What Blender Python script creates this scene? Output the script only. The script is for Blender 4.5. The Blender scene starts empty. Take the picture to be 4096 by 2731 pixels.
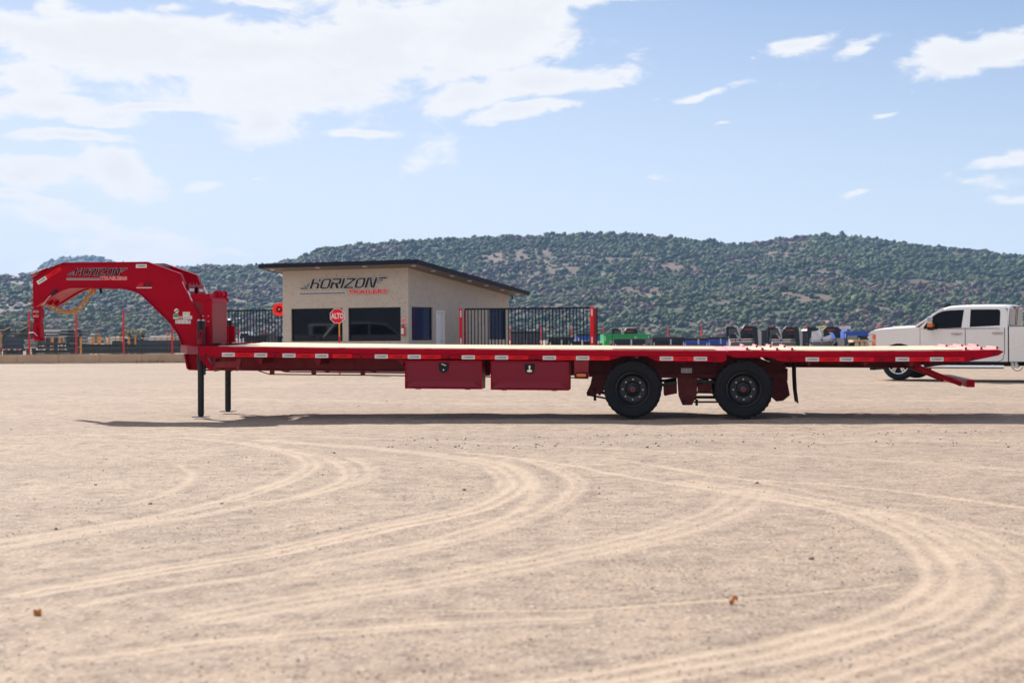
import bpy, bmesh, math, random
import numpy as np
from mathutils import Vector, Matrix, Euler, noise as mnoise

random.seed(7)
rng = np.random.default_rng(7)
SC = bpy.context.scene
COL = SC.collection
R = math.radians

# ------------------------------------------------------------------ camera
FPX, CX, CY, HC = 5689.0, 2048.0, 1365.5, 1.165
PITCH, ROLL = 0.0034, 0.0065
fw = Vector((0, math.cos(PITCH), -math.sin(PITCH)))
up0 = Vector((0, math.sin(PITCH), math.cos(PITCH)))
rt0 = Vector((1, 0, 0))
RT = math.cos(ROLL) * rt0 - math.sin(ROLL) * up0
UP = math.sin(ROLL) * rt0 + math.cos(ROLL) * up0
cam_d = bpy.data.cameras.new('camera')
cam = bpy.data.objects.new('camera', cam_d)
COL.objects.link(cam)
m = Matrix((RT, UP, -fw)).transposed().to_4x4()
m.translation = (0, 0, HC)
cam.matrix_world = m
cam_d.sensor_width = 36
cam_d.lens = FPX / 4096 * 36
cam_d.clip_start = 0.1
cam_d.clip_end = 12000
cam_d.dof.use_dof = True
cam_d.dof.focus_distance = 20.2
cam_d.dof.aperture_fstop = 2.7
SC.camera = cam

# ------------------------------------------------------------------ light
SUN_DIR = Vector((-0.80, 1.0, 0.95)).normalized()       # towards the sun: behind the trailer, to the left
SUN_EL = math.asin(SUN_DIR.z)
sun_d = bpy.data.lights.new('sun', 'SUN')
sun_d.energy = 5.0
sun_d.angle = R(0.53)
sun_d.color = (1.0, 0.95, 0.87)
sun = bpy.data.objects.new('sun', sun_d)
COL.objects.link(sun)
sun.rotation_euler = SUN_DIR.to_track_quat('Z', 'Y').to_euler()
sun.location = (-20, 30, 40)

SC.view_settings.view_transform = 'Standard'
SC.view_settings.look = 'None'
SC.view_settings.exposure = 0.80
SC.view_settings.gamma = 1
SC.view_settings.use_curve_mapping = False
SC.cycles.max_bounces = 6
SC.cycles.volume_bounces = 1
SC.cycles.use_denoising = True
SC.cycles.sample_clamp_indirect = 6

# ------------------------------------------------------------------ world
world = bpy.data.worlds.new('World')
SC.world = world
world.use_nodes = True
wn = world.node_tree
wn.nodes.clear()
WL = wn.links.new
w_out = wn.nodes.new('ShaderNodeOutputWorld')
w_bg = wn.nodes.new('ShaderNodeBackground')
SKY_STRENGTH = 0.085
w_bg.inputs['Strength'].default_value = SKY_STRENGTH
sky = wn.nodes.new('ShaderNodeTexSky')
sky.sky_type = 'NISHITA'
sky.sun_disc = False
sky.sun_elevation = SUN_EL
sky.sun_rotation = math.atan2(SUN_DIR.x, SUN_DIR.y)
sky.altitude = 1800
sky.air_density = 1.0
sky.dust_density = 0.6
sky.ozone_density = 2.0


def wmath(op, a, b=None, c=None, clamp=False):
    n = wn.nodes.new('ShaderNodeMath')
    n.operation = op
    n.use_clamp = clamp
    for i, x in enumerate((a, b, c)):
        if x is None:
            continue
        if isinstance(x, (int, float)):
            n.inputs[i].default_value = x
        else:
            WL(x, n.inputs[i])
    return n.outputs[0]


tc = wn.nodes.new('ShaderNodeTexCoord')
sep = wn.nodes.new('ShaderNodeSeparateXYZ')
WL(tc.outputs['Generated'], sep.inputs[0])
az = wmath('ARCTAN2', sep.outputs[0], sep.outputs[1])
el = wmath('ARCSINE', sep.outputs[2])
comb = wn.nodes.new('ShaderNodeCombineXYZ')
WL(az, comb.inputs[0])
WL(el, comb.inputs[1])
# the air-perspective plane of a cloud layer: stretched sideways near the horizon
ae = comb.outputs[0]


def wnoise(scale, sx, sy, detail, rough, dist=0.0, off=0.0):
    mp = wn.nodes.new('ShaderNodeMapping')
    mp.inputs['Scale'].default_value = (sx, sy, 1)
    mp.inputs['Location'].default_value = (off, off * 0.7, off * 1.3)
    WL(ae, mp.inputs[0])
    n = wn.nodes.new('ShaderNodeTexNoise')
    n.inputs['Scale'].default_value = scale
    n.inputs['Detail'].default_value = detail
    n.inputs['Roughness'].default_value = rough
    n.inputs['Distortion'].default_value = dist
    WL(mp.outputs[0], n.inputs['Vector'])
    return n.outputs['Fac']


n_big = wnoise(9, 1, 1.9, 6, 0.62, 0.3, 3.1)
n_fine = wnoise(26, 1, 2.2, 7, 0.68, 0.5, 9.4)
n_wisp = wnoise(7, 1, 6.0, 6, 0.6, 0.8, 5.7)


def azel(px, py):
    d = (fw + (px - CX) / FPX * RT - (py - CY) / FPX * UP).normalized()
    return math.atan2(d.x, d.y), math.asin(d.z)


# clouds: centre px, half sizes px, tilt (degrees, counter-clockwise), weight
S = 4096 / 2352
CLOUDS = [
    # the long cumulus bank, upper left to top centre
    (60, 85, 260, 52, -8, 1.25), (330, 95, 330, 42, 2, 1.25), (560, 110, 300, 60, 4, 1.3),
    (860, 110, 380, 105, 6, 1.5), (1130, 60, 210, 110, 10, 1.45), (1030, 150, 190, 70, 20, 1.0),
    (1350, 5, 240, 22, 2, 1.0), (1190, 95, 110, 70, 30, 1.1), (120, 20, 120, 40, -25, 0.9),
    (560, 8, 150, 20, 0, 0.75), (400, 20, 60, 20, 0, 0.5), (790, 36, 60, 14, 10, 0.75),
    # the veil hanging under it
    (700, 210, 320, 95, 0, 0.95), (830, 180, 260, 110, 10, 0.8), (640, 275, 110, 55, -5, 1.15),
    # banks at the centre right
    (1230, 195, 270, 38, 8, 1.35), (1060, 225, 110, 40, 15, 1.1), (1205, 265, 115, 17, 10, 1.25),
    (820, 304, 110, 14, 2, 1.2), (960, 350, 130, 70, 15, 0.55),
    # left side
    (20, 175, 110, 48, -10, 0.9), (90, 240, 190, 30, -6, 1.2), (330, 250, 170, 10, 1, 1.15),
    (210, 282, 72, 15, -2, 1.1), (180, 322, 125, 15, -3, 1.25), (60, 392, 120, 26, 2, 1.1),
    (290, 400, 115, 42, -12, 1.25), (200, 362, 50, 24, -20, 0.8), (470, 417, 80, 15, 6, 0.85), (570, 405, 60, 8, 4, 0.6),
    (130, 496, 140, 26, -3, 0.95), (10, 440, 50, 14, 0, 0.7),
    (330, 575, 240, 50, 0, 1.0), (120, 605, 160, 40, 5, 0.9), (560, 590, 170, 30, -6, 0.6),
    # right side
    (1850, 98, 130, 24, 6, 1.2), (2000, 102, 65, 20, 12, 1.15), (1740, 132, 35, 10, 0, 0.6),
    (2280, 118, 175, 42, 12, 1.3), (1640, 206, 120, 12, 8, 0.9), (2010, 250, 52, 12, 6, 0.7),
    (2320, 368, 80, 18, 12, .85), (2345, 462, 50, 12, 5, .85), (2230, 420, 170, 42, -14, 0.22),
    (1960, 453, 45, 8, 0, 0.65), (1655, 284, 22, 6, 0, 0.5), (1520, 400, 220, 30, -8, 0.12), (400, 330, 60, 10, 4, .6), (90, 455, 60, 10, -3, .8), (620, 436, 50, 6, 4, .5), (250, 520, 120, 12, 2, .6),
]
wmp = wn.nodes.new('ShaderNodeMapping')
wmp.inputs['Scale'].default_value = (1, 2.2, 1)
WL(ae, wmp.inputs[0])
wtx = wn.nodes.new('ShaderNodeTexNoise')
wtx.inputs['Scale'].default_value = 11
wtx.inputs['Detail'].default_value = 5
WL(wmp.outputs[0], wtx.inputs['Vector'])
wsub = wn.nodes.new('ShaderNodeVectorMath')
wsub.operation = 'SUBTRACT'
WL(wtx.outputs['Color'], wsub.inputs[0])
wsub.inputs[1].default_value = (.5, .5, .5)
wmul = wn.nodes.new('ShaderNodeVectorMath')
wmul.operation = 'MULTIPLY'
WL(wsub.outputs[0], wmul.inputs[0])
wmul.inputs[1].default_value = (.085, .028, 0)
wadd = wn.nodes.new('ShaderNodeVectorMath')
WL(wmul.outputs[0], wadd.inputs[0])
WL(ae, wadd.inputs[1])
ae_w = wadd.outputs[0]
field = None
for (px, py, a, b, tilt, wt) in CLOUDS:
    a, b, wt = a * 1.12, b * 1.15, wt * 1.05
    a0, e0 = azel(px * S, py * S)
    mp = wn.nodes.new('ShaderNodeMapping')
    mp.vector_type = 'TEXTURE'
    mp.inputs['Location'].default_value = (a0, e0, 0)
    mp.inputs['Rotation'].default_value = (0, 0, R(tilt))
    mp.inputs['Scale'].default_value = (a * S / FPX, b * S / FPX, 1)
    WL(ae_w, mp.inputs[0])
    ln = wn.nodes.new('ShaderNodeVectorMath')
    ln.operation = 'LENGTH'
    WL(mp.outputs[0], ln.inputs[0])
    # weight * (1 - r), so strong clouds stay solid inside and fray at the rim
    v = wmath('MULTIPLY_ADD', ln.outputs['Value'], -max(wt, 1.05), wt + .06)
    field = v if field is None else wmath('SMOOTH_MAX', field, v, 0.25)
# clouds elsewhere in the sky (outside the picture) from noise alone, fading in away from the view
elsewhere = wmath('MULTIPLY', wmath('SUBTRACT', n_wisp, 0.5), 2.4)
away = wmath('SUBTRACT', wmath('ABSOLUTE', az), 0.42)
away = wmath('MULTIPLY', away, 6.0, clamp=True)
high = wmath('MULTIPLY', wmath('SUBTRACT', el, 0.30), 8.0, clamp=True)
outside = wmath('MAXIMUM', away, high)
field = wmath('MAXIMUM', field, wmath('MULTIPLY_ADD', outside, 3.0, -3.0))
field = wmath('MAXIMUM', field, wmath('ADD', elsewhere, wmath('MULTIPLY_ADD', outside, 3.0, -3.0)))
nz = wmath('ADD', wmath('MULTIPLY_ADD', n_big, 2.3, -1.12), wmath('MULTIPLY_ADD', n_fine, 2.2, -1.08))
dens = wmath('ADD', field, nz)
mr = wn.nodes.new('ShaderNodeMapRange')
mr.interpolation_type = 'SMOOTHSTEP'
mr.inputs['From Min'].default_value = 0.0
mr.inputs['From Max'].default_value = 0.66
WL(dens, mr.inputs['Value'])
mask = wmath('MULTIPLY', mr.outputs[0], 0.97)
# thin high veil that whitens the sky towards the horizon and the sun side
veil0 = wmath('MULTIPLY', wmath('POWER', wmath('MAXIMUM', wmath('SUBTRACT', 1.0, wmath('MULTIPLY', el, 3.2)), 0.0), 1.25), 0.74)
veil = wmath('ADD', veil0, wmath('MULTIPLY_ADD', az, -.38, .15), clamp=True)
veil = wmath('MINIMUM', veil, 0.93)
# cloud colour: grey-violet thick parts, white rims
thick = wn.nodes.new('ShaderNodeMapRange')
thick.interpolation_type = 'SMOOTHSTEP'
thick.inputs['From Min'].default_value = 0.5
thick.inputs['From Max'].default_value = 1.6
WL(wmath('ADD', dens, wmath('MULTIPLY_ADD', wnoise(13, 1, 2.4, 5, 0.6, 0.2, 1.9), 1.6, -0.8)), thick.inputs['Value'])
ccol = wn.nodes.new('ShaderNodeMix')
ccol.data_type = 'RGBA'
CL = 6.55
ccol.inputs['A'].default_value = (CL * 1.0, CL * 1.0, CL * 1.01, 1)
ccol.inputs['B'].default_value = (CL * 0.93, CL * 0.935, CL * 0.96, 1)
WL(thick.outputs[0], ccol.inputs['Factor'])
vmix = wn.nodes.new('ShaderNodeMix')
vmix.data_type = 'RGBA'
WL(veil, vmix.inputs['Factor'])
skc = wn.nodes.new('ShaderNodeMix')
skc.data_type = 'RGBA'
skc.blend_type = 'MULTIPLY'
skc.inputs['Factor'].default_value = 1
WL(sky.outputs[0], skc.inputs['A'])
skc.inputs['B'].default_value = (0.80, 0.80, 0.84, 1)
WL(skc.outputs['Result'], vmix.inputs['A'])
vmix.inputs['B'].default_value = (5.75, 5.92, 6.15, 1)
cmix = wn.nodes.new('ShaderNodeMix')
cmix.data_type = 'RGBA'
WL(mask, cmix.inputs['Factor'])
WL(vmix.outputs['Result'], cmix.inputs['A'])
WL(ccol.outputs['Result'], cmix.inputs['B'])
WL(cmix.outputs['Result'], w_bg.inputs['Color'])
WL(w_bg.outputs[0], w_out.inputs['Surface'])


# ------------------------------------------------------------------ projection helpers
def ray(px, py):
    px, py = float(px), float(py)
    return fw + (px - CX) / FPX * RT - (py - CY) / FPX * UP


O = Vector((0, 0, HC))


def at(px, py, Y):
    d = ray(px, py)
    return O + d * (Y / d.y)


def G(px, py, z=0.0):
    d = ray(px, py)
    return O + d * ((z - HC) / d.z)


def GY(px, Y, z=0.0):
    """ground point below picture column px at depth Y"""
    d = ray(px, 1346)
    return Vector((d.x / d.y * Y, Y, z))


class Frame:
    """a thing's own axes: x along it, y away from its near face, z up"""

    def __init__(self, loc, rot):
        self.m = Matrix.LocRotScale(Vector(loc), rot, None)
        self.i = self.m.inverted()
        self.o = self.i @ O

    def hit(self, px, py, p0, n):
        d = self.i.to_3x3() @ ray(px, py)
        n = Vector(n)
        k = (Vector(p0) - self.o).dot(n) / d.dot(n)
        return self.o + d * k

    def y(self, px, py, y=0.0):
        return self.hit(px, py, (0, y, 0), (0, 1, 0))

    def xz(self, px, py, y=0.0):
        p = self.y(px, py, y)
        return (p.x, p.z)


# ------------------------------------------------------------------ materials
def mat(name, col, rough=0.6, metal=0.0, coat=0.0, var=0.0, scale=8.0, bump=0.0, bscale=40.0, col2=None, spec=0.5,
        coords='Object', emit=None, detail=5.0):
    mt = bpy.data.materials.new(name)
    mt.use_nodes = True
    nt = mt.node_tree
    b = nt.nodes['Principled BSDF']
    b.inputs['Roughness'].default_value = rough
    b.inputs['Metallic'].default_value = metal
    b.inputs['Specular IOR Level'].default_value = spec
    b.inputs['Coat Weight'].default_value = coat
    b.inputs['Coat Roughness'].default_value = 0.08
    c = (*col, 1)
    b.inputs['Base Color'].default_value = c
    tcn = nt.nodes.new('ShaderNodeTexCoord')
    if var > 0 or col2:
        n = nt.nodes.new('ShaderNodeTexNoise')
        n.inputs['Scale'].default_value = scale
        n.inputs['Detail'].default_value = detail
        n.inputs['Roughness'].default_value = 0.65
        nt.links.new(tcn.outputs[coords], n.inputs['Vector'])
        r = nt.nodes.new('ShaderNodeMapRange')
        r.inputs['From Min'].default_value = 0.3
        r.inputs['From Max'].default_value = 0.7
        nt.links.new(n.outputs['Fac'], r.inputs['Value'])
        mx = nt.nodes.new('ShaderNodeMix')
        mx.data_type = 'RGBA'
        mx.inputs['A'].default_value = tuple(x * (1 - var) for x in col) + (1,)
        mx.inputs['B'].default_value = (tuple(col2) if col2 else tuple(min(1, x * (1 + var)) for x in col)) + (1,)
        nt.links.new(r.outputs[0], mx.inputs['Factor'])
        nt.links.new(mx.outputs['Result'], b.inputs['Base Color'])
        rr = nt.nodes.new('ShaderNodeMapRange')
        rr.inputs['To Min'].default_value = max(0.02, rough - 0.08)
        rr.inputs['To Max'].default_value = min(1, rough + 0.12)
        nt.links.new(n.outputs['Fac'], rr.inputs['Value'])
        nt.links.new(rr.outputs[0], b.inputs['Roughness'])
    if bump > 0:
        n2 = nt.nodes.new('ShaderNodeTexNoise')
        n2.inputs['Scale'].default_value = bscale
        n2.inputs['Detail'].default_value = 4
        nt.links.new(tcn.outputs[coords], n2.inputs['Vector'])
        bp = nt.nodes.new('ShaderNodeBump')
        bp.inputs['Strength'].default_value = bump
        bp.inputs['Distance'].default_value = 0.02
        nt.links.new(n2.outputs['Fac'], bp.inputs['Height'])
        nt.links.new(bp.outputs[0], b.inputs['Normal'])
    if emit:
        b.inputs['Emission Color'].default_value = (*emit, 1)
        b.inputs['Emission Strength'].default_value = 1
    return mt


M = {}
M['red'] = mat('red_paint', (0.42, 0.0, 0.015), 0.30, coat=0.0, var=0.08, scale=3, spec=0.08)
M['red_glare'] = mat('red_plate_sky_glare', (0.66, 0.33, 0.31), 0.5, coat=0.2, var=0.12, scale=9, spec=0.7)  # glare of sky and sun on red plate, painted as pale pink
M['red_dusty'] = mat('dusty_red_paint', (0.26, 0.003, 0.014), 0.45, coat=0.0, var=0.12, scale=5, col2=(0.30, 0.03, 0.03), spec=0.25)
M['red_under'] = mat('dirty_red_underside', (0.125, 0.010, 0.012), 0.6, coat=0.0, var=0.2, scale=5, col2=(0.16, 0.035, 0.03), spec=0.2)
M['tape_red'] = mat('red_reflective_tape', (0.90, 0.002, 0.010), 0.35, coat=0.0, var=0.03, spec=0.2)
M['tape_white'] = mat('white_reflective_tape', (0.84, 0.80, 0.76), 0.35, coat=0.1)
M['ink'] = mat('black_ink', (0.008, 0.008, 0.014), 0.4, spec=.2)
M['silver'] = mat('silver_print', (0.78, 0.75, 0.70), 0.45)
M['grey_print'] = mat('grey_print', (0.16, 0.16, 0.17), 0.4)
M['red_print'] = mat('red_print', (0.95, 0.03, 0.015), 0.4, spec=.2)
M['black'] = mat('black_paint', (0.011, 0.012, 0.016), 0.28, coat=0.15, var=0.2, scale=4, spec=.3)
M['rubber'] = mat('tyre_rubber', (0.007, 0.007, 0.009), 0.65, var=0.3, scale=14, bump=0.12, bscale=60, col2=(0.013, 0.012, 0.014), spec=.25)
M['rim'] = mat('black_wheel', (0.008, 0.009, 0.013), 0.32, coat=0.1, spec=.4)
M['bolt'] = mat('zinc_bolt', (0.55, 0.56, 0.58), 0.35, metal=0.9)
M['brass'] = mat('gold_chain', (0.70, 0.40, 0.07), 0.40, metal=0.45)
M['chrome'] = mat('chrome', (0.8, 0.82, 0.85), 0.10, metal=1.0)
M['amber'] = mat('amber_lens', (0.80, 0.16, 0.01), 0.2, coat=0.5)
M['lens_red'] = mat('red_lens', (0.6, 0.01, 0.01), 0.2, coat=0.5)
M['lens_clear'] = mat('clear_lens', (0.65, 0.67, 0.66), 0.12, coat=0.8)
M['wheel_paint_red'] = mat('red_hub_mark', (0.8, 0.05, 0.04), 0.5)
M['truck'] = mat('pearl_white_paint', (0.80, 0.775, 0.75), 0.30, coat=0.5, var=0.02)
M['glass'] = mat('dark_tinted_glass', (0.004, 0.005, 0.008), 0.05, coat=0.0, spec=0.10)
M['glass2'] = mat('rear_glass_sky_tint', (0.13, 0.18, 0.23), 0.08, spec=0.5)  # bluish sky reflection put into the base colour
M['plastic'] = mat('black_plastic', (0.009, 0.010, 0.013), 0.5, spec=.25)
M['wood'] = None
M['fence_red'] = mat('fence_red_paint', (0.88, 0.008, 0.014), 0.4, coat=0.0, spec=.2, var=0.08, scale=2)
M['bar'] = mat('dark_bar_paint', (0.008, 0.012, 0.018), 0.45, spec=.15)
M['wire'] = mat('galvanised_wire', (0.14, 0.18, 0.17), 0.4, metal=0.6)
M['concrete'] = mat('kerb_concrete', (0.58, 0.385, 0.245), 0.9, var=0.12, scale=1.3, bump=0.3, bscale=14)
M['fascia'] = mat('dark_fascia', (0.010, 0.011, 0.022), 0.45, var=0.15, spec=.15)
M['white'] = mat('white_paint', (0.78, 0.77, 0.75), 0.45)
M['orange'] = mat('orange_stake', (0.80, 0.30, 0.02), 0.55, var=0.1)
M['green'] = mat('green_paint', (0.006, 0.40, 0.07), 0.35, coat=0.3, var=0.1)
M['blue'] = mat('blue_paint', (0.004, 0.075, 0.48), 0.35, coat=0.3, var=0.1)
M['greydark'] = mat('weathered_dark_steel', (0.020, 0.019, 0.022), 0.45, var=0.3, scale=3, spec=.25)
M['steelblue'] = mat('blueish_steel', (0.022, 0.032, 0.060), 0.4, var=0.2, spec=.3)
M['tarp_black'] = mat('black_tarp', (0.014, 0.013, 0.014), 0.55, var=0.3)
M['tarp_white'] = mat('white_sheet', (0.62, 0.58, 0.55), 0.7, var=0.08)
M['leaf'] = mat('dry_leaf', (0.50, 0.19, 0.04), 0.8, var=0.3, scale=40)
M['yellow_label'] = mat('yellow_label', (0.75, 0.55, 0.05), 0.5)
M['green_label'] = mat('green_label', (0.02, 0.35, 0.12), 0.5)
M['blue_label'] = mat('blue_label', (0.05, 0.08, 0.4), 0.5)
M['log'] = mat('pale_timber', (0.5, 0.36, 0.2), 0.8, var=0.2)


def wood_mat():
    mt = bpy.data.materials.new('pine_deck')
    mt.use_nodes = True
    nt = mt.node_tree
    b = nt.nodes['Principled BSDF']
    tcn = nt.nodes.new('ShaderNodeTexCoord')
    oi = nt.nodes.new('ShaderNodeObjectInfo')
    mp = nt.nodes.new('ShaderNodeMapping')
    mp.inputs['Scale'].default_value = (0.7, 14, 14)
    nt.links.new(tcn.outputs['Object'], mp.inputs[0])
    n = nt.nodes.new('ShaderNodeTexNoise')
    n.noise_dimensions = '4D'
    n.inputs['Scale'].default_value = 3
    n.inputs['Detail'].default_value = 6
    nt.links.new(mp.outputs[0], n.inputs['Vector'])
    sc = nt.nodes.new('ShaderNodeMath')
    sc.operation = 'MULTIPLY'
    sc.inputs[1].default_value = 30
    nt.links.new(oi.outputs['Random'], sc.inputs[0])
    nt.links.new(sc.outputs[0], n.inputs['W'])
    cr = nt.nodes.new('ShaderNodeValToRGB')
    cr.color_ramp.elements[0].position = 0.3
    cr.color_ramp.elements[0].color = (0.60, 0.47, 0.30, 1)
    cr.color_ramp.elements[1].position = 0.68
    cr.color_ramp.elements[1].color = (0.82, 0.71, 0.53, 1)
    nt.links.new(n.outputs['Fac'], cr.inputs[0])
    hs = nt.nodes.new('ShaderNodeHueSaturation')
    va = nt.nodes.new('ShaderNodeMapRange')
    va.inputs['To Min'].default_value = 0.82
    va.inputs['To Max'].default_value = 1.08
    nt.links.new(oi.outputs['Random'], va.inputs['Value'])
    nt.links.new(va.outputs[0], hs.inputs['Value'])
    nt.links.new(cr.outputs[0], hs.inputs['Color'])
    nt.links.new(hs.outputs[0], b.inputs['Base Color'])
    b.inputs['Roughness'].default_value = 0.55
    return mt


M['wood'] = wood_mat()


def plate_mat():
    """diamond tread plate, red"""
    mt = mat('red_tread_plate', (0.235, 0.001, 0.018), 0.40, coat=0.0, spec=0.35)
    nt = mt.node_tree
    b = nt.nodes['Principled BSDF']
    tcn = nt.nodes.new('ShaderNodeTexCoord')
    hs = []
    for s in (1, -1):
        mp = nt.nodes.new('ShaderNodeMapping')
        mp.inputs['Rotation'].default_value = (0, R(45 * s), 0)
        mp.inputs['Scale'].default_value = (62, 1, 25)
        if s < 0:
            mp.inputs['Location'].default_value = (0.5, 0, 0.5)
        nt.links.new(tcn.outputs['Object'], mp.inputs[0])
        v = nt.nodes.new('ShaderNodeVectorMath')
        v.operation = 'FRACTION'
        nt.links.new(mp.outputs[0], v.inputs[0])
        sp = nt.nodes.new('ShaderNodeSeparateXYZ')
        nt.links.new(v.outputs[0], sp.inputs[0])
        r = []
        for i in (0, 2):
            a = nt.nodes.new('ShaderNodeMath')
            a.operation = 'PINGPONG'
            a.inputs[1].default_value = 0.5
            nt.links.new(sp.outputs[i], a.inputs[0])
            r.append(a.outputs[0])
        mnn = nt.nodes.new('ShaderNodeMath')
        mnn.operation = 'MULTIPLY'
        nt.links.new(r[0], mnn.inputs[0])
        nt.links.new(r[1], mnn.inputs[1])
        hs.append(mnn.outputs[0])
    ad = nt.nodes.new('ShaderNodeMath')
    ad.operation = 'MAXIMUM'
    nt.links.new(hs[0], ad.inputs[0])
    nt.links.new(hs[1], ad.inputs[1])
    bp = nt.nodes.new('ShaderNodeBump')
    bp.inputs['Strength'].default_value = 0.55
    bp.inputs['Distance'].default_value = 0.012
    nt.links.new(ad.outputs[0], bp.inputs['Height'])
    nt.links.new(bp.outputs[0], b.inputs['Normal'])
    return mt


M['tread'] = plate_mat()


# ------------------------------------------------------------------ mesh builder
class MB:
    def __init__(self):
        self.v, self.f, self.mi = [], [], []
        self.cur = 0

    def _add(self, vs, fs):
        o = len(self.v)
        self.v += [tuple(p) for p in vs]
        self.f += [tuple(i + o for i in f) for f in fs]
        self.mi += [self.cur] * len(fs)
        return self

    def box(self, a, b):
        x0, x1 = sorted((a[0], b[0]))
        y0, y1 = sorted((a[1], b[1]))
        z0, z1 = sorted((a[2], b[2]))
        return self._add([(x0, y0, z0), (x1, y0, z0), (x1, y1, z0), (x0, y1, z0), (x0, y0, z1), (x1, y0, z1), (x1, y1, z1), (x0, y1, z1)],
                         [(0, 3, 2, 1), (4, 5, 6, 7), (0, 1, 5, 4), (1, 2, 6, 5), (2, 3, 7, 6), (3, 0, 4, 7)])

    def prism(self, pts, y0, y1):
        """polygon in x,z pulled from y0 to y1; y may be a function of (x,z)"""
        n = len(pts)
        area = sum(pts[i][0] * pts[(i + 1) % n][1] - pts[(i + 1) % n][0] * pts[i][1] for i in range(n))
        if area < 0:
            pts = pts[::-1]
        g = lambda y, p: y(p[0], p[1]) if callable(y) else y
        vs = [(p[0], g(y0, p), p[1]) for p in pts] + [(p[0], g(y1, p), p[1]) for p in pts]
        fs = [tuple(range(n)), tuple(range(2 * n - 1, n - 1, -1))]
        fs += [(i, i + n, (i + 1) % n + n, (i + 1) % n) for i in range(n)]
        return self._add(vs, fs)

    def slab(self, pts, z0, z1):
        """polygon in x,y pulled from z0 to z1"""
        n = len(pts)
        area = sum(pts[i][0] * pts[(i + 1) % n][1] - pts[(i + 1) % n][0] * pts[i][1] for i in range(n))
        if area < 0:
            pts = pts[::-1]
        vs = [(p[0], p[1], z0) for p in pts] + [(p[0], p[1], z1) for p in pts]
        fs = [tuple(range(n - 1, -1, -1)), tuple(range(n, 2 * n))]
        fs += [(i, (i + 1) % n, (i + 1) % n + n, i + n) for i in range(n)]
        return self._add(vs, fs)

    def hull(self, low, top):
        """two matching loops joined, ends closed"""
        n = len(low)
        fs = [tuple(range(n - 1, -1, -1)), tuple(range(n, 2 * n))]
        fs += [(i, (i + 1) % n, (i + 1) % n + n, i + n) for i in range(n)]
        return self._add(list(low) + list(top), fs)

    def cyl(self, p0, p1, r, seg=16, r1=None):
        p0, p1 = Vector(p0), Vector(p1)
        r1 = r if r1 is None else r1
        d = (p1 - p0).normalized()
        a = d.orthogonal().normalized()
        b = d.cross(a)
        vs = []
        for p, q in ((p0, r), (p1, r1)):
            for i in range(seg):
                t = 2 * math.pi * i / seg
                vs.append(p + (a * math.cos(t) + b * math.sin(t)) * q)
        fs = [tuple(range(seg - 1, -1, -1)), tuple(range(seg, 2 * seg))]
        fs += [(i, (i + 1) % seg, (i + 1) % seg + seg, i + seg) for i in range(seg)]
        return self._add(vs, fs)

    def bar(self, p0, p1, wx, wz):
        """square bar between two points"""
        p0, p1 = Vector(p0), Vector(p1)
        d = (p1 - p0).normalized()
        ref = Vector((0, 0, 1)) if abs(d.z) < 0.9 else Vector((1, 0, 0))
        a = d.cross(ref).normalized() * wx / 2
        b = a.cross(d).normalized() * wz / 2
        vs = [p + s * a + t * b for p in (p0, p1) for s, t in ((-1, -1), (1, -1), (1, 1), (-1, 1))]
        return self._add(vs, [(3, 2, 1, 0), (4, 5, 6, 7), (0, 1, 5, 4), (1, 2, 6, 5), (2, 3, 7, 6), (3, 0, 4, 7)])

    def tube(self, pts, r, seg=8):
        pts = [Vector(p) for p in pts]
        vs, fs = [], []
        a = None
        for i, p in enumerate(pts):
            d = (pts[min(i + 1, len(pts) - 1)] - pts[max(i - 1, 0)]).normalized()
            if a is None:
                a = d.orthogonal().normalized()
            a = (a - d * a.dot(d)).normalized()
            b = d.cross(a)
            for k in range(seg):
                t = 2 * math.pi * k / seg
                vs.append(p + (a * math.cos(t) + b * math.sin(t)) * r)
        for i in range(len(pts) - 1):
            for k in range(seg):
                fs.append((i * seg + k, i * seg + (k + 1) % seg, (i + 1) * seg + (k + 1) % seg, (i + 1) * seg + k))
        fs += [tuple(range(seg - 1, -1, -1)), tuple(range((len(pts) - 1) * seg, len(pts) * seg))]
        return self._add(vs, fs)

    def lathe(self, prof, c, seg=48):
        """profile of (radius, y) spun round the y axis through c"""
        vs, fs = [], []
        for r, y in prof:
            for k in range(seg):
                t = 2 * math.pi * k / seg
                vs.append((c[0] + r * math.cos(t), c[1] + y, c[2] + r * math.sin(t)))
        for i in range(len(prof) - 1):
            for k in range(seg):
                fs.append((i * seg + k, i * seg + (k + 1) % seg, (i + 1) * seg + (k + 1) % seg, (i + 1) * seg + k))
        return self._add(vs, fs)

    def build(self, name, mats, parent=None, smooth=False, bevel=0, M_=None, kind=None, recalc=True, segs=2):
        me = bpy.data.meshes.new(name)
        me.from_pydata(self.v, [], self.f)
        mats = mats if isinstance(mats, (list, tuple)) else [mats]
        for x in mats:
            me.materials.append(x)
        me.polygons.foreach_set('material_index', self.mi)
        if recalc:
            bm = bmesh.new()
            bm.from_mesh(me)
            bmesh.ops.recalc_face_normals(bm, faces=bm.faces)
            bm.to_mesh(me)
            bm.free()
        if smooth:
            me.shade_smooth() if hasattr(me, 'shade_smooth') else None
            try:
                me.set_sharp_from_angle(angle=R(38))
            except Exception:
                pass
        o = bpy.data.objects.new(name, me)
        COL.objects.link(o)
        if parent:
            o.parent = parent
        if M_ is not None:
            o.matrix_world = M_
        if bevel:
            bv = o.modifiers.new('bevel', 'BEVEL')
            bv.width = bevel
            bv.segments = segs
            bv.limit_method = 'ANGLE'
            bv.angle_limit = R(35)
            bv.harden_normals = False
        if kind:
            o['kind'] = kind
        return o


def tag(o, label, cat, group=None):
    o['label'] = label
    o['category'] = cat
    if group:
        o['group'] = group
    return o


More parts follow.
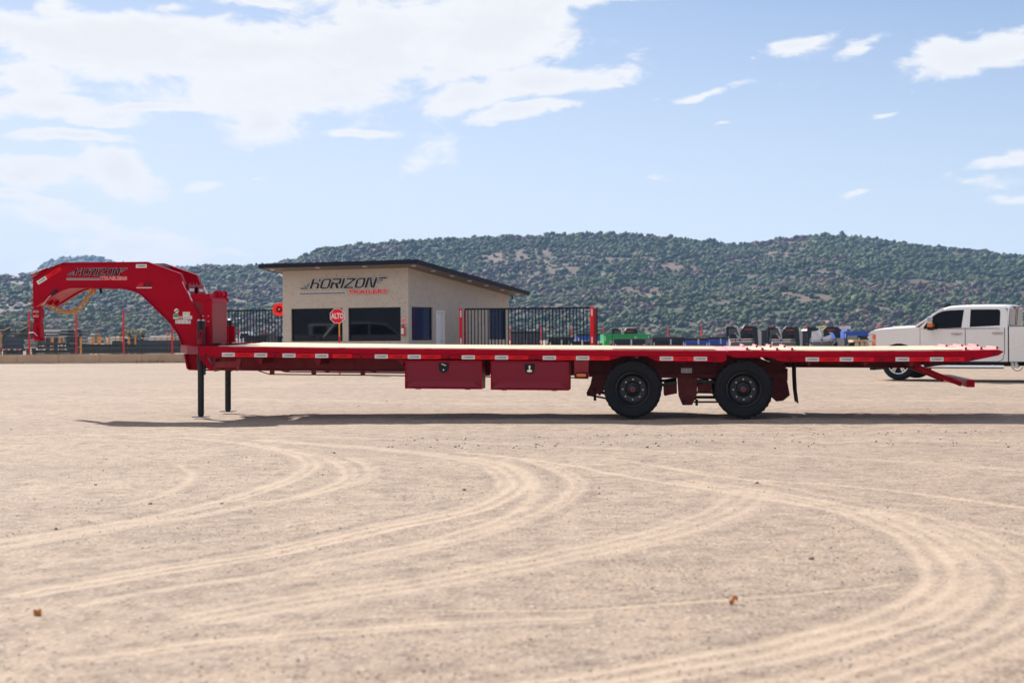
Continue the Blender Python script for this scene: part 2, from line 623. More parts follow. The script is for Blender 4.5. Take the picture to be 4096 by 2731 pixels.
def thing(name, label, cat, loc=(0, 0, 0), rot=(0, 0, 0), group=None):
    o = bpy.data.objects.new(name, None)
    o.empty_display_size = 0.2
    COL.objects.link(o)
    o.location = loc
    if isinstance(rot, Matrix):
        o.rotation_euler = rot.to_euler()
    else:
        o.rotation_euler = rot
    return tag(o, label, cat, group)


def copy_tree(o, parent=None):
    c = o.copy()
    COL.objects.link(c)
    c.parent = parent
    for ch in [x for x in bpy.data.objects if x.parent == o]:
        copy_tree(ch, c)
    return c


def text(name, body, size, mtl, parent, loc, rot=(R(90), 0, 0), sx=1.0, shear=0.0, bold=0.0, ext=0.0, align='LEFT'):
    cu = bpy.data.curves.new(name, 'FONT')
    cu.body = body
    cu.size = size
    cu.shear = shear
    cu.offset = bold
    cu.extrude = ext
    cu.align_x = align
    cu.resolution_u = 3
    tmp = bpy.data.objects.new(name, cu)
    COL.objects.link(tmp)
    dg = bpy.context.evaluated_depsgraph_get()
    me = bpy.data.meshes.new_from_object(tmp.evaluated_get(dg))
    bpy.data.objects.remove(tmp)
    me.materials.clear()
    me.materials.append(mtl)
    o = bpy.data.objects.new(name, me)
    COL.objects.link(o)
    o.parent = parent
    o.location = loc
    o.rotation_euler = rot
    o.scale = (sx, 1, 1)
    return o


# ------------------------------------------------------------------ the wordmark, drawn as strokes
# units: picture px of the enlarged mark; x 0..1110, y 0 (top) .. 140; shear adds x towards the top
def _shear(p):
    return (p[0] + (135 - p[1]) * 0.32, p[1])


def ring(x0, x1, y0, y1, t, c=24):
    """rounded box letter (O) as outer and inner loop of quads"""
    out = [(x0 + c, y0), (x1 - c, y0), (x1, y0 + c * .8), (x1, y1 - c), (x1 - c, y1), (x0 + c, y1), (x0, y1 - c * .8), (x0, y0 + c)]
    ci = c * 0.4
    inn = [(x0 + t + ci, y0 + t * .62), (x1 - t - ci, y0 + t * .62), (x1 - t, y0 + t * .62 + ci), (x1 - t, y1 - t * .62 - ci),
           (x1 - t - ci, y1 - t * .62), (x0 + t + ci, y1 - t * .62), (x0 + t, y1 - t * .62 - ci), (x0 + t, y0 + t * .62 + ci)]
    return [[out[i], out[(i + 1) % 8], inn[(i + 1) % 8], inn[i]] for i in range(8)]


def q(x0, x1, y0, y1):
    return [(x0, y0), (x1, y0), (x1, y1), (x0, y1)]


LET = {
    'H': [q(132, 160, 5, 130), q(160, 232, 52, 70), q(216, 244, 70, 130), [(216, 5), (240, 5), (240, 38), (224, 38)]],
    'O1': ring(260, 382, 5, 132, 27),
    'R': [q(396, 508, 5, 22), q(484, 512, 22, 66), q(408, 512, 60, 77), q(392, 420, 46, 132), [(444, 77), (476, 77), (508, 132), (474, 132)]],
    'I': [q(524, 552, 5, 132)],
    'Z': [q(568, 686, 5, 23), q(564, 686, 114, 132), [(652, 23), (686, 23), (598, 114), (564, 114)]],
    'O2': ring(700, 816, 5, 132, 27),
    'N': [q(830, 858, 5, 132), [(858, 5), (878, 5), (934, 132), (908, 132)], q(928, 956, 5, 132)],
}
WINGS = [q(80, 122, 68, 80), q(44, 118, 90, 104), q(5, 112, 114, 130),
         q(972, 1072, 5, 22), q(966, 1030, 34, 48), q(960, 998, 60, 71)]


def mark_quads(which='all'):
    out = []
    for k, qs in LET.items():
        out += qs
    out += WINGS
    return [[_shear(p) for p in qd] for qd in out]


def grow(qd, g):
    cx = sum(p[0] for p in qd) / len(qd)
    cy = sum(p[1] for p in qd) / len(qd)
    n = len(qd)
    res = []
    for i in range(n):
        p0, p1, p2 = Vector(qd[i - 1]), Vector(qd[i]), Vector(qd[(i + 1) % n])
        e1, e2 = (p1 - p0).normalized(), (p2 - p1).normalized()
        n1, n2 = Vector((e1.y, -e1.x)), Vector((e2.y, -e2.x))
        s = 1 if n1.dot(p1 - Vector((cx, cy))) > 0 else -1
        bis = (n1 + n2).normalized() * s
        k = min(2.2, 1 / max(0.3, bis.dot(n1 * s)))
        res.append(tuple(p1 + bis * g * k))
    return res


def mark_mesh(mb, ox, oz, sc, y0, th, g=0.0, quads=None, ca=1.0, sa=0.0):
    """place the mark: ox,oz = top left corner in local x,z, sc = metres per unit"""
    for qi, qd in enumerate(quads or mark_quads()):
        if g:
            qd = grow(qd, g)
        pts = []
        for (x, y) in qd:
            X, Z = x * sc, -y * sc
            pts.append((ox + X * ca - Z * sa, oz + X * sa + Z * ca))
        mb.prism(pts, y0 - qi * 6e-5, y0 + th)


# ================================================================== THE SETTING
def _hash(ix, iy, seed):
    h = (ix.astype(np.int64) * 374761393 + iy.astype(np.int64) * 668265263 + seed * 1442695041) & 0xffffffff
    h = ((h ^ (h >> 13)) * 1274126177) & 0xffffffff
    return ((h ^ (h >> 16)) & 0xffff) / 65535.0


def vnoise(x, y, seed=0):
    ix, iy = np.floor(x), np.floor(y)
    fx, fy = x - ix, y - iy
    fx, fy = fx * fx * (3 - 2 * fx), fy * fy * (3 - 2 * fy)
    ix, iy = ix.astype(np.int64), iy.astype(np.int64)
    a, b = _hash(ix, iy, seed), _hash(ix + 1, iy, seed)
    c, d = _hash(ix, iy + 1, seed), _hash(ix + 1, iy + 1, seed)
    return (a * (1 - fx) + b * fx) * (1 - fy) + (c * (1 - fx) + d * fx) * fy


def fbm(x, y, seed=0, oct_=4):
    s, a, t = 0, 1, 0
    for i in range(oct_):
        s = s + a * vnoise(x * 2 ** i, y * 2 ** i, seed + i)
        t += a
        a *= 0.5
    return s / t


# tyre tracks swept across the yard: picture polyline (2352-wide units), half width in metres, strength
TRACKS = [
    ([(-60, 1236), (0, 1228), (200, 1200), (400, 1166), (560, 1128), (680, 1084), (702, 1058), (655, 1034), (540, 1012), (400, 1000)], .16, .9),
    ([(-60, 1252), (0, 1243), (250, 1204), (470, 1170), (650, 1140), (765, 1106), (795, 1082), (770, 1058), (700, 1036), (560, 1014)], .14, .9),
    ([(420, 1182), (560, 1152), (700, 1130), (820, 1102), (850, 1080), (838, 1060), (800, 1045)], .10, .8),
    ([(280, 1150), (380, 1125), (432, 1096), (440, 1078), (412, 1062)], .07, .7),
    ([(60, 1345), (150, 1328), (400, 1284), (600, 1254), (800, 1215), (1000, 1175), (1120, 1142), (1178, 1108), (1165, 1080), (1100, 1056), (900, 1030), (600, 1006)], .20, 1.0),
    ([(200, 1370), (330, 1345), (700, 1285), (1000, 1225), (1150, 1182), (1215, 1140), (1235, 1105), (1215, 1078), (1150, 1055)], .10, .8),
    ([(700, 1300), (1000, 1238), (1180, 1190), (1290, 1135), (1318, 1100), (1285, 1075), (1200, 1050)], .13, .8),
    ([(1050, 1035), (1300, 1062), (1500, 1094), (1700, 1128), (1880, 1156)], .09, 1.0),
    ([(1720, 1118), (1660, 1160), (1520, 1210), (1300, 1258), (1000, 1310), (760, 1345), (500, 1390)], .30, .75),
    ([(1560, 1095), (1800, 1132), (1980, 1170), (2100, 1218), (2165, 1285), (2160, 1335), (2060, 1392), (1880, 1440), (1600, 1500), (1350, 1545), (1100, 1580)], .24, .95),
    ([(2000, 1160), (2150, 1205), (2290, 1290), (2300, 1360), (2200, 1430), (2000, 1500), (1750, 1560)], .16, .7),
    ([(2100, 1170), (2250, 1215), (2400, 1300), (2420, 1380), (2300, 1460), (2100, 1530), (1900, 1600)], .16, .8),
    ([(950, 1378), (1150, 1380), (1300, 1378), (1600, 1360), (1900, 1338), (2060, 1322)], .05, .9),
    ([(200, 1490), (600, 1440), (900, 1414), (1300, 1395)], .14, .8),
    ([(1500, 1062), (1700, 1090), (1900, 1102), (2100, 1122), (2400, 1166)], .08, .9),
    ([(1400, 1050), (1650, 1080), (1950, 1140), (2200, 1190), (2420, 1230)], .08, .6),
    ([(0, 1300), (300, 1250), (600, 1205), (820, 1165)], .07, .4),
    ([(1900, 1012), (2100, 1008), (2400, 1018)], .2, .5),
    ([(-50, 1000), (300, 992), (700, 998), (1100, 1012), (1500, 1030), (2000, 1052), (2400, 1075)], .18, .7),
    ([(-50, 905), (500, 912), (1200, 925), (1800, 915), (2400, 922)], .35, .5),
    ([(-50, 880), (500, 878), (1200, 890), (1800, 878), (2400, 885)], .5, .4),
]


def build_ground():
    ys = [-400, -120, -40, -12, -4, 0, 1.5, 2.6, 3.4]
    y = 4.0
    while y < 34:
        ys.append(y)
        y *= 1.0034
    while y < 5000:
        ys.append(y)
        y *= 1.08
    xs = list(np.arange(-15, 15.001, 0.040))
    x = 15.3
    far = []
    while x < 5000:
        far.append(x)
        x *= 1.10
    xs = [-a for a in far[::-1]] + xs + far
    xs, ys = np.array(xs), np.array(ys)
    X, Y = np.meshgrid(xs, ys)
    X, Y = X.ravel(), Y.ravel()
    n = len(X)
    T = np.zeros(n)
    Gr = np.zeros(n)
    wob = (fbm(X * 1.3, Y * 1.3, 5) - .5) * 0.5
    for pts, hw, st in TRACKS:
        hw, st = hw * .8, st * .85
        P = [G(px * S, py * S) for px, py in pts]
        # smooth the polyline a little (Catmull-Rom)
        Q = []
        for i in range(len(P) - 1):
            p0, p1, p2, p3 = P[max(i - 1, 0)], P[i], P[i + 1], P[min(i + 2, len(P) - 1)]
            for k in range(6):
                t = k / 6
                Q.append(0.5 * ((2 * p1) + (p2 - p0) * t + (2 * p0 - 5 * p1 + 4 * p2 - p3) * t * t + (3 * p1 - p0 - 3 * p2 + p3) * t ** 3))
        Q.append(P[-1])
        qx, qy = np.array([p.x for p in Q]), np.array([p.y for p in Q])
        sel = (X > qx.min() - 1) & (X < qx.max() + 1) & (Y > qy.min() - 1) & (Y < qy.max() + 1)
        if not sel.any():
            continue
        xx, yy = X[sel], Y[sel]
        d = np.full(len(xx), 9.0)
        sgn = np.zeros(len(xx))
        for i in range(len(Q) - 1):
            ax, ay, bx, by = qx[i], qy[i], qx[i + 1], qy[i + 1]
            vx, vy = bx - ax, by - ay
            L2 = vx * vx + vy * vy + 1e-9
            t = np.clip(((xx - ax) * vx + (yy - ay) * vy) / L2, 0, 1)
            dx, dy = xx - ax - t * vx, yy - ay - t * vy
            dd = np.sqrt(dx * dx + dy * dy)
            side = (dx * vy - dy * vx) / math.sqrt(L2)
            mk = dd < d
            d[mk] = dd[mk]
            sgn[mk] = side[mk]
        d2 = np.abs(sgn + wob[sel] * .5) if False else np.maximum(0, d + wob[sel] * hw)
        grain = (0.5 + 0.5 * np.cos((sgn + wob[sel] * .06) * 2 * math.pi / 0.125 + 1.0)) ** 1.3      # tread ribs inside the track
        w = np.clip((1.12 - d2 / hw) * 2.2, 0, 1)
        w = w * w * (3 - 2 * w) * st * (0.20 + 0.80 * grain)
        w = w * np.clip(0.55 + 1.0 * fbm(xx * .9, yy * .9, 21), 0, 1)
        T[sel] = np.maximum(T[sel], w)
        e = np.exp(-((d2 - hw * 1.25) / (hw * .3)) ** 2) * st
        Gr[sel] = np.maximum(Gr[sel], e * (1 - T[sel]))
    near = (Y > 2) & (Y < 40)
    Z = np.where(near, (fbm(X * .5, Y * .5, 1) - .5) * .05 + (fbm(X * 3, Y * 3, 9) - .5) * .016 + Gr * .008 - T * .006, 0.0)
    # a low windrow of loose gravel left by the grader
    wy = 16.6 + 0.25 * np.sin(X * .35) + 0.045 * X
    wr = np.exp(-((Y - wy) / .16) ** 2) * np.clip((X + 1.5) * .6, 0, 1)
    wy2 = 15.4 - 0.03 * X + 0.2 * np.sin(X * .6)
    wr = np.maximum(wr, .7 * np.exp(-((Y - wy2) / .22) ** 2) * np.clip((X + 1) * .5, 0, 1) * np.clip((9 - X), 0, 1))
    Z += wr * .018 * fbm(X * 4, Y * 4, 33)
    Z -= 0.028 * near          # keep the sheet at or under the level the things stand on
    nx, ny = len(xs), len(ys)
    idx = np.arange(n).reshape(ny, nx)
    quads = np.stack([idx[:-1, :-1], idx[:-1, 1:], idx[1:, 1:], idx[1:, :-1]], -1).reshape(-1, 4)
    me = bpy.data.meshes.new('ground')
    me.vertices.add(n)
    me.vertices.foreach_set('co', np.stack([X, Y, Z], 1).ravel())
    me.loops.add(quads.size)
    me.loops.foreach_set('vertex_index', quads.ravel())
    me.polygons.add(len(quads))
    me.polygons.foreach_set('loop_start', np.arange(0, quads.size, 4))
    me.update(calc_edges=True)
    a = me.attributes.new('track', 'FLOAT', 'POINT')
    a.data.foreach_set('value', T)
    a = me.attributes.new('loose', 'FLOAT', 'POINT')
    a.data.foreach_set('value', np.clip(Gr * .6 + wr, 0, 1))
    me.polygons.foreach_set('use_smooth', np.ones(len(quads), bool))
    o = bpy.data.objects.new('ground', me)
    COL.objects.link(o)
    o['kind'] = 'structure'
    return o, (xs, ys, Z.reshape(ny, nx), T.reshape(ny, nx))


def ground_mat():
    mt = bpy.data.materials.new('dusty_gravel_yard')
    mt.use_nodes = True
    nt = mt.node_tree
    L = nt.links.new
    b = nt.nodes['Principled BSDF']
    b.inputs['Roughness'].default_value = 0.95
    b.inputs['Specular IOR Level'].default_value = 0.25
    tcn = nt.nodes.new('ShaderNodeTexCoord')

    def noise(sc, det, ro=0.6, dist=0, scl=(1, 1, 1)):
        mp = nt.nodes.new('ShaderNodeMapping')
        mp.inputs['Scale'].default_value = scl
        L(tcn.outputs['Object'], mp.inputs[0])
        n = nt.nodes.new('ShaderNodeTexNoise')
        n.inputs['Scale'].default_value = sc
        n.inputs['Detail'].default_value = det
        n.inputs['Roughness'].default_value = ro
        n.inputs['Distortion'].default_value = dist
        L(mp.outputs[0], n.inputs['Vector'])
        return n.outputs['Fac']

    def mp_(v, a, c, lo=0.0, hi=1.0, sm=True):
        r = nt.nodes.new('ShaderNodeMapRange')
        r.interpolation_type = 'SMOOTHSTEP' if sm else 'LINEAR'
        for k, x in (('From Min', a), ('From Max', c), ('To Min', lo), ('To Max', hi)):
            r.inputs[k].default_value = x
        L(v, r.inputs['Value'])
        return r.outputs[0]

    def mx(fac, a, c):
        n = nt.nodes.new('ShaderNodeMix')
        n.data_type = 'RGBA'
        if isinstance(fac, float):
            n.inputs['Factor'].default_value = fac
        else:
            L(fac, n.inputs['Factor'])
        for k, x in (('A', a), ('B', c)):
            if isinstance(x, tuple):
                n.inputs[k].default_value = (*x, 1)
            else:
                L(x, n.inputs[k])
        return n.outputs['Result']

    def mth(op, a, c, clamp=False):
        n = nt.nodes.new('ShaderNodeMath')
        n.operation = op
        n.use_clamp = clamp
        for i, x in enumerate((a, c)):
            if isinstance(x, (int, float)):
                n.inputs[i].default_value = x
            else:
                L(x, n.inputs[i])
        return n.outputs[0]

    at_t = nt.nodes.new('ShaderNodeAttribute')
    at_t.attribute_name = 'track'
    at_l = nt.nodes.new('ShaderNodeAttribute')
    at_l.attribute_name = 'loose'
    broad = noise(0.35, 5, 0.6, 0.4, (0.55, 1, 1))
    mid = noise(2.6, 5, 0.7)
    fine = noise(26, 5, 0.78)
    peb = nt.nodes.new('ShaderNodeTexVoronoi')
    peb.inputs['Scale'].default_value = 34
    peb.inputs['Randomness'].default_value = 1
    L(tcn.outputs['Object'], peb.inputs['Vector'])
    peb2 = nt.nodes.new('ShaderNodeTexVoronoi')
    peb2.inputs['Scale'].default_value = 13
    L(tcn.outputs['Object'], peb2.inputs['Vector'])
    dust = (0.372, 0.282, 0.212)
    dust2 = (0.322, 0.244, 0.187)
    gravel = (0.222, 0.170, 0.136)
    c = mx(mp_(broad, .34, .66), dust2, dust)
    c = mx(mp_(mid, .40, .72, 0, .75), c, gravel)
    grit = noise(7, 12, 0.86, 0.3)
    grit2 = noise(3.2, 12, 0.90, 0.2, (1, 1.6, 1))
    # dark and pale grit, thinner where wheels have packed the dust
    packed = mth('MULTIPLY', at_t.outputs['Fac'], 0.8)
    loose = mth('SUBTRACT', 1.0, packed)
    sp = nt.nodes.new('ShaderNodeSeparateColor')
    L(peb.outputs['Color'], sp.inputs[0])
    dark = mth('MULTIPLY', mth('MULTIPLY', mp_(sp.outputs[0], .70, .76), mp_(peb.outputs['Distance'], .46, .30, sm=False)), loose)
    c = mx(mth('MULTIPLY', dark, .8), c, (0.13, 0.098, 0.095))
    pale = mth('MULTIPLY', mth('MULTIPLY', mp_(sp.outputs[1], .80, .86), mp_(peb.outputs['Distance'], .42, .28, sm=False)), loose)
    c = mx(mth('MULTIPLY', pale, .6), c, (0.58, 0.50, 0.44))
    sp2 = nt.nodes.new('ShaderNodeSeparateColor')
    L(peb2.outputs['Color'], sp2.inputs[0])
    dark2 = mth('MULTIPLY', mth('MULTIPLY', mp_(sp2.outputs[0], .86, .9), mp_(peb2.outputs['Distance'], .30, .18, sm=False)), loose)
    c = mx(mth('MULTIPLY', dark2, .6), c, (0.15, 0.115, 0.11))
    c = mx(mth('MULTIPLY', mth('MULTIPLY', mp_(grit, .50, .60), .72), loose), c, (0.168, 0.118, 0.095))
    c = mx(mth('MULTIPLY', mth('MULTIPLY', mp_(grit2, .52, .64), .55), loose), c, (0.195, 0.140, 0.115))
    c = mx(mth('MULTIPLY', mp_(grit, .47, .38), .45), c, (0.45, 0.355, 0.27))
    c = mx(mth('MULTIPLY', at_l.outputs['Fac'], .35), c, (0.22, 0.175, 0.155))
    rag = mth('MULTIPLY', at_t.outputs['Fac'], mp_(grit, .36, .60, 1.2, .70))
    c = mx(mth('MULTIPLY', rag, .80, True), c, (0.495, 0.382, 0.290))
    L(c, b.inputs['Base Color'])
    h = mth('ADD', mth('MULTIPLY', fine, .6), mth('MULTIPLY', mth('SUBTRACT', .5, peb.outputs['Distance']), .9))
    h = mth('ADD', h, mth('MULTIPLY', mid, .8))
    h = mth('MULTIPLY', h, mth('SUBTRACT', 1.0, mth('MULTIPLY', at_t.outputs['Fac'], .6)))
    bp = nt.nodes.new('ShaderNodeBump')
    bp.inputs['Strength'].default_value = 0.45
    bp.inputs['Distance'].default_value = 0.012
    L(h, bp.inputs['Height'])
    L(bp.outputs[0], b.inputs['Normal'])
    return mt


ground, GRID = build_ground()
ground.data.materials.append(ground_mat())

# hills ---------------------------------------------------------------
RIDGE = [(-1200, 640), (-400, 624), (0, 631), (60, 629), (130, 626), (300, 624), (450, 617), (480, 612), (520, 611), (600, 609), (640, 603),
         (700, 589), (725, 576), (760, 570), (850, 560), (930, 554), (1000, 550), (1100, 546), (1200, 542), (1300, 538), (1400, 536),
         (1480, 539), (1540, 547), (1600, 552), (1650, 558), (1700, 560), (1740, 556), (1800, 547), (1880, 540), (1950, 543),
         (2000, 548), (2060, 557), (2130, 566), (2200, 571), (2280, 579), (2352, 590), (2600, 606), (3000, 620), (3600, 640)]
_ra = np.array([azel(px * S, py * S)[0] for px, py in RIDGE])
_re = np.array([math.tan(azel(px * S, py * S)[1]) for px, py in RIDGE])
D0, DR = 470.0, 980.0


def hill_h(a, d):
    """terrain height at azimuth a, distance d"""
    back = np.abs(a) > 0.75
    e = np.interp(a, _ra, _re)
    e = np.where(back, 0.055 + 0.02 * np.sin(a * 5), e)
    Hr = e * DR + HC * 0
    t = (d - D0) / (DR - D0)
    up = np.clip(t, 0, 1)
    x, y = np.sin(a) * d, np.cos(a) * d
    prof = up ** 1.25
    gul = (fbm(x / 120, y / 120, 3, 4) - .5) * 46 * up * (1 - up) * 1.6
    h = Hr * prof + gul
    over = np.clip((d - DR) / 700, 0, 1)
    h = np.where(d > DR, Hr * (1 - .6 * over ** 1.0 - .25 * np.clip((d - DR) / 120, 0, 1) * .4), h)
    return h - 0.5 * np.exp(-((d - D0) / 20) ** 2)


def polar_mesh(name, az_, ds, hf, mtl, wrap=False):
    A, D = np.meshgrid(az_, ds)
    A, D = A.ravel(), D.ravel()
    Zz = hf(A, D)
    co = np.stack([np.sin(A) * D, np.cos(A) * D, Zz], 1)
    na, nd = len(az_), len(ds)
    idx = np.arange(na * nd).reshape(nd, na)
    qd = np.stack([idx[:-1, :-1], idx[:-1, 1:], idx[1:, 1:], idx[1:, :-1]], -1).reshape(-1, 4)
    me = bpy.data.meshes.new(name)
    me.from_pydata(co.tolist(), [], qd.tolist())
    me.polygons.foreach_set('use_smooth', np.ones(len(qd), bool))
    me.materials.append(mtl)
    o = bpy.data.objects.new(name, me)
    COL.objects.link(o)
    o['kind'] = 'structure'
    return o


M['soil'] = None
M['soil_back'] = mat('hill_brush', (0.022, 0.022, 0.014), 0.95, var=0.3, scale=0.03, col2=(0.05, 0.036, 0.022))


def foliage_mat(name):
    mt = bpy.data.materials.new(name)
    mt.use_nodes = True
    nt = mt.node_tree
    b = nt.nodes['Principled BSDF']
    b.inputs['Roughness'].default_value = 0.8
    b.inputs['Specular IOR Level'].default_value = 0.2
    a = nt.nodes.new('ShaderNodeAttribute')
    a.attribute_name = 'tint'
    nt.links.new(a.outputs['Color'], b.inputs['Base Color'])
    return mt


# patches of bare reddish ground: (picture x, picture y on the 2352 scale, half width, half height, weight)
BARE = [(1780, 580, 75, 26, .26), (1830, 560, 45, 14, .22), (1700, 640, 80, 40, .12), (1230, 590, 90, 30, .13), (1560, 600, 60, 26, .14), (1120, 620, 60, 30, .09), (2120, 700, 90, 30, .06), (940, 600, 50, 20, .08), (1480, 580, 40, 16, .12)]


def bareness(a, d, h):
    x, y = np.sin(a) * d, np.cos(a) * d
    cov = fbm(x / 60, y / 60, 14, 4) * .55 + fbm(x / 16, y / 16, 77, 3) * .45
    el_ = np.arctan2(h - HC, d)
    for px, py, wx, wy, wt in BARE:
        a0, e0 = azel(px * S, py * S)
        cov = cov + wt * np.exp(-((a - a0) / (wx * S / FPX)) ** 2 - ((el_ - e0) / (wy * S / FPX)) ** 2)
    return cov


def colour_hills(o):
    me = o.data
    n_ = len(me.vertices)
    co = np.empty(n_ * 3)
    me.vertices.foreach_get('co', co)
    co = co.reshape(-1, 3)
    a, d = np.arctan2(co[:, 0], co[:, 1]), np.hypot(co[:, 0], co[:, 1])
    bb = np.clip((bareness(a, d, co[:, 2]) - .57) * 6, 0, .8)[:, None]
    g_ = np.array([[.050, .064, .040]]) * (0.8 + .5 * fbm(co[:, 0] / 9, co[:, 1] / 9, 5, 3))[:, None]
    r_ = np.array([[.165, .098, .074]]) * (0.7 + .6 * fbm(co[:, 0] / 7, co[:, 1] / 7, 6, 3))[:, None]
    c = np.concatenate([g_ * (1 - bb) + r_ * bb, np.ones((n_, 1))], 1)
    at_ = me.color_attributes.new('tint', 'FLOAT_COLOR', 'POINT')
    at_.data.foreach_set('color', c.ravel())


M['soil'] = foliage_mat('hill_soil')
hills = polar_mesh('hills', np.linspace(-0.5, 0.5, 520), np.concatenate([np.linspace(D0 - 10, 1040, 170), np.linspace(1080, 1700, 8)]), hill_h, M['soil'])
colour_hills(hills)
polar_mesh('hills', np.linspace(0.5, 2 * math.pi - 0.5, 160), np.concatenate([np.linspace(D0 - 10, 1040, 26), np.linspace(1080, 1700, 6)]),
           lambda a, d: hill_h((a + math.pi) % (2 * math.pi) - math.pi, d), M['soil_back'])

FAR = [(60, 634), (85, 628), (100, 612), (118, 603), (150, 595), (180, 592), (205, 592), (235, 598), (262, 606), (300, 611), (360, 616), (420, 618), (470, 614), (490, 612), (520, 618), (600, 640)]
_fa = np.array([azel(px * S, py * S)[0] for px, py in FAR])
_fe = np.array([math.tan(azel(px * S, py * S)[1]) for px, py in FAR])


def far_h(a, d):
    e = np.interp(a, _fa, _fe)
    t = np.clip(1 - np.abs(d - 2300) / 600, 0, 1)
    return e * 2300 * t ** .8 - 2 + (fbm(a * 300, d / 40, 8) - .5) * 6


M['far_hill'] = mat('far_hill_brush', (0.045, 0.055, 0.035), 0.95, var=0.4, scale=0.03, col2=(0.13, 0.09, 0.06), detail=8)
polar_mesh('hills', np.linspace(_fa[0], _fa[-1], 160), np.linspace(1750, 2900, 24), far_h, M['far_hill'])


def ico(sub):
    bm = bmesh.new()
    bmesh.ops.create_icosphere(bm, subdivisions=sub, radius=1)
    v = np.array([p.co[:] for p in bm.verts])
    f = np.array([[x.index for x in fa.verts] for fa in bm.faces])
    bm.free()
    return v, f


M['foliage'] = foliage_mat('brush_foliage')


def crowns(name, P, rad, hgt, cols, kind=None, parent=None, sub=1, jit=.30, mtl=None):
    """many crowns in one mesh; P (n,3) base points"""
    v, f = ico(sub)
    n, nv = len(P), len(v)
    dis = 1 + rng.uniform(-jit, jit, (n, nv))
    lob = 1 + .25 * np.sin(v[None, :, 0] * 3 + rng.uniform(0, 6, (n, 1))) * np.cos(v[None, :, 1] * 3.5 + rng.uniform(0, 6, (n, 1)))
    vv = v[None] * (dis * lob)[..., None]
    ang = rng.uniform(0, 6.28, n)
    ca, sa = np.cos(ang)[:, None], np.sin(ang)[:, None]
    x = (vv[..., 0] * ca - vv[..., 1] * sa) * rad[:, None]
    y = (vv[..., 0] * sa + vv[..., 1] * ca) * rad[:, None]
    z = (vv[..., 2] * .5 + .45) * hgt[:, None]
    co = np.stack([x + P[:, None, 0], y + P[:, None, 1], z + P[:, None, 2]], -1).reshape(-1, 3)
    fs = (f[None] + (np.arange(n) * nv)[:, None, None]).reshape(-1, 3)
    me = bpy.data.meshes.new(name)
    me.vertices.add(len(co))
    me.vertices.foreach_set('co', co.ravel())
    me.loops.add(fs.size)
    me.loops.foreach_set('vertex_index', fs.ravel())
    me.polygons.add(len(fs))
    me.polygons.foreach_set('loop_start', np.arange(0, fs.size, 3))
    me.update(calc_edges=True)
    c = cols[:, None, :] * rng.uniform(.72, 1.28, (n, nv, 1))
    c = np.concatenate([c.reshape(-1, 3), np.ones((n * nv, 1))], 1)
    a = me.color_attributes.new('tint', 'FLOAT_COLOR', 'POINT')
    a.data.foreach_set('color', c.ravel())
    me.materials.append(mtl or M['foliage'])
    o = bpy.data.objects.new(name, me)
    COL.objects.link(o)
    if kind:
        o['kind'] = kind
    if parent:
        o.parent = parent
    return o


def hill_trees():
    N = 42000
    a = rng.uniform(-0.44, 0.44, N)
    d = np.sqrt(rng.uniform(440.0 ** 2, 1000.0 ** 2, N))
    x, y = np.sin(a) * d, np.cos(a) * d
    z = hill_h(a, d)
    cov = bareness(a, d, z)
    keep = rng.uniform(0, 1, N) < np.clip(1.0 - (cov - .56) * 8, 0.24, 1)
    a, d, x, y, z = a[keep], d[keep], x[keep], y[keep], z[keep]
    z = np.where(d < D0, 0, np.maximum(z, 0)) - .3
    n = len(a)
    rad = rng.uniform(.75, 1.9, n) * (.8 + .3 * np.clip((d - 440) / 500, 0, 1)) * (1 + .5 * (rng.uniform(0, 1, n) > .92))
    hgt = rad * rng.uniform(1.25, 1.9, n)
    base = np.array([[0.056, 0.078, 0.028], [0.040, 0.060, 0.028], [0.072, 0.092, 0.032], [0.048, 0.068, 0.034], [0.084, 0.098, 0.040], [0.085, 0.062, 0.056], [0.115, 0.074, 0.056]])
    patch = fbm(x / 45, y / 45, 40, 3)
    pick = rng.choice(5, n, p=[.30, .22, .22, .16, .10])
    brown = (patch > .57) & (rng.uniform(0, 1, n) < .6)
    pick = np.where(brown, rng.choice([5, 6], n), pick)
    cols = base[pick] * rng.uniform(.75, 1.25, (n, 1))
    rep = 3
    x, y, z, cols = (np.repeat(v_, rep, axis=0) for v_ in (x, y, z, cols))
    rad, hgt = np.repeat(rad, rep), np.repeat(hgt, rep)
    m_ = len(x)
    x = x + rng.normal(0, .55, m_) * rad
    y = y + rng.normal(0, .55, m_) * rad
    z = z + rng.uniform(-.1, .35, m_) * hgt
    rad, hgt = rad * rng.uniform(.55, .95, m_), hgt * rng.uniform(.45, .8, m_)
    cols = cols * rng.uniform(.8, 1.22, (m_, 1))
    o = crowns('hillside_brush', np.stack([x, y, z], 1), rad, hgt, cols, kind='stuff', jit=.48)
    o['label'] = 'dense scrubby trees covering the hillside'
    return o


hill_trees()
_fv = rng.uniform(0, 1, 2600)
_aa = rng.uniform(_fa[0], _fa[-1], 2600)
_dd = rng.uniform(1850, 2330, 2600)
crowns('hillside_brush', np.stack([np.sin(_aa) * _dd, np.cos(_aa) * _dd, far_h(_aa, _dd) - .5], 1), rng.uniform(4, 8, 2600), rng.uniform(6, 11, 2600),
       np.array([[0.05, 0.065, 0.035]]) * rng.uniform(.7, 1.4, (2600, 1)), kind='stuff')

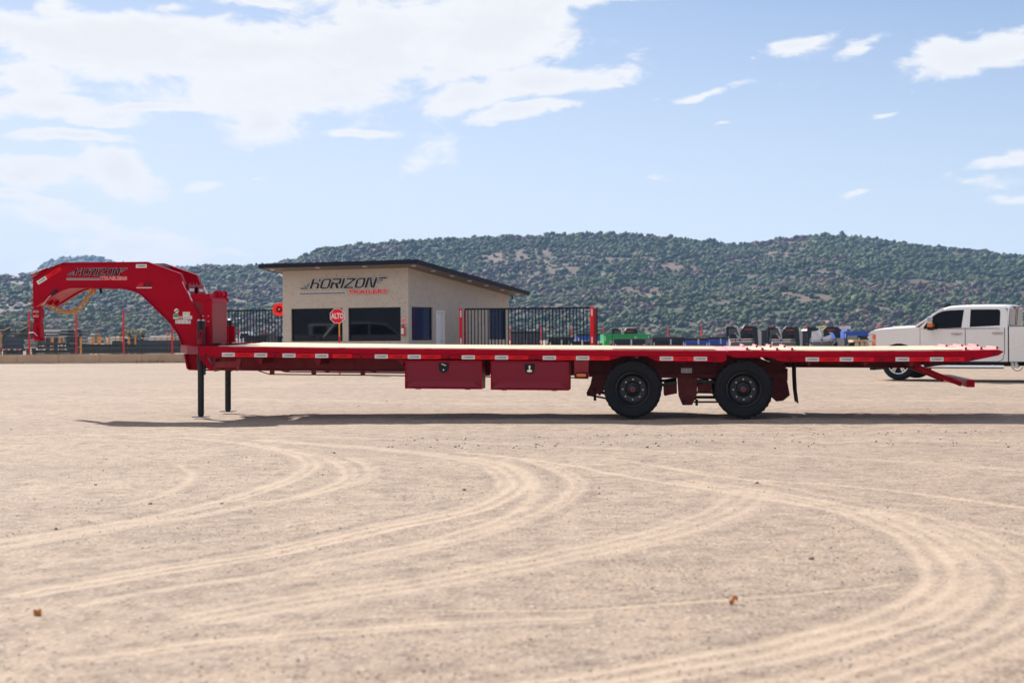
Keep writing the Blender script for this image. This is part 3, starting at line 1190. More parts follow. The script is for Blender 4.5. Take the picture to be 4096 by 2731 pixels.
# haze ------------------------------------------------------------------
hz = MB().box((-3400, -3400, -1.2), (3400, 3400, 142)).build('haze', [], kind='stuff')
hm = bpy.data.materials.new('haze')
hm.use_nodes = True
hm.node_tree.nodes.clear()
ho = hm.node_tree.nodes.new('ShaderNodeOutputMaterial')
hv = hm.node_tree.nodes.new('ShaderNodeVolumePrincipled')
hv.inputs['Color'].default_value = (0.34, 0.58, 1.0, 1)
HAZE = 0.00017
hv.inputs['Density'].default_value = HAZE
hm.node_tree.links.new(hv.outputs[0], ho.inputs['Volume'])
hz.data.materials.append(hm)


# ================================================================== THE RED TRAILER
YAW, NOSE, TILT = R(6.4), 0.012, 0.016
T_ROT = Matrix.Rotation(-YAW, 3, 'Z') @ Matrix.Rotation(NOSE, 3, 'Y') @ Matrix.Rotation(TILT, 3, 'X')
TF = Frame((0, 20.3, 0.032), T_ROT.to_quaternion())
trailer = thing('gooseneck_trailer', 'long dark red gooseneck flatbed trailer parked across the gravel yard', 'trailer',
                (0, 20.3, 0.032), T_ROT.to_euler())
T = TF.xz          # T(px, py, w) -> (t, z) on the plane w metres behind the near rail


def tp(pts, w=0.0):
    return [T(x, y, w) for x, y in pts]


def tx(x, w=0.0, y=1400):
    return T(x, y, w)[0]


def tz(x, y, w=0.0):
    return T(x, y, w)[1]


red, blk = M['red'], M['black']
RAILTOP = [(794, 1384), (1000, 1389.5), (1400, 1393.5), (1800, 1396.5), (2450, 1402), (2600, 1403), (2905, 1403.5)]
W_ALL = 2.56


def top_z(x):
    xs_ = [p[0] for p in RAILTOP]
    return tz(x, np.interp(x, xs_, [p[1] for p in RAILTOP]))


def side_pair(name, mtl, fn, bevel=0, **kw):
    """same piece on the near and on the far side; fn(mb, side) with y mirrored by flip()"""
    for side in (0, 1):
        mb = MB()
        fn(mb)
        if side:
            mb.v = [(x, W_ALL - y, z) for x, y, z in mb.v]
        mb.build(name, mtl, trailer, bevel=bevel, **kw)


def pieces(name, mtl, fns, bevel=0, **kw):
    for f in fns:
        side_pair(name, mtl, f, bevel=bevel, **kw)


# main side rails -------------------------------------------------------
rail_pts = tp(RAILTOP + [(2906, 1441), (2884, 1451), (2876, 1448), (2630, 1445), (2586, 1424.5), (2490, 1424.5), (2437, 1441.8), (2100, 1437.5), (1400, 1432), (794, 1428)])
rails = []
side_pair('side_rail', red, lambda b: b.prism(rail_pts, 0.028, 0.075), bevel=.003)
rub = tp([(923, 1388), (1400, 1393.8), (1800, 1396.8), (2450, 1402.3), (2876, 1404), (2876, 1424.5), (2586, 1422.5), (2450, 1421), (1800, 1415.5), (1400, 1412), (923, 1406)])
side_pair('rub_rail', red, lambda b: b.prism(rub, 0.0, 0.012), bevel=.002)


pieces('stake_pocket', red, [(lambda b, x0=x0: b.box((tx(x0), 0.0125, top_z(x0) - .075), (tx(x0) + .10, 0.0265, top_z(x0) + .004))) for x0 in range(1010, 2880, 172)])
pieces('rail_spacer', red, [(lambda b, x0=x0: b.box((tx(x0 + 86), 0.0125, top_z(x0) - .075), (tx(x0 + 86) + .012, 0.0265, top_z(x0) - .004))) for x0 in range(1010, 2780, 172)])


def lower_flange(b):
    pts = [(794, 1428), (1400, 1432), (2100, 1437.5), (2432, 1441.5)]
    q_ = tp(pts) + [(t, z + .008) for t, z in tp(pts)[::-1]]
    b.prism(q_, 0.0765, 0.16)
    q_ = tp([(794, 1384.5), (1400, 1394), (2100, 1399.5), (2900, 1404)])
    b.prism(q_ + [(t, z - .008) for t, z in q_[::-1]], 0.0765, 0.13)


side_pair('rail_flange', red, lower_flange)

# front platform --------------------------------------------------------
tA, tB, tC = tx(794, 0.03), tx(751, .32, 1390), tx(728, .70, 1390)
zt = tz(794, 1384)
zb = tz(794, 1417)
front_plan = [(tA, 0.03), (tB + .02, .26), (tC + .01, .62), (tC + .01, W_ALL - .62), (tB + .02, W_ALL - .26), (tA, W_ALL - .03)]
back = tx(846, 0.9)
b = MB()
b.slab(front_plan + [(back, W_ALL - .03), (back, 0.03)], zt - .006, zt + .002)
b.build('front_platform', red, trailer, bevel=.002)
b = MB()
pl = front_plan
for i in range(len(pl) - 1):
    p0, p1 = Vector((*pl[i], 0)), Vector((*pl[i + 1], 0))
    d = (p1 - p0).normalized()
    nrm = Vector((d.y, -d.x, 0)) * .006
    b._add([p0 + Vector((0, 0, zb)), p1 + Vector((0, 0, zb)), p1 + Vector((0, 0, zt - .007)), p0 + Vector((0, 0, zt - .007)),
            p0 - nrm + Vector((0, 0, zb)), p1 - nrm + Vector((0, 0, zb)), p1 - nrm + Vector((0, 0, zt - .007)), p0 - nrm + Vector((0, 0, zt - .007))],
           [(0, 1, 2, 3), (7, 6, 5, 4), (0, 4, 5, 1), (3, 2, 6, 7), (1, 5, 6, 2), (0, 3, 7, 4)])
b.build('front_skirt', M['tread'], trailer)

# deck planks -----------------------------------------------------------
NPL = 13
w0, w1 = .135, W_ALL - .135
pw = (w1 - w0) / NPL
segx = [885, 1400, 1900, 2440]


def deck_line(px):
    return top_z(px) + 0.012


def plank(name, tA_, zA, tB_, zB, ya, yb, parent=trailer):
    b = MB()
    th = .038
    b._add([(tA_, ya, zA - th), (tB_, ya, zB - th), (tB_, yb, zB - th), (tA_, yb, zA - th), (tA_, ya, zA), (tB_, ya, zB), (tB_, yb, zB), (tA_, yb, zA)],
           [(0, 3, 2, 1), (4, 5, 6, 7), (0, 1, 5, 4), (1, 2, 6, 5), (2, 3, 7, 6), (3, 0, 4, 7)])
    return b.build(name, M['wood'], parent)


for i in range(NPL):
    ya, yb = w0 + i * pw + .004, w0 + (i + 1) * pw - .004
    js = random.uniform(-30, 30)
    cuts = [862 if i in (0, NPL - 1) else 885, 1320 + random.uniform(-180, 180), 1900 + random.uniform(-180, 180), 2870]
    for a_, c_ in zip(cuts[:-1], cuts[1:]):
        h = random.uniform(-.0025, .0025)
        plank('deck_plank', tx(a_) + .002, deck_line(a_) + h, tx(c_) - .002, deck_line(c_) + h, ya, yb)
b = MB()
for k in range(26):      # cross members under the deck
    x = 900 + k * 78
    if x < 2890:
        b.box((tx(x), .08, top_z(x) - .11), (tx(x) + .05, W_ALL - .08, top_z(x) - .035))
b.build('cross_member', M['red_dusty'], trailer)['kind'] = 'stuff'

# expanded-metal traction strips over the wheels ------------------------
for ya, yb in ((.10, .42), (W_ALL - .42, W_ALL - .10)):
    b = MB()
    t0, t1 = tx(2450, ya), tx(2862, ya)
    z0, z1 = deck_line(2450) + .003, deck_line(2862) + .003
    n = 46
    for k in range(n):
        ta = t0 + (t1 - t0) * k / n
        za = z0 + (z1 - z0) * k / n
        b.box((ta, ya, za - .004), (ta + .012, yb, za + .003))
    for yy in np.linspace(ya, yb, 5):
        b._add([(t0, yy, z0), (t1, yy, z1), (t1, yy + .008, z1), (t0, yy + .008, z0), (t0, yy, z0 + .0045), (t1, yy, z1 + .0045), (t1, yy + .008, z1 + .0045), (t0, yy + .008, z0 + .0045)],
               [(0, 3, 2, 1), (4, 5, 6, 7), (0, 1, 5, 4), (1, 2, 6, 5), (2, 3, 7, 6), (3, 0, 4, 7)])
    b.build('traction_grating', M['red_glare'], trailer)

# reflective tape along the rail ---------------------------------------
white_x = [888, 1017, 1130, 1261, 1499, 1631, 1847, 1980, 2171, 2304, 2639, 2775, 3222, 3359, 3582, 3720]
red_x = [(939.5, 1016.5), (1182, 1260.5), (1330, 1407), (1551, 1630.5), (1683, 1763), (1899, 1979.5), (2032, 2112), (2223.5, 2303.5), (2356.5, 2438), (2692.5, 2774.5),
         (3276, 3358.5), (3413.5, 3495), (3636.5, 3719.5), (3775.5, 3857)]


def tape_y(x):
    return np.interp(x, [888, 1287, 1873, 2330, 2665, 3250, 3800], [1418, 1423, 1428.6, 1431.6, 1433.6, 1437, 1436.4])


def put_mark(parent, cx, cz, width, y0, ca=1.0, sa=0.0, mtl=None, name='print'):
    sc = width / 1110
    ox = cx - (555 * ca + 66 * sa) * sc
    oz = cz - (555 * sa - 66 * ca) * sc
    b = MB()
    mark_mesh(b, ox, oz, sc, y0, .0006, ca=ca, sa=sa)
    return b.build(name, mtl or M['ink'], parent, recalc=False)


for x in white_x:
    wpx = 51.5 + 3 * (x - 900) / 2800
    cy = tape_y(x + wpx / 2)
    b = MB()
    b.prism(tp([(x, cy - 8.2), (x + wpx, cy - 8.1), (x + wpx, cy + 8.1), (x, cy + 8)], .028), .0262, .0272)
    st = b.build('white_tape', M['tape_white'], trailer)
    c0 = T(x + wpx / 2, cy, .028)
    put_mark(st, c0[0], c0[1] - .001, .158, .0255)
for x0, x1 in red_x:
    cy = tape_y((x0 + x1) / 2)
    b = MB()
    b.prism(tp([(x0, cy - 8.2), (x1, cy - 8.1), (x1, cy + 8.1), (x0, cy + 8)], .028), .0264, .0274)
    st = b.build('red_tape', M['tape_red'], trailer)
    c0 = T((x0 + x1) / 2, cy, .028)
    put_mark(st, c0[0], c0[1] - .001, .158, .0257)
for x, y in ((824, 1419), (1100, 1422), (1444, 1426), (1793, 1429), (2144, 1432), (2855, 1437.5), (3161, 1438), (3524, 1437), (3891, 1434.5), (3974, 1413)):
    t_, z_ = T(x, y, .028)
    MB().cyl((t_, .0155, z_), (t_, .0275, z_), .016, 14).build('marker_grommet', M['plastic'], trailer)

# main beams and frame under the deck ----------------------------------
BW = .80


def main_beam(b):
    web = tp([(800, 1424), (1640, 1432), (2300, 1441), (2300, 1494), (1945, 1487), (1640, 1481.5), (850, 1476.5), (800, 1470)], BW)
    b.prism(web, BW, BW + .012)
    fl = tp([(820, 1476.6), (850, 1477), (1640, 1482), (1945, 1487.5), (2300, 1494.5)], BW)
    b.prism(fl + [(t, z - .014) for t, z in fl[::-1]], BW - .07, BW + .09)
    fl2 = tp([(800, 1422), (2300, 1440)], BW)
    b.prism(fl2 + [(t, z + .02) for t, z in fl2[::-1]], BW - .06, BW + .08)


side_pair('main_beam', M['red_dusty'], main_beam)


def front_beam(b):
    # deep front part of the frame under the platform
    b.prism(tp([(735, 1415), (800, 1417), (800, 1482), (756, 1479), (748, 1470)], .78), .78, .80)
    b.prism(tp([(735, 1415), (741, 1415), (752, 1476), (746, 1474)], .70), .70, .86)
    b.prism(tp([(752, 1476.5), (850, 1480), (850, 1483), (752, 1480)], .70), .70, .90)


side_pair('front_frame', red, front_beam)


def brace(b):
    b.prism(tp([(797, 1430), (824, 1430), (854, 1482), (838, 1482)], .25), .25, .262)
    b.prism(tp([(824, 1430), (828, 1430), (857, 1482), (854, 1482)], .25), .25, .36)


side_pair('corner_brace', red, brace)


def step(b):
    b.prism(tp([(853, 1450), (946, 1450), (941, 1469), (852, 1469)], .10), .10, .13)
    b.prism(tp([(856, 1447.5), (944, 1447.5), (946, 1450), (853, 1450)], .10), .10, .24)
    b.prism(tp([(852, 1431), (862, 1431), (858, 1486), (854, 1482)], .10), .10, .34)
    b.prism(tp([(945, 1431), (966, 1431), (958, 1462), (948, 1486), (944, 1480)], .10), .10, .115)
    b.prism(tp([(945, 1431), (949, 1431), (948, 1480), (944, 1480)], .10), .115, .34)


side_pair('side_step', M['red_dusty'], step, bevel=.002)


GUS = ((1246, 1286, 1273, 1434, 1459), (1588, 1620, 1608, 1437, 1463), (1020, 1052, 1042, 1432, 1455),
                               (3226, 3246, 3238, 1448, 1464), (3450, 3474, 3462, 1448, 1463), (3636, 3660, 3646, 1447, 1466))


def gusset(b, x0, x1, xt, y0, y1):
    b.prism(tp([(x0, y0), (x1, y0), (xt + 2, y1), (xt, y1)], .16), .16, .168)
    b.prism(tp([(xt - 1, y0), (xt + 2, y0), (xt + 2, y1), (xt - 1, y1)], .16), .1675, .78)


pieces('gusset', M['red_dusty'], [(lambda b, g=g: gusset(b, *g)) for g in GUS])


def undertube(b):
    w = .84
    P = [(*T(x, y, w), 0) for x, y in ((1033, 1482), (1078, 1496.5), (1250, 1498.5), (1450, 1500), (1900, 1506), (1990, 1507), (2300, 1510))]
    pts = [(t, w, z) for t, z, _ in P]
    b.tube(pts, .009, 6)
    for x in (1087, 1254, 1450, 1950):
        t_, z_ = T(x, 1491 + (x - 1087) / 900 * 6, w)
        b.box((t_ - .03, w - .01, z_ - .022), (t_ + .035, w + .035, z_ + .03))


side_pair('air_line_rail', M['red_dusty'], undertube)

# gooseneck -------------------------------------------------------------
NW = .90
NW2 = W_ALL - NW
outer = [(131, 1117), (186, 1080), (256, 1053.6), (591, 1050.4), (723, 1097), (765, 1205), (801, 1272), (801, 1384)]
inner = [(732, 1379), (718, 1339), (692, 1299), (669, 1274.6), (640, 1246), (616, 1223), (592, 1199), (567, 1176), (540, 1163), (503, 1154), (479, 1150.5),
         (440, 1149.5), (304, 1149.5), (282, 1150), (256, 1158), (230, 1171), (204, 1187), (187, 1198), (143, 1225), (132.5, 1226)]


def neck_side(b):
    b.prism(tp(outer + inner, NW), NW, NW + .016)


side_pair('neck_plate', red, neck_side, bevel=.002)


def neck_flange(b):
    op = tp(outer[:-1], NW)
    cx_, cz_ = T(450, 1500, NW)
    for path, th in ((op, .012), (tp(inner[:-1], NW), .014)):
        off = []
        for i, (t_, z_) in enumerate(path):
            p0, p1 = path[max(i - 1, 0)], path[min(i + 1, len(path) - 1)]
            d = Vector((p1[0] - p0[0], p1[1] - p0[1])).normalized()
            off.append((t_ - d.y * th, z_ + d.x * th))
        for i in range(len(path) - 1):
            b.prism([path[i], path[i + 1], off[i + 1], off[i]], NW - .035, NW + .055)


side_pair('neck_flange', red, neck_flange)
# full-width skins between the two neck plates
ins = tp(inner[-9:-1], NW)
b = MB()
for i in range(len(ins) - 1):
    (ta, za), (tb, zb_) = ins[i], ins[i + 1]
    b.prism([(ta, za + .004), (tb, zb_ + .004), (tb, zb_ + .016), (ta, za + .016)], NW + .0565, NW2 - .0565)
b.build('neck_belly', red, trailer)
ots = tp(outer[1:4], NW)
b = MB()
for i in range(2):
    (ta, za), (tb, zb_) = ots[i], ots[i + 1]
    b.prism([(ta, za - .016), (tb, zb_ - .016), (tb, zb_ - .004), (ta, za - .004)], NW + .056, NW2 - .056)
t_, z_ = T(131, 1117, NW)
b.prism(tp([(131, 1117), (137, 1113), (137, 1222), (132, 1224)], NW), NW + .017, NW2 - .017)
b.build('neck_top', red, trailer)
b = MB()
np_ = tp([(121, 1106), (128, 1099), (190, 1072), (194, 1077)], NW)
b.prism(np_, NW - .05, NW2 + .05)
b.build('nose_cap', red, trailer, bevel=.004)

# coupler
b = MB()
WC = W_ALL / 2
hw = .058
c_t = tx(147.5, WC - hw, 1300)
z = lambda y: tz(147, y, WC - hw)
b.box((c_t - .052, WC - hw, z(1302)), (c_t + .052, WC + hw, z(1205)))
b.build('coupler_tube', red, trailer, bevel=.006)
b = MB()
b.box((c_t - .068, WC - hw - .016, z(1273)), (c_t + .068, WC + hw + .016, z(1237)))
b.build('coupler_collar', red, trailer, bevel=.005)
b = MB()
b.box((c_t - .062, WC - hw - .008, z(1352)), (c_t + .062, WC + hw + .008, z(1300)))
b.box((c_t - .03, WC - hw - .034, z(1345)), (c_t + .024, WC - hw - .006, z(1308)))
b.build('coupler_socket', red, trailer, bevel=.005)
b = MB()
b.cyl((c_t + .01, WC, z(1362)), (c_t + .01, WC, z(1352)), .10, 24, .085)
b.build('coupler_flange', red, trailer, bevel=.004)
b = MB()
b.tube([(c_t - .11, WC - .11, z(1331)), (c_t - .03, WC - .11, z(1329)), (c_t - .01, WC - .1, z(1334)), (c_t + .03, WC - .1, z(1343))], .008, 8)
b.build('latch_pin', M['chrome'], trailer)
for py in (1246, 1264):
    b = MB()
    zz = z(py)
    loop = [(c_t - .045 + .045 * math.cos(a) * .6 + .06, WC - hw - .03, zz + .016 * math.sin(a)) for a in np.linspace(-2.6, 2.6, 12)]
    b.tube([(c_t - .05, WC - hw - .03, zz - .012)] + loop + [(c_t - .05, WC - hw - .03, zz + .008)], .0035, 5)
    b.build('hairpin_clip', M['silver'], trailer)
b = MB()
b.cyl((c_t, WC - hw - .012, z(1283)), (c_t, WC - hw - .006, z(1283)), .011, 12)
b.build('pin_hole', M['ink'], trailer)
for py in (1200, 1219.5):
    b = MB()
    t_, z_ = T(131, py, WC - .1)
    b.cyl((t_ - .07, WC - .05, z_), (t_ + .02, WC - .05, z_), .012, 8)
    b.cyl((t_ - .045, WC - .05, z_), (t_ - .01, WC - .05, z_), .022, 6)
    b.build('set_bolt', M['red_dusty'], trailer, bevel=.002)
# breakaway switch, plug and lug
b = MB()
b.bar((*[T(204, 1178, NW - .05)[0]], NW - .06, T(204, 1178, NW - .05)[1]), (T(228, 1160, NW - .05)[0], NW - .06, T(228, 1160, NW - .05)[1]), .035, .04)
b.build('breakaway_switch', M['plastic'], trailer, bevel=.006)
b = MB()
t_, z_ = T(402, 1152, WC)
b.cyl((t_, WC, z_), (t_ + .01, WC, z_ - .085), .02, 12)
b.cyl((t_ - .02, WC, z_ - .012), (t_ + .035, WC, z_ - .002), .016, 8)
b.build('electric_plug', M['plastic'], trailer, bevel=.003)
b = MB()
b.prism(tp([(187, 1200), (212, 1196), (212, 1210), (206, 1219), (193, 1219)], WC - .12), WC - .12, WC - .10)
b.prism(tp([(187, 1200), (212, 1196), (212, 1210), (206, 1219), (193, 1219)], WC - .12), WC + .10, WC + .12)
b.build('chain_lug', red, trailer)
b = MB()
cb = [T(x, y, NW - .02) for x, y in ((229, 1158), (214, 1176), (200, 1188), (188, 1203), (184, 1212), (176, 1219), (172, 1217))]
b.tube([(t_, NW - .045 - .005 * i, z_) for i, (t_, z_) in enumerate(cb)], .004, 5)
b.build('breakaway_cable', M['silver'], trailer)

# safety chains
lm = MB()
LL, LWd, LR = .025, .0145, .0064
seg_, rs = 14, 6
vs = []
for i in range(seg_):
    a = 2 * math.pi * i / seg_
    cx0 = (LL - LWd) * (1 if math.cos(a) > 0 else -1)
    px_, pz_ = cx0 + LWd * math.cos(a), LWd * math.sin(a)
    for k in range(rs):
        bb = 2 * math.pi * k / rs
        r_ = LR * math.cos(bb)
        vs.append((px_ + r_ * math.cos(a), LR * math.sin(bb), pz_ + r_ * math.sin(a)))
fs = []
for i in range(seg_):
    for k in range(rs):
        fs.append((i * rs + k, i * rs + (k + 1) % rs, ((i + 1) % seg_) * rs + (k + 1) % rs, ((i + 1) % seg_) * rs + k))
link_me = None
for ci, (wch, pts) in enumerate(((WC - .09, [(184, 1216), (205, 1233), (235, 1246), (268, 1252), (300, 1249), (325, 1233), (345, 1207), (358, 1183), (367, 1163)]),
                                 (WC + .09, [(206, 1217), (228, 1231), (255, 1242), (285, 1244), (310, 1230), (333, 1206), (352, 1182), (377, 1160)]))):
    P = [T(x, y, wch) for x, y in pts]
    P = [Vector((t_, wch, z_)) for t_, z_ in P]
    dense = []
    for i in range(len(P) - 1):
        p0, p1, p2, p3 = P[max(i - 1, 0)], P[i], P[i + 1], P[min(i + 2, len(P) - 1)]
        for k in range(40):
            t = k / 40
            dense.append(0.5 * ((2 * p1) + (p2 - p0) * t + (2 * p0 - 5 * p1 + 4 * p2 - p3) * t * t + (3 * p1 - p0 - 3 * p2 + p3) * t ** 3))
    chain = bpy.data.objects.new('safety_chain', None)
    COL.objects.link(chain)
    chain.parent = trailer
    acc, last, k = 0, dense[0], 0
    pitch = 2 * LL - 2.2 * LR + .002
    for p in dense[1:]:
        acc += (p - last).length
        if acc >= pitch:
            acc = 0
            if link_me is None:
                lb = MB()
                lb._add(vs, fs)
                lk = lb.build('chain_link', M['brass'], chain, smooth=True)
                link_me = lk.data
            else:
                lk = bpy.data.objects.new('chain_link', link_me)
                COL.objects.link(lk)
                lk.parent = chain
            lk.location = p
            d = (p - dense[max(0, dense.index(p) - 6)]).normalized()
            ang = math.atan2(d.z, d.x)
            lk.rotation_euler = (Matrix.Rotation(-ang, 3, 'Y') @ Matrix.Rotation(R(90 if k % 2 else 0) + R(38 + random.uniform(-12, 12)), 3, 'X')).to_euler()
            k += 1
        last = p
    hk = MB()
    e = P[-1]
    hk.tube([e + Vector((0, 0, -.06)), e + Vector((.02, 0, -.02)), e + Vector((.015, 0, .03)), e + Vector((-.02, 0, .05)), e + Vector((-.045, 0, .02)), e + Vector((-.035, 0, -.02))], .012, 8)
    hk.build('chain_hook', M['orange'], chain, smooth=True)

# decals on the neck plate
dy = NW - .0012


def neck_px(x, y):
    return T(x, y, NW)


sc = (T(508.5, 1100, NW)[0] - T(267.5, 1100, NW)[0]) / 1110
ox, oz = neck_px(267.5, 1071.5)
roll_c, roll_s = math.cos(.008), math.sin(.008)
dec = bpy.data.objects.new('logo_decal', None)
COL.objects.link(dec)
dec.parent = trailer
b = MB()
mark_mesh(b, ox, oz, sc, dy, .0006, g=3.6)
mark_mesh(b, ox, oz, sc, dy - .0004 - .004, .0006, g=3.6, quads=[q(0, 618, 186, 212)])
b.build('logo_outline', M['silver'], dec, recalc=False)
b = MB()
mark_mesh(b, ox, oz, sc, dy - .006, .0006)
b.build('logo_lettering', M['ink'], dec, recalc=False)
b = MB()
mark_mesh(b, ox, oz, sc, dy - .0066, .0006, quads=[q(2, 616, 188, 210)])
b.build('logo_bar', M['grey_print'], dec, recalc=False)
for mtl, bd, yy in ((M['silver'], .006, dy - .001), (M['red_print'], .0016, dy - .003)):
    text('red_lettering', 'TRAILERS', .0165 * 1.0, mtl, dec, (ox + 628 * sc, yy, oz - 212 * sc), sx=1.0, bold=0)
for o_ in dec.children:
    if o_.name.startswith('red_lettering'):
        w_, h_ = o_.dimensions.x, o_.dimensions.y
        sxx = (490 * sc) / max(w_, 1e-4)
        syy = (54 * sc) / max(h_, 1e-4)
        o_.scale = (sxx, syy, 1)


def fit_text(name, body, mtl, parent, x0, x1, z0, z1, y, bold=0.0, shear=0.0, ext=0.0):
    """text fitted to a box on a plane facing -y"""
    o_ = text(name, body, 1.0, mtl, parent, (0, 0, 0), bold=bold, shear=shear, ext=ext)
    vs_ = np.array([v.co[:] for v in o_.data.vertices])
    mn, mx_ = vs_.min(0), vs_.max(0)
    sx_, sy_ = (x1 - x0) / (mx_[0] - mn[0]), (z1 - z0) / (mx_[1] - mn[1])
    for v in o_.data.vertices:
        v.co.x = (v.co.x - mn[0]) * sx_
        v.co.y = (v.co.y - mn[1]) * sy_
        v.co.z *= 1
    o_.scale = (1, 1, 1)
    o_.location = (x0, y, z0)
    o_.rotation_euler = (R(90), 0, 0)
    return o_


for o_ in list(dec.children):
    if o_.name.startswith('red_lettering'):
        bpy.data.objects.remove(o_)
fit_text('red_lettering', 'TRAILERS', M['silver'], dec, ox + 620 * sc, ox + 1112 * sc, oz - 216 * sc, oz - 152 * sc, dy - .0035, bold=.07)
fit_text('red_lettering', 'TRAILERS', M['red_print'], dec, ox + 624 * sc, ox + 1108 * sc, oz - 211 * sc, oz - 157 * sc, dy - .0042, bold=.03)

hy = bpy.data.objects.new('model_decal', None)
COL.objects.link(hy)
hy.parent = trailer
p0, p1 = neck_px(560, 1146), neck_px(613, 1130)
fit_text('model_lettering', 'H', M['red_print'], hy, p0[0], p0[0] + .055, p0[1], p1[1], dy - .002, bold=.02, shear=.35)
fit_text('model_lettering', 'YZ', M['ink'], hy, p0[0] + .062, p1[0], p0[1], p1[1], dy - .002, bold=.02, shear=.35)
b = MB()
for (xa, xb, ya, yb) in ((553, 562, 1133, 1135), (549, 561, 1138, 1140), (546, 560, 1143, 1145)):
    b.prism(tp([(xa + 2, ya), (xb + 2, ya), (xb, yb), (xa, yb)], NW), dy - .0008, dy)
b.build('model_stripes', M['red_print'], hy)
b = MB()
b.prism(tp([(546, 1149), (608, 1149), (606, 1152.5), (546, 1152.5)], NW), dy - .0008, dy)
b.build('model_bar', M['silver'], hy)


def sticker(name, mtl, pts, lines=(), w=NW, parent=trailer, y=None):
    y = (w - .0012) if y is None else y
    b = MB()
    b.prism(tp(pts, w), y, y + .001)
    o_ = b.build(name, mtl, parent)
    for lm_, rects in lines:
        b = MB()
        for x0, y0, x1, y1 in rects:
            b.prism(tp([(x0, y0), (x1, y0), (x1, y1), (x0, y1)], w), y - .0008, y)
        b.build('print', lm_, o_)
    return o_


def rot_rect(cx_, cy_, l, h, deg):
    c_, s_ = math.cos(R(deg)), math.sin(R(deg))
    return [(cx_ + a * c_ - e * s_, cy_ + a * s_ + e * c_) for a, e in ((-l / 2, -h / 2), (l / 2, -h / 2), (l / 2, h / 2), (-l / 2, h / 2))]


s1 = sticker('white_tape', M['tape_white'], rot_rect(167.5, 1121, 42, 15.5, -32))
c0 = neck_px(167.5, 1121)
put_mark(s1, c0[0], c0[1], .135, dy - .0012, math.cos(R(32)), math.sin(R(32)))
s1 = sticker('red_tape', M['tape_red'], rot_rect(215.5, 1090.5, 66, 15.5, -32.5))
c0 = neck_px(217, 1089)
put_mark(s1, c0[0], c0[1], .135, dy - .0012, math.cos(R(32)), math.sin(R(32)))
s1 = sticker('white_tape', M['tape_white'], [(544, 1057), (587, 1056.5), (587, 1071), (543.5, 1071.5)])
c0 = neck_px(565.5, 1064)
put_mark(s1, c0[0], c0[1], .135, dy - .0012)
b = MB()
c0 = neck_px(706, 1243.6)
b.cyl((c0[0], dy, c0[1]), (c0[0], dy + .001, c0[1]), .041, 24)
o_ = b.build('round_sticker', M['amber'], trailer)
b = MB()
b.cyl((c0[0], dy - .001, c0[1]), (c0[0], dy - .0002, c0[1]), .033, 24)
b.build('print', M['tape_white'], o_)
b = MB()
b.prism(tp([(698, 1246), (713, 1238), (714, 1243), (700, 1250)], NW), dy - .002, dy - .0012)
b.build('print', M['blue_label'], o_)
sticker('safety_sticker', M['tape_white'], [(693, 1256), (713, 1256), (713, 1275), (693, 1275)], [(M['green_label'], [(694, 1257, 712.5, 1269.5)])])
sticker('safety_sticker', M['silver'], [(714, 1265), (728, 1265), (728, 1275), (714, 1275)], [(M['ink'], [(716, 1267, 726, 1269), (716, 1271, 726, 1273.5)])])
sticker('safety_sticker', M['tape_white'], [(731, 1247), (760, 1247), (760, 1263), (768.5, 1263), (768.5, 1276), (731, 1276)],
        [(M['yellow_label'], [(731.5, 1247.5, 759.5, 1251), (752, 1254, 758, 1262)]), (M['grey_print'], [(733, 1254, 749, 1255), (733, 1258, 749, 1259), (733, 1265.5, 766, 1266.3), (733, 1268.5, 766, 1269.3), (733, 1271.5, 766, 1272.3)])])
sticker('safety_sticker', M['tape_white'], [(701.5, 1278), (763, 1278.5), (763, 1294.5), (701.5, 1294)],
        [(M['tape_red'], [(702, 1278.5, 717, 1280.8)]), (M['yellow_label'], [(717.5, 1278.5, 733, 1280.8)]), (M['blue_label'], [(749, 1278.8, 762.5, 1281)]),
         (M['grey_print'], [(a_, y_, a_ + 12, y_ + .9) for a_ in (703, 718.5, 734, 749.5) for y_ in (1283.5, 1286, 1288.5, 1291)])])

for nm_w, pts_ in ((NW, [(731.5, 1127), (735, 1126), (770, 1203), (766.5, 1205)]), (NW2 - .016, [(808, 1139), (811, 1138), (836, 1190), (833, 1192)])):
    b = MB()
    b.prism(tp(pts_, nm_w), nm_w - .03, nm_w + .045)
    b.build('edge_reflector', M['tape_white'], trailer)

# headboard tower between the neck legs ---------------------------------
b = MB()
t0, t1 = tx(800, NW, 1290), tx(848, NW, 1290)
zt_, zd = tz(848, 1206, NW), tz(848, 1376, NW)
b.box((t0 - .10, NW + .017, zd), (t1, NW2 - .017, zt_))
b.build('tool_tower', M['red_dusty'], trailer, bevel=.012)
b = MB()
b.prism(tp([(760, 1180), (775, 1174), (836, 1176), (850, 1200), (846, 1208), (812, 1262), (790, 1240)], NW + .02), NW + .018, NW + .03)
b.prism(tp([(812, 1200), (848, 1206), (848, 1378), (798, 1378)], NW), NW - .002, NW + .0165)
b.build('tower_side', red, trailer, bevel=.002)
b = MB()
tw0, tw1 = tx(852, NW, 1200), tx(834, NW, 1178)
zz0, zz1 = tz(850, 1203, NW), tz(834, 1178, NW)
b._add([(tw0, NW, zz0), (tw0, NW2, zz0), (tw1, NW2, zz1), (tw1, NW, zz1), (tw0, NW, zz0 - .02), (tw0, NW2, zz0 - .02), (tw1, NW2, zz1 - .02), (tw1, NW, zz1 - .02)],
       [(0, 1, 2, 3), (7, 6, 5, 4), (0, 4, 5, 1), (1, 5, 6, 2), (2, 6, 7, 3), (3, 7, 4, 0)])
b.bar((tw1, NW2, zz1 + .015), (tw0 + .01, NW2, zz0 - .01), .02, .02)
b.bar((tw1, NW, zz1), (tw1, NW2, zz1), .03, .03)
b.build('tower_lip', red, trailer, bevel=.002)
b = MB()
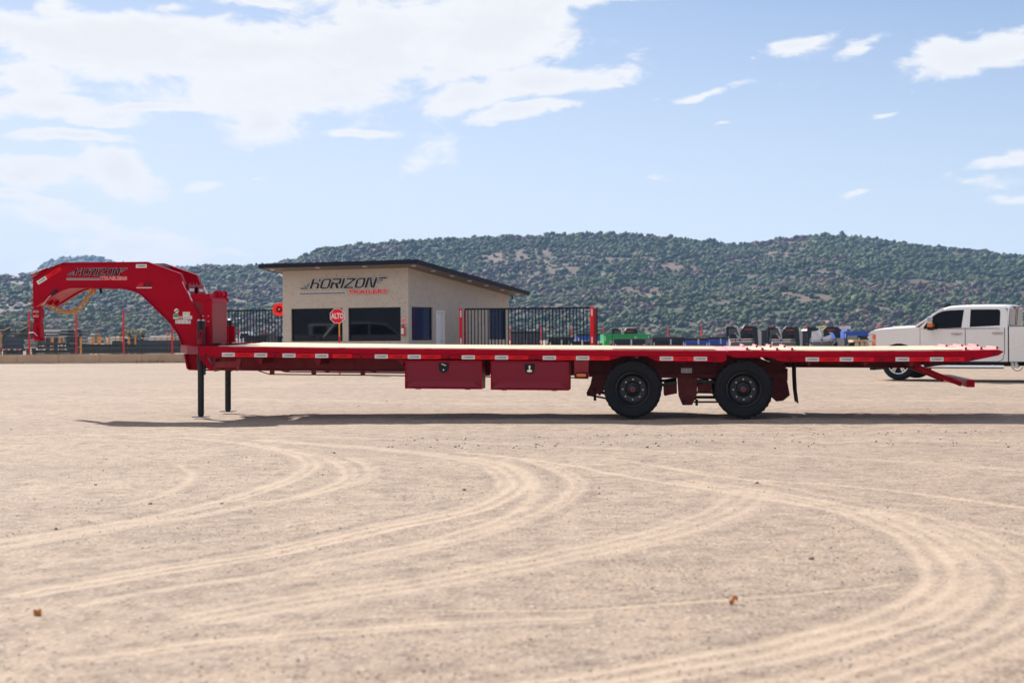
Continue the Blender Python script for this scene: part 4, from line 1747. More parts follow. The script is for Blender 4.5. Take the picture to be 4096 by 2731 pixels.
rz = zz1 + .012
for wa, wb in ((WC - .02, WC + .10), (WC + .16, WC + .36)):
    b.cyl((tw1 + .01, wa, rz), (tw1 + .01, wb, rz), .03, 20)
    b.cyl((tw1 + .01, wa - .012, rz), (tw1 + .01, wa, rz), .055, 20)
    b.cyl((tw1 + .01, wb, rz), (tw1 + .01, wb + .012, rz), .055, 20)
b.build('winch_roller', red, trailer, smooth=True)
# cross plate with the slot and two white reflectors
tcp = tx(745, NW, 1140) + .02
za_, zb2 = tz(745, 1178, NW), tz(745, 1139, NW)
b = MB()
b.box((tcp, NW + .017, za_), (tcp + .01, WC - .07, zb2))
b.box((tcp, WC + .07, za_), (tcp + .01, NW2 - .017, zb2))
b.box((tcp, WC - .07, zb2 - .03), (tcp + .01, WC + .07, zb2))
b.box((tcp - .06, NW + .017, zb2), (tcp + .01, NW2 - .017, zb2 + .01))
b.box((tcp - .07, NW + .017, za_ - .02), (tcp - .06, NW2 - .017, zb2))
b.build('cross_plate', M['red_dusty'], trailer)
for wa in (NW + .06, NW2 - .26):
    b = MB()
    b.box((tcp + .0105, wa, za_ + .05), (tcp + .014, wa + .20, zb2 - .055))
    b.build('white_reflector', M['tape_white'], trailer)
b = MB()
b.cyl((tx(645, WC, 1070), WC - .25, tz(645, 1072, WC) - .02), (tx(645, WC, 1070), WC + .22, tz(645, 1072, WC) - .02), .07, 18)
b.build('hydraulic_reservoir', M['plastic'], trailer, smooth=True)
for side in (NW + .0165, NW2 - .0175):
    for x in (760, 774, 788):
        t_, z_ = T(x, 1133, NW2 - .02)
        MB().cyl((t_, side, z_), (t_, side + .004, z_), .008, 10).build('mounting_bolt', M['bolt'], trailer)
for (x, y) in ((813, 1264), (834, 1264), (834, 1285.5)):
    t_, z_ = T(x, y, NW)
    MB().cyl((t_, NW - .009, z_), (t_, NW - .002, z_), .009, 10).build('mounting_bolt', M['bolt'], trailer)

# side wings of the headboard
for s_ in (0, 1):
    b = MB()
    f_ = (lambda w: w) if not s_ else (lambda w: W_ALL - w)
    tb_ = tx(836, NW, 1330)
    zd_ = tz(836, 1377, NW) + .01
    vs_ = [(f_(NW), zd_), (f_(NW), zd_ + .27), (f_(.70), zd_ + .27), (f_(.30), zd_)]
    lo = [(tb_, w, z_) for w, z_ in vs_]
    hi = [(tb_ + .008, w, z_) for w, z_ in vs_]
    b.hull(lo, hi)
    b.build('headboard_wing', red, trailer)
    MB().box((tb_ + .0085, f_(NW - .004), zd_), (tb_ + .06, f_(NW - .012), zd_ + .268)).build('wing_stiffener', red, trailer)
    MB().box((tb_ + .0085, f_(.70), zd_), (tb_ + .10, f_(.708), zd_ + .262)).build('wing_stiffener', red, trailer)
    b = MB()
    yc = f_(.44)
    b.tube([(tb_ + .02, yc, zd_ + .10), (tb_ + .02, f_(.40), zd_ + .17), (tb_ + .02, f_(.46), zd_ + .21), (tb_ + .02, f_(.55), zd_ + .17)], .009, 8)
    b.build('grab_loop', red, trailer, smooth=True)

# landing jacks ---------------------------------------------------------
for s_ in (0, 1):
    wj = .62 if not s_ else W_ALL - .62
    tj = tx(803.5, .62, 1560)
    leg = bpy.data.objects.new('landing_leg', None)
    COL.objects.link(leg)
    leg.parent = trailer
    zg = tz(802, 1666, .62)
    if s_:
        zg -= .010
    b = MB()
    for dx in (-.028, .030):
        b.cyl((tj + dx + .004, wj + dx * .4, tz(810, 1455, .62)), (tj + dx + .004, wj + dx * .4, tz(810, 1283, .62)), .030, 20)
    b.build('outer_tube', blk, leg, smooth=True)
    b = MB()
    b.cyl((tj, wj, zg + .022), (tj, wj, tz(810, 1400, .62)), .0475, 28)
    b.build('inner_tube', blk, leg, smooth=True)
    b = MB()
    b.box((tj + .044, wj - .03, tz(810, 1499, .62)), (tj + .070, wj + .03, tz(810, 1400, .62)))
    b.build('tube_bracket', blk, leg, bevel=.004)
    b = MB()
    for dx in (-.028, .030):
        zc = tz(810, 1283, .62)
        b.cyl((tj + dx + .004, wj + dx * .4, zc), (tj + dx + .004, wj + dx * .4, zc + .012), .029, 16, .025)
        b.cyl((tj + dx + .004, wj + dx * .4, zc + .012), (tj + dx + .004, wj + dx * .4, zc + .022), .025, 16, .012)
    b.build('tube_cap', M['bolt'], leg, smooth=True)
    b = MB()
    b.cyl((tj, wj, zg + .006), (tj, wj, zg + .024), .038, 20)
    b.box((tj - .11, wj - .10, zg - .004), (tj + .11, wj + .10, zg + .006))
    b.build('foot_plate', blk, leg, bevel=.002)
# hydraulic pump seen past the tower
b = MB()
tb_ = tx(905, W_ALL - .7, 1320)
b.cyl((tb_ - .02, W_ALL - .72, tz(925, 1305, W_ALL - .7)), (tb_ - .02, W_ALL - .72, tz(925, 1280, W_ALL - .7)), .07, 20)
b.tube([(tb_ - .12, W_ALL - .75, tz(915, 1286, W_ALL - .7)), (tb_ - .09, W_ALL - .75, tz(915, 1276, W_ALL - .7)), (tb_ - .03, W_ALL - .75, tz(915, 1275, W_ALL - .7))], .014, 8)
b.build('hydraulic_pump', M['plastic'], trailer, smooth=True)

# tool boxes ------------------------------------------------------------
for (x0, x1, y0, y1, kind) in ((1620, 1928, 1441, 1554, 'open'), (1963, 2276, 1443.5, 1559, 'closed')):
    box = bpy.data.objects.new('toolbox', None)
    COL.objects.link(box)
    box.parent = trailer
    ta, tb_ = tx(x0, .02, 1500), tx(x1, .02, 1500)
    zb_, zt_ = tz((x0 + x1) / 2, y1 + 1, .02), tz((x0 + x1) / 2, y0 + 1, .02)
    MB().box((ta, .035, zb_), (tb_, .40, zt_)).build('box_body', M['red_dusty'], box, bevel=.004)
    fr = MB()
    e = .016
    fr.box((ta, .006, zt_ - e), (tb_, .034, zt_))
    fr.box((ta, .006, zb_), (tb_, .034, zb_ + e))
    fr.box((ta, .006, zb_ + e), (ta + e, .034, zt_ - e))
    fr.box((tb_ - e, .006, zb_ + e), (tb_, .034, zt_ - e))
    fr.build('door_frame', red, box, bevel=.003)
    dr = MB()
    hgt = zt_ - zb_
    zc = zb_ + hgt * .235
    dr.hull([(ta + e, .018, zc), (tb_ - e, .018, zc), (tb_ - e, .034, zc), (ta + e, .034, zc)],
            [(ta + e, .018, zt_ - e), (tb_ - e, .018, zt_ - e), (tb_ - e, .034, zt_ - e), (ta + e, .034, zt_ - e)])
    dr.build('door_panel', M['tread'], box)
    dl = MB()
    i_ = .11
    dl._add([(ta + e, .020, zb_ + e), (tb_ - e, .020, zb_ + e), (tb_ - i_, .004, zb_ + e + .012), (ta + i_, .004, zb_ + e + .012),
             (ta + e + .10, .0178, zc + .01), (tb_ - e - .10, .0178, zc + .01)],
            [(0, 1, 2, 3), (0, 3, 4), (1, 5, 2), (3, 2, 5, 4)])
    dl.build('door_kick', M['tread'], box)
    lt = MB()
    lx0, lx1, ly0, ly1 = (1754.5, 1795, 1449, 1492) if kind == 'open' else (2098, 2139, 1453, 1496)
    pts = [(lx0, ly0 + 1), (lx1, ly0 + 1), (lx1 - 1, ly0 + 28), (lx1 - 7, ly0 + 38), (lx0 + 20, ly0 + 43), (lx0 + 7, ly0 + 38), (lx0 + 1, ly0 + 28)]
    lt.prism(tp(pts, .014), .008, .0175)
    latch = lt.build('latch', M['plastic'], box, bevel=.003)
    lt = MB()
    cxp, cyp = (lx0 + lx1) / 2, ly0
    if kind == 'open':
        a_, b_ = T(cxp - 8, cyp + 6, .014), T(cxp + 10, cyp + 13, .014)
        lt.bar((a_[0], .004, a_[1]), (b_[0], .004, b_[1]), .006, .012)
        c_ = T(cxp, cyp + 30, .014)
        lt.cyl((c_[0], .002, c_[1]), (c_[0], .008, c_[1]), .011, 12)
    else:
        lt.prism(tp([(cxp - 4, cyp + 9), (cxp + 4, cyp + 9), (cxp + 2.5, cyp + 25), (cxp + 11, cyp + 28), (cxp + 9, cyp + 34), (cxp, cyp + 36), (cxp - 9, cyp + 34), (cxp - 11, cyp + 28), (cxp - 2.5, cyp + 25)], .014), .001, .0075)
    lt.build('latch_handle', M['chrome'], box, bevel=.0015)
    hg = MB()
    for fx in (.14, .78):
        hg.box((ta + (tb_ - ta) * fx, .003, zb_ - .008), (ta + (tb_ - ta) * (fx + .07), .0055, zb_ + .008))
    hg.build('hinge', M['red_dusty'], box)

# amber marker light bracket
MB().prism(tp([(2296, 1441), (2355, 1442), (2354, 1515), (2297, 1514)], .03), .03, .06).build('light_bracket', M['red_dusty'], trailer, bevel=.006)
mk = MB()


def oval(cx_, cy_, a_, b_, w, n=20):
    out = []
    for k in range(n):
        t = 2 * math.pi * k / n
        c_, s_ = math.cos(t), math.sin(t)
        out.append((cx_ + (a_ - b_) * (1 if c_ > 0 else -1) * (1 if abs(c_) > .02 else 0) + b_ * c_, cy_ + b_ * s_))
    return tp(out, w)


mk.prism(oval(2325.5, 1500.5, 26, 11.5, .03), .012, .0295)
mo = mk.build('marker_light', M['rubber'], trailer, bevel=.004)
MB().prism(oval(2325.5, 1500.5, 20, 6.5, .03), .002, .0115).build('lens', M['amber'], mo, bevel=.004)

# suspension --------------------------------------------------------------
SW = .62


def subframe(b):
    b.prism(tp([(2300, 1418), (2620, 1417), (2900, 1417), (3037, 1425), (3050, 1441), (3084, 1453), (3148, 1474), (3146, 1492), (2990, 1496), (2355, 1496)], SW), SW, SW + .012)
    b.prism(tp([(2355, 1496), (2990, 1496.5), (3146, 1492.5), (3146, 1508), (2990, 1511), (2620, 1511), (2355, 1507)], SW - .06), SW - .07, SW + .10)
    for x in (2440, 2703, 2790, 2860):
        b.prism(tp([(x - 7, 1444), (x + 7, 1444), (x + 6, 1497), (x - 6, 1497)], SW - .06), SW - .07, SW - .001)


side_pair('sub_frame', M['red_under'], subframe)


def rear_box(b):
    b.prism(tp([(2996, 1438), (3150, 1474), (3148, 1480), (2996, 1446)], SW), SW - .08, SW - .002)
    b.prism(tp([(3074, 1430), (3134, 1447), (3142, 1470), (3086, 1453), (3074, 1442)], SW), SW - .06, SW - .01)
    b.prism(tp([(3144, 1472), (3149, 1474), (3149, 1520), (3144, 1520)], SW), SW - .08, SW - .002)


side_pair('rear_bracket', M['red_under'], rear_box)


HG = (([(2368, 1508), (2423, 1508), (2422, 1530), (2415, 1561), (2400, 1572), (2366, 1583), (2349, 1583), (2346, 1570), (2362, 1537)], -.02, -.05, .06),
      ([(2709, 1511), (2789, 1511), (2788, 1575), (2769, 1619), (2730, 1620), (2714, 1582)], -.12, -.14, .04),
      ([(3090, 1510), (3145, 1506), (3158, 1573), (3159, 1580), (3132, 1602), (3104, 1605), (3088, 1590)], -.02, -.05, .06))
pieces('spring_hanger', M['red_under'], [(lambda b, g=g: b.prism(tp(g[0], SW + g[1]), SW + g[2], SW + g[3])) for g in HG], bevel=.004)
EQ = ([(2653, 1545), (2708, 1539), (2708, 1573), (2668, 1581), (2660, 1583), (2655, 1578)], [(2790, 1535), (2846, 1534), (2846, 1570), (2838, 1575), (2828, 1565), (2790, 1570)])
pieces('equalizer', M['red_under'], [(lambda b, g=g: b.prism(tp(g, SW - .10), SW - .11, SW - .02)) for g in EQ], bevel=.004)
pieces('leaf_spring', blk, [(lambda b, k=k: b.prism(tp([(2440 + k * 14, 1524 + k * 3), (2655, 1533 + k * 3), (2708, 1525 + k * 3), (2708, 1528 + k * 3), (2655, 1536 + k * 3), (2440 + k * 14, 1527 + k * 3)], SW), SW - .03, SW + .05)) for k in range(4)])
pieces('leaf_spring', blk, [(lambda b, k=k: b.prism(tp([(2790, 1518 + k * 3), (2840, 1521 + k * 3), (3090, 1524 + k * 3), (3090, 1527 + k * 3), (2840, 1524 + k * 3), (2790, 1521 + k * 3)], SW), SW - .03, SW + .05)) for k in range(4)])


def rod(b, xa, ya, xb, yb, r_):
    A, B_ = T(xa, ya, SW), T(xb, yb, SW)
    b.cyl((A[0], SW, A[1]), (B_[0], SW, B_[1]), r_, 10)


pieces('torque_rod', M['plastic'], [(lambda b, g=g: rod(b, *g)) for g in ((2360, 1580, 2430, 1594, .014), (2395, 1570, 2440, 1578, .012), (2775, 1589, 2870, 1590, .016), (2775, 1607, 2880, 1607, .013))], smooth=True)


def clampb(b, x, y):
    A = T(x, y, SW - .02)
    b.box((A[0] - .02, SW - .03, A[1] - .05), (A[0] + .018, SW + .02, A[1] + .04))


pieces('rod_clamp', M['plastic'], [(lambda b, g=g: clampb(b, *g)) for g in ((2380, 1588), (2787, 1608))])


def disc(b, x, y, r_, wq, d):
    A = T(x, y, wq)
    b.cyl((A[0], wq - d, A[1]), (A[0], wq - .0004, A[1]), r_, 16)


pieces('pivot_bolt', M['red_under'], [(lambda b, g=g: disc(b, *g, .012)) for g in ((2748, 1552.5, .022, SW - .14), (2757, 1606, .018, SW - .14), (2662, 1578, .012, SW - .11), (2836, 1570, .012, SW - .11), (3104, 1570, .012, SW - .05))], bevel=.002)
pieces('pivot_hole', M['ink'], [(lambda b, g=g: disc(b, *g, .002)) for g in ((2736, 1603.5, .026, SW - .14), (2378, 1559, .024, SW - .05), (2357, 1573, .020, SW - .05))])
sticker('data_plate', M['silver'], [(2724.5, 1471), (2767.5, 1471), (2767.5, 1491.5), (2724.5, 1491.5)],
        [(M['blue_label'], [(2725, 1471.5, 2767, 1473.2)]), (M['grey_print'], [(2727, 1475 + k * 3.2, 2744, 1476 + k * 3.2) for k in range(5)] + [(2747, 1475 + k * 3.2, 2765, 1476 + k * 3.2) for k in range(5)])], w=SW - .001)
for x in (2531, 2976):
    A = T(x, 1559, .3)
    MB().cyl((A[0], .30, A[1]), (A[0], W_ALL - .30, A[1]), .063, 16).build('axle', M['black'], trailer, smooth=True)

# wheels --------------------------------------------------------------------
RT_ = .405


def make_wheel(side, c, face):
    """dual wheel; face = w of the outer sidewall, side = +1 far / -1 near"""
    root = bpy.data.objects.new('wheel', None)
    COL.objects.link(root)
    root.parent = trailer
    root.location = c
    s_ = -side    # +1: outward is -y
    tyre = MB()
    for off in (0.0, .285):
        pr = [(.238, .205), (.262, .225), (.33, .238), (.372, .232), (.394, .218), (.402, .195), (RT_, .16), (RT_, .15), (.398, .146), (.398, .140), (RT_, .136), (RT_, .125),
              (RT_, .115), (.398, .112), (.398, .106), (RT_, .102), (RT_, .075), (.402, .045), (.394, .022), (.372, .008), (.352, .003), (.345, .006), (.31, .0), (.268, .010), (.246, .022), (.238, .038)]
        tyre.lathe([(r_, s_ * (y_ + off - 0.0)) for r_, y_ in pr], (0, 0, 0), 72)
    # shoulder lugs
    for k in range(64):
        a = 2 * math.pi * k / 64
        ca_, sa_ = math.cos(a), math.sin(a)
        for r0_, r1_ in ((.388, .4075),):
            p = [(r0_, -.018), (r1_, -.018), (r1_, .018), (r0_, .018)]
            lo = [(r_ * ca_ - e_ * sa_, s_ * .028, r_ * sa_ + e_ * ca_) for r_, e_ in p]
            hi = [(r_ * ca_ - e_ * sa_, s_ * .062, r_ * sa_ + e_ * ca_) for r_, e_ in p]
            if k % 2 == 0:
                tyre.hull(lo, hi)
    tyre.build('tyre', M['rubber'], root, smooth=True)
    rim = MB()
    rim.lathe([(r_, s_ * y_) for r_, y_ in ((.240, .040), (.246, .024), (.246, .016), (.236, .010), (.226, .016), (.222, .030), (.214, .040), (.206, .062), (.196, .070), (.194, .085), (.188, .120), (.184, .128),
                                            (.110, .124), (.104, .128), (.100, .150), (.10, .20))], (0, 0, 0), 64)
    rim.build('rim', M['rim'], root, smooth=True)
    hub = MB()
    hub.lathe([(r_, s_ * y_) for r_, y_ in ((.098, .20), (.098, .150), (.088, .146), (.070, .142), (.066, .090), (.062, .072), (.054, .066), (.044, .064), (.044, .052), (.038, .050), (0.0, .050))], (0, 0, 0), 40)
    hub.build('hub', M['rim'], root, smooth=True)
    hx = MB()
    pr = [(.032 * math.cos(R(60 * k + 8)), .032 * math.sin(R(60 * k + 8))) for k in range(6)]
    hx.prism(pr, s_ * .044, s_ * .0495)
    hx.build('hub_mark', M['wheel_paint_red'], root)
    hx = MB()
    pr = [(.025 * math.cos(R(60 * k + 8)), .025 * math.sin(R(60 * k + 8))) for k in range(6)]
    hx.prism(pr, s_ * .036, s_ * .0435)
    hx.build('hub_cap', M['rim'], root)
    for k in range(8):
        a = R(90 + 45 * k + random.choice([0]) + (2 if c[0] > 2.8 else -1))
        p = Vector((.143 * math.cos(a), 0, .143 * math.sin(a)))
        nt = MB()
        nt.cyl(p + Vector((0, s_ * .110, 0)), p + Vector((0, s_ * .1235, 0)), .021, 14)
        nt.build('wheel_nut', M['rim'], root)
        nt = MB()
        nt.cyl(p + Vector((0, s_ * .085, 0)), p + Vector((0, s_ * .1095, 0)), .0105, 10)
        nt.build('stud', M['bolt'], root)
    return root


for x in (2530.5, 2975.5):
    A = T(x, 1558.5, .05)
    tilt_fix = .0
    make_wheel(-1, (A[0], .05, A[1] + .0), .05)
    make_wheel(1, (A[0], W_ALL - .05, A[1] - .036), .05)

# dovetail --------------------------------------------------------------------
RT2 = [(2939, 1402.5), (3050, 1404), (3134, 1404.5), (3400, 1405), (3700, 1404.8), (3880, 1402), (3998, 1399.5)]


def z2(px):
    return tz(px, np.interp(px, [p[0] for p in RT2], [p[1] for p in RT2]))


tail_pts = tp(RT2 + [(3999, 1421), (3876, 1446), (3400, 1447.5), (3134, 1447.5), (3083, 1430), (2939, 1430), (2925, 1421)])
side_pair('tail_rail', red, lambda b: b.prism(tail_pts, 0.028, 0.075), bevel=.003)
rub2 = tp([(2983, 1404.5), (3400, 1405.4), (3700, 1405.2), (3857, 1403.5), (3857, 1423), (3400, 1425.5), (3110, 1424), (2983, 1422)])
side_pair('rub_rail', red, lambda b: b.prism(rub2, 0.0, 0.012), bevel=.002)


pieces('stake_pocket', red, [(lambda b, x0=x0: b.box((tx(x0), 0.0125, z2(x0) - .075), (tx(x0) + .10, 0.0265, z2(x0) + .004))) for x0 in range(3010, 3860, 181)])


def hinge(b):
    A = T(2915.5, 1411.5, 0)
    b.cyl((A[0], -.012, A[1]), (A[0], .12, A[1]), .034, 24)
    b.prism(tp([(2926, 1402), (2955, 1402), (2971, 1416), (2968, 1426), (2930, 1428), (2921, 1420)], .01), .0, .0275)


side_pair('tail_hinge', red, hinge, bevel=.003)


def tip(b):
    A, B_, C_ = T(3999, 1399.5), T(4016, 1406), T(3999, 1418)
    b.prism([A, (B_[0], B_[1]), C_], .0, .12)


side_pair('tail_tip', red, tip)
b = MB()
A, B_, C_ = T(3999, 1401), T(4012, 1406), T(3999, 1416)
b.prism([A, B_, C_], .121, W_ALL - .121)
b.build('tail_edge', M['red_dusty'], trailer)
for i in range(NPL):
    ya, yb = w0 + i * pw + .004, w0 + (i + 1) * pw - .004
    h = random.uniform(-.002, .002)
    cut = 3420 + random.uniform(-160, 160)
    for a_, c_ in ((3000, cut), (cut, 3860)):
        plank('deck_plank', tx(a_) + .002, z2(a_) + .012 + h, tx(c_) - .002, z2(c_) + .012 + h, ya, yb)
# steel plates either side of the hinge and at the tail end, ribbed
for (xa, xb, zf) in ((2872, 2914, top_z), (2918, 2998, z2), (3862, 3997, z2)):
    b = MB()
    ta, tb_ = tx(xa), tx(xb)
    za, zb_ = zf(xa) + .006, zf(xb) + .006
    b.prism([(ta, za - .01), (tb_, zb_ - .01), (tb_, zb_), (ta, za)], .076, W_ALL - .076)
    n = int((tb_ - ta) / .028)
    for k in range(n):
        f_ = (k + .3) / n
        tt, zz = ta + (tb_ - ta) * f_, za + (zb_ - za) * f_
        b.box((tt, .09, zz - .003), (tt + .007, W_ALL - .09, zz + .005))
    b.build('hinge_plate', M['red_glare'], trailer)


def cleat(xp, w_a, w_b):
    t_ = tx(xp, w_a, 1398)
    z_ = z2(xp) + .013
    b = MB()
    b.box((t_ - .030, w_a, z_), (t_, w_b, z_ + .032))
    b.mi = [0, 1, 0, 0, 0, 1]  # top and forward side take the painted glare, the rest stays red
    return b.build('cleat', [red, M['red_glare']], trailer)


for x in (2993, 3054, 3113, 3173):
    cleat(x, .10, .98)
for x in (2978, 3030, 3086, 3142):
    cleat(x, 1.58, 2.46)
for x in (3868, 3930, 3993):
    cleat(x, .10, .72)
for x in (3790, 3852, 3914):
    cleat(x, 1.82, 2.44)
for ya, yb in ((.10, .42), (W_ALL - .42, W_ALL - .10)):
    b = MB()
    t0_, t1_ = tx(3000, ya), tx(3190, ya)
    for k in range(24):
        f_ = k / 24
        tt = t0_ + (t1_ - t0_) * f_
        zz = z2(3000 + 190 * f_) + .013
        b.box((tt, ya, zz - .003), (tt + .010, yb, zz + .004))
    b.build('traction_grating', M['red_glare'], trailer)


def tail_beam(b):
    b.prism(tp([(3130, 1446), (3680, 1446), (3655, 1467), (3130, 1464)], BW), BW, BW + .012)
    b.prism(tp([(3110, 1464), (3655, 1467.5), (3655, 1471), (3110, 1468)], BW), BW - .06, BW + .08)
    b.prism(tp([(3700, 1447), (3860, 1447), (3704, 1469), (3695, 1466)], BW), BW, BW + .02)


side_pair('tail_beam', M['red_under'], tail_beam)
for k in range(9):
    x = 3180 + k * 80
    MB().box((tx(x), .08, z2(x) - .11), (tx(x) + .05, W_ALL - .08, z2(x) - .035)).build('cross_member', M['red_dusty'], trailer)


def flap(b):
    prev = None
    pts = [(3181.5, 1449), (3182, 1500), (3185, 1560), (3192, 1613)]
    P = [T(x, y, .08) for x, y in pts]
    for i in range(len(P) - 1):
        (a0, a1), (c0, c1) = P[i], P[i + 1]
        b.prism([(a0, a1), (a0 + .01, a1), (c0 + .01, c1), (c0, c1)], .09, .68)


side_pair('mud_flap', M['rubber'], flap)


def tail_arm(b):
    A, B_ = T(3668, 1465, .62), T(3845, 1537, .62)
    b.bar((A[0], .62, A[1]), (B_[0], .62, B_[1]), .05, .062)
    b.bar((A[0] + .02, .62, A[1] + .03), (A[0] - .12, .62, A[1] + .06), .05, .05)


side_pair('bumper_arm', red, tail_arm, bevel=.003)
A = T(3883.5, 1533.5, .38)
b = MB()
b.box((A[0] - .055, .38, A[1] - .052), (A[0] + .055, W_ALL - .38, A[1] + .052))
b.build('rear_bumper', red, trailer, bevel=.008)
b = MB()
b.cyl((A[0], .373, A[1]), (A[0], .379, A[1]), .014, 12)
b.build('marker_grommet', M['plastic'], trailer)


# ================================================================== THE OFFICE
def zpx(x, y, Y):
    return at(x, y, Y).z


def plane_xy(px, p0, d):
    """where picture column px meets the vertical plane through p0 with direction d (seen at horizon height)"""
    r = ray(px, 1346)
    u = r.x / r.y
    # p0 + k d with x = u y
    k = (u * p0.y - p0.x) / (d.x - u * d.y)
    return k


class Wall:
    """vertical wall plane: k metres along d from corner p0; n faces the viewer"""

    def __init__(self, p0, p1):
        self.p0 = Vector((p0.x, p0.y, 0))
        self.d = (Vector((p1.x, p1.y, 0)) - self.p0)
        self.L = self.d.length
        self.d.normalize()
        self.n = Vector((-self.d.y, self.d.x, 0))
        if self.n.dot(Vector((0, 0, 0)) - self.p0) < 0:
            self.n = -self.n

    def kz(self, px, py, off=0.0):
        r = ray(px, py)
        p0 = self.p0 + self.n * off
        k = (p0 - O).dot(self.n) / r.dot(self.n)
        h = O + r * k
        return ((h - self.p0).dot(self.d), h.z)

    def P(self, k, z, off=0.0):
        p = self.p0 + self.d * k + self.n * off
        return Vector((p.x, p.y, z))

    def slab(self, b, pts, o0, o1):
        """polygon of (k,z) from offset o0 to o1 along the normal"""
        lo = [self.P(k, z, o0) for k, z in pts]
        hi = [self.P(k, z, o1) for k, z in pts]
        return b.hull(lo, hi)

    def rect(self, b, k0, k1, z0, z1, o0, o1):
        return self.slab(b, [(k0, z0), (k1, z0), (k1, z1), (k0, z1)], o0, o1)


YC, YL, YR = 49.6, 51.6, 55.6
pC = GY(1634, YC)
pL = GY(1132, YL)
pR = GY(2037, YR)
WLf = Wall(pC, pL)          # left face; k grows to the left
WRt = Wall(pC, pR)
office = thing('office_building', 'small stucco office with a sloping dark roof behind the red trailer', 'building', (0, 0, 0))


def stucco():
    mt = mat('speckled_stucco', (0.53, 0.455, 0.375), 0.9, var=0.05, scale=3, bump=0.15, bscale=60, coords='Object')
    nt = mt.node_tree
    b = nt.nodes['Principled BSDF']
    lk = b.inputs['Base Color'].links[0].from_socket
    tcn = [n for n in nt.nodes if n.type == 'TEX_COORD'][0]
    v = nt.nodes.new('ShaderNodeTexVoronoi')
    v.inputs['Scale'].default_value = 13
    nt.links.new(tcn.outputs['Object'], v.inputs['Vector'])
    sp = nt.nodes.new('ShaderNodeSeparateColor')
    nt.links.new(v.outputs['Color'], sp.inputs[0])
    a = nt.nodes.new('ShaderNodeMath')
    a.operation = 'GREATER_THAN'
    a.inputs[1].default_value = .70
    nt.links.new(sp.outputs[0], a.inputs[0])
    c = nt.nodes.new('ShaderNodeMath')
    c.operation = 'LESS_THAN'
    c.inputs[1].default_value = .27
    nt.links.new(v.outputs['Distance'], c.inputs[0])
    d = nt.nodes.new('ShaderNodeMath')
    d.operation = 'MULTIPLY'
    nt.links.new(a.outputs[0], d.inputs[0])
    nt.links.new(c.outputs[0], d.inputs[1])
    e = nt.nodes.new('ShaderNodeMath')
    e.operation = 'MULTIPLY'
    e.inputs[1].default_value = .6
    nt.links.new(d.outputs[0], e.inputs[0])
    mx = nt.nodes.new('ShaderNodeMix')
    mx.data_type = 'RGBA'
    nt.links.new(e.outputs[0], mx.inputs['Factor'])
    nt.links.new(lk, mx.inputs['A'])
    mx.inputs['B'].default_value = (.13, .11, .10, 1)
    nt.links.new(mx.outputs['Result'], b.inputs['Base Color'])
    return mt


M['stucco'] = stucco()
M['soffit'] = mat('slatted_soffit', (0.20, 0.155, 0.11), 0.6, var=0.1)
M['frame_black'] = mat('black_window_frame', (0.008, 0.008, 0.012), 0.4, spec=.2)
M['sky_tint_glass'] = mat('sky_blue_painted_glass', (0.012, 0.022, 0.075), 0.04, spec=0.5)  # reflected blue sky painted into the pane colour
M['lamp'] = mat('lamp_white', (0.8, 0.8, 0.78), 0.3)
M['mirror_glass'] = mat('tinted_window_glass', (0.003, 0.003, 0.005), 0.03, spec=0.5)


def wall_with_holes(W, name, L, ztop, holes, th=0.18):
    """wall built from strips round rectangular openings; ztop(k) is the top line"""
    ks = sorted({0, L, *[h[0] for h in holes], *[h[1] for h in holes]})
    b = MB()
    for ka, kb in zip(ks[:-1], ks[1:]):
        hs = [h for h in holes if h[0] <= ka + 1e-6 and h[1] >= kb - 1e-6]
        z = 0.0
        for h in sorted(hs, key=lambda h: h[2]):
            if h[2] > z + 1e-4:
                W.rect(b, ka, kb, z, h[2], 0, -th)
            z = h[3]
        W.slab(b, [(ka, z), (kb, z), (kb, ztop(kb)), (ka, ztop(ka))], 0, -th)
    return b.build(name, M['stucco'], office)


# openings on the left face: two wide windows
def hole(W, x0, x1, y0, y1, yb0=None):
    ka, kb = W.kz(x0, (y0 + y1) / 2)[0], W.kz(x1, (y0 + y1) / 2)[0]
    zt_ = (W.kz(x0, y0)[1] + W.kz(x1, y0)[1]) / 2
    zb_ = (W.kz(x0, y1)[1] + W.kz(x1, y1)[1]) / 2
    ka, kb = sorted((ka, kb))
    return [ka, kb, zb_, zt_]


hL1 = hole(WLf, 1165, 1370, 1233.5, 1365.5)
hL2 = hole(WLf, 1393, 1603, 1229.5, 1362.5)
hL1[2:] = hL2[2:] = [min(hL1[2], hL2[2]), (hL1[3] + hL2[3]) / 2]
hR1 = hole(WRt, 1647, 1731, 1228, 1361)
hR2 = hole(WRt, 1957, 2024, 1236.5, 1358)
hD = hole(WRt, 1744, 1778, 1242, 1380)
hD[2] = 0.0
zLt = (WLf.kz(1132, 1083)[1] + WLf.kz(1634, 1068)[1]) / 2
zRt = WRt.kz(2037, 1177)[1]
wall_with_holes(WLf, 'front_wall', WLf.L, lambda k: zLt, [hL1, hL2])
wall_with_holes(WRt, 'side_wall', WRt.L, lambda k: zLt + (zRt - zLt) * k / WRt.L, [hR1, hR2, hD])
pB = pL + (pR - pC)
b = MB()
for a_, c_, za, zc in ((pL, pB, zLt, zRt), (pB, pR, zRt, zRt)):
    b.hull([Vector((a_.x, a_.y, 0)), Vector((c_.x, c_.y, 0)), Vector((c_.x, c_.y + .15, 0)), Vector((a_.x, a_.y + .15, 0))],
           [Vector((a_.x, a_.y, za)), Vector((c_.x, c_.y, zc)), Vector((c_.x, c_.y + .15, zc)), Vector((a_.x, a_.y + .15, za))])
b.build('rear_wall', M['stucco'], office)['kind'] = 'stuff'


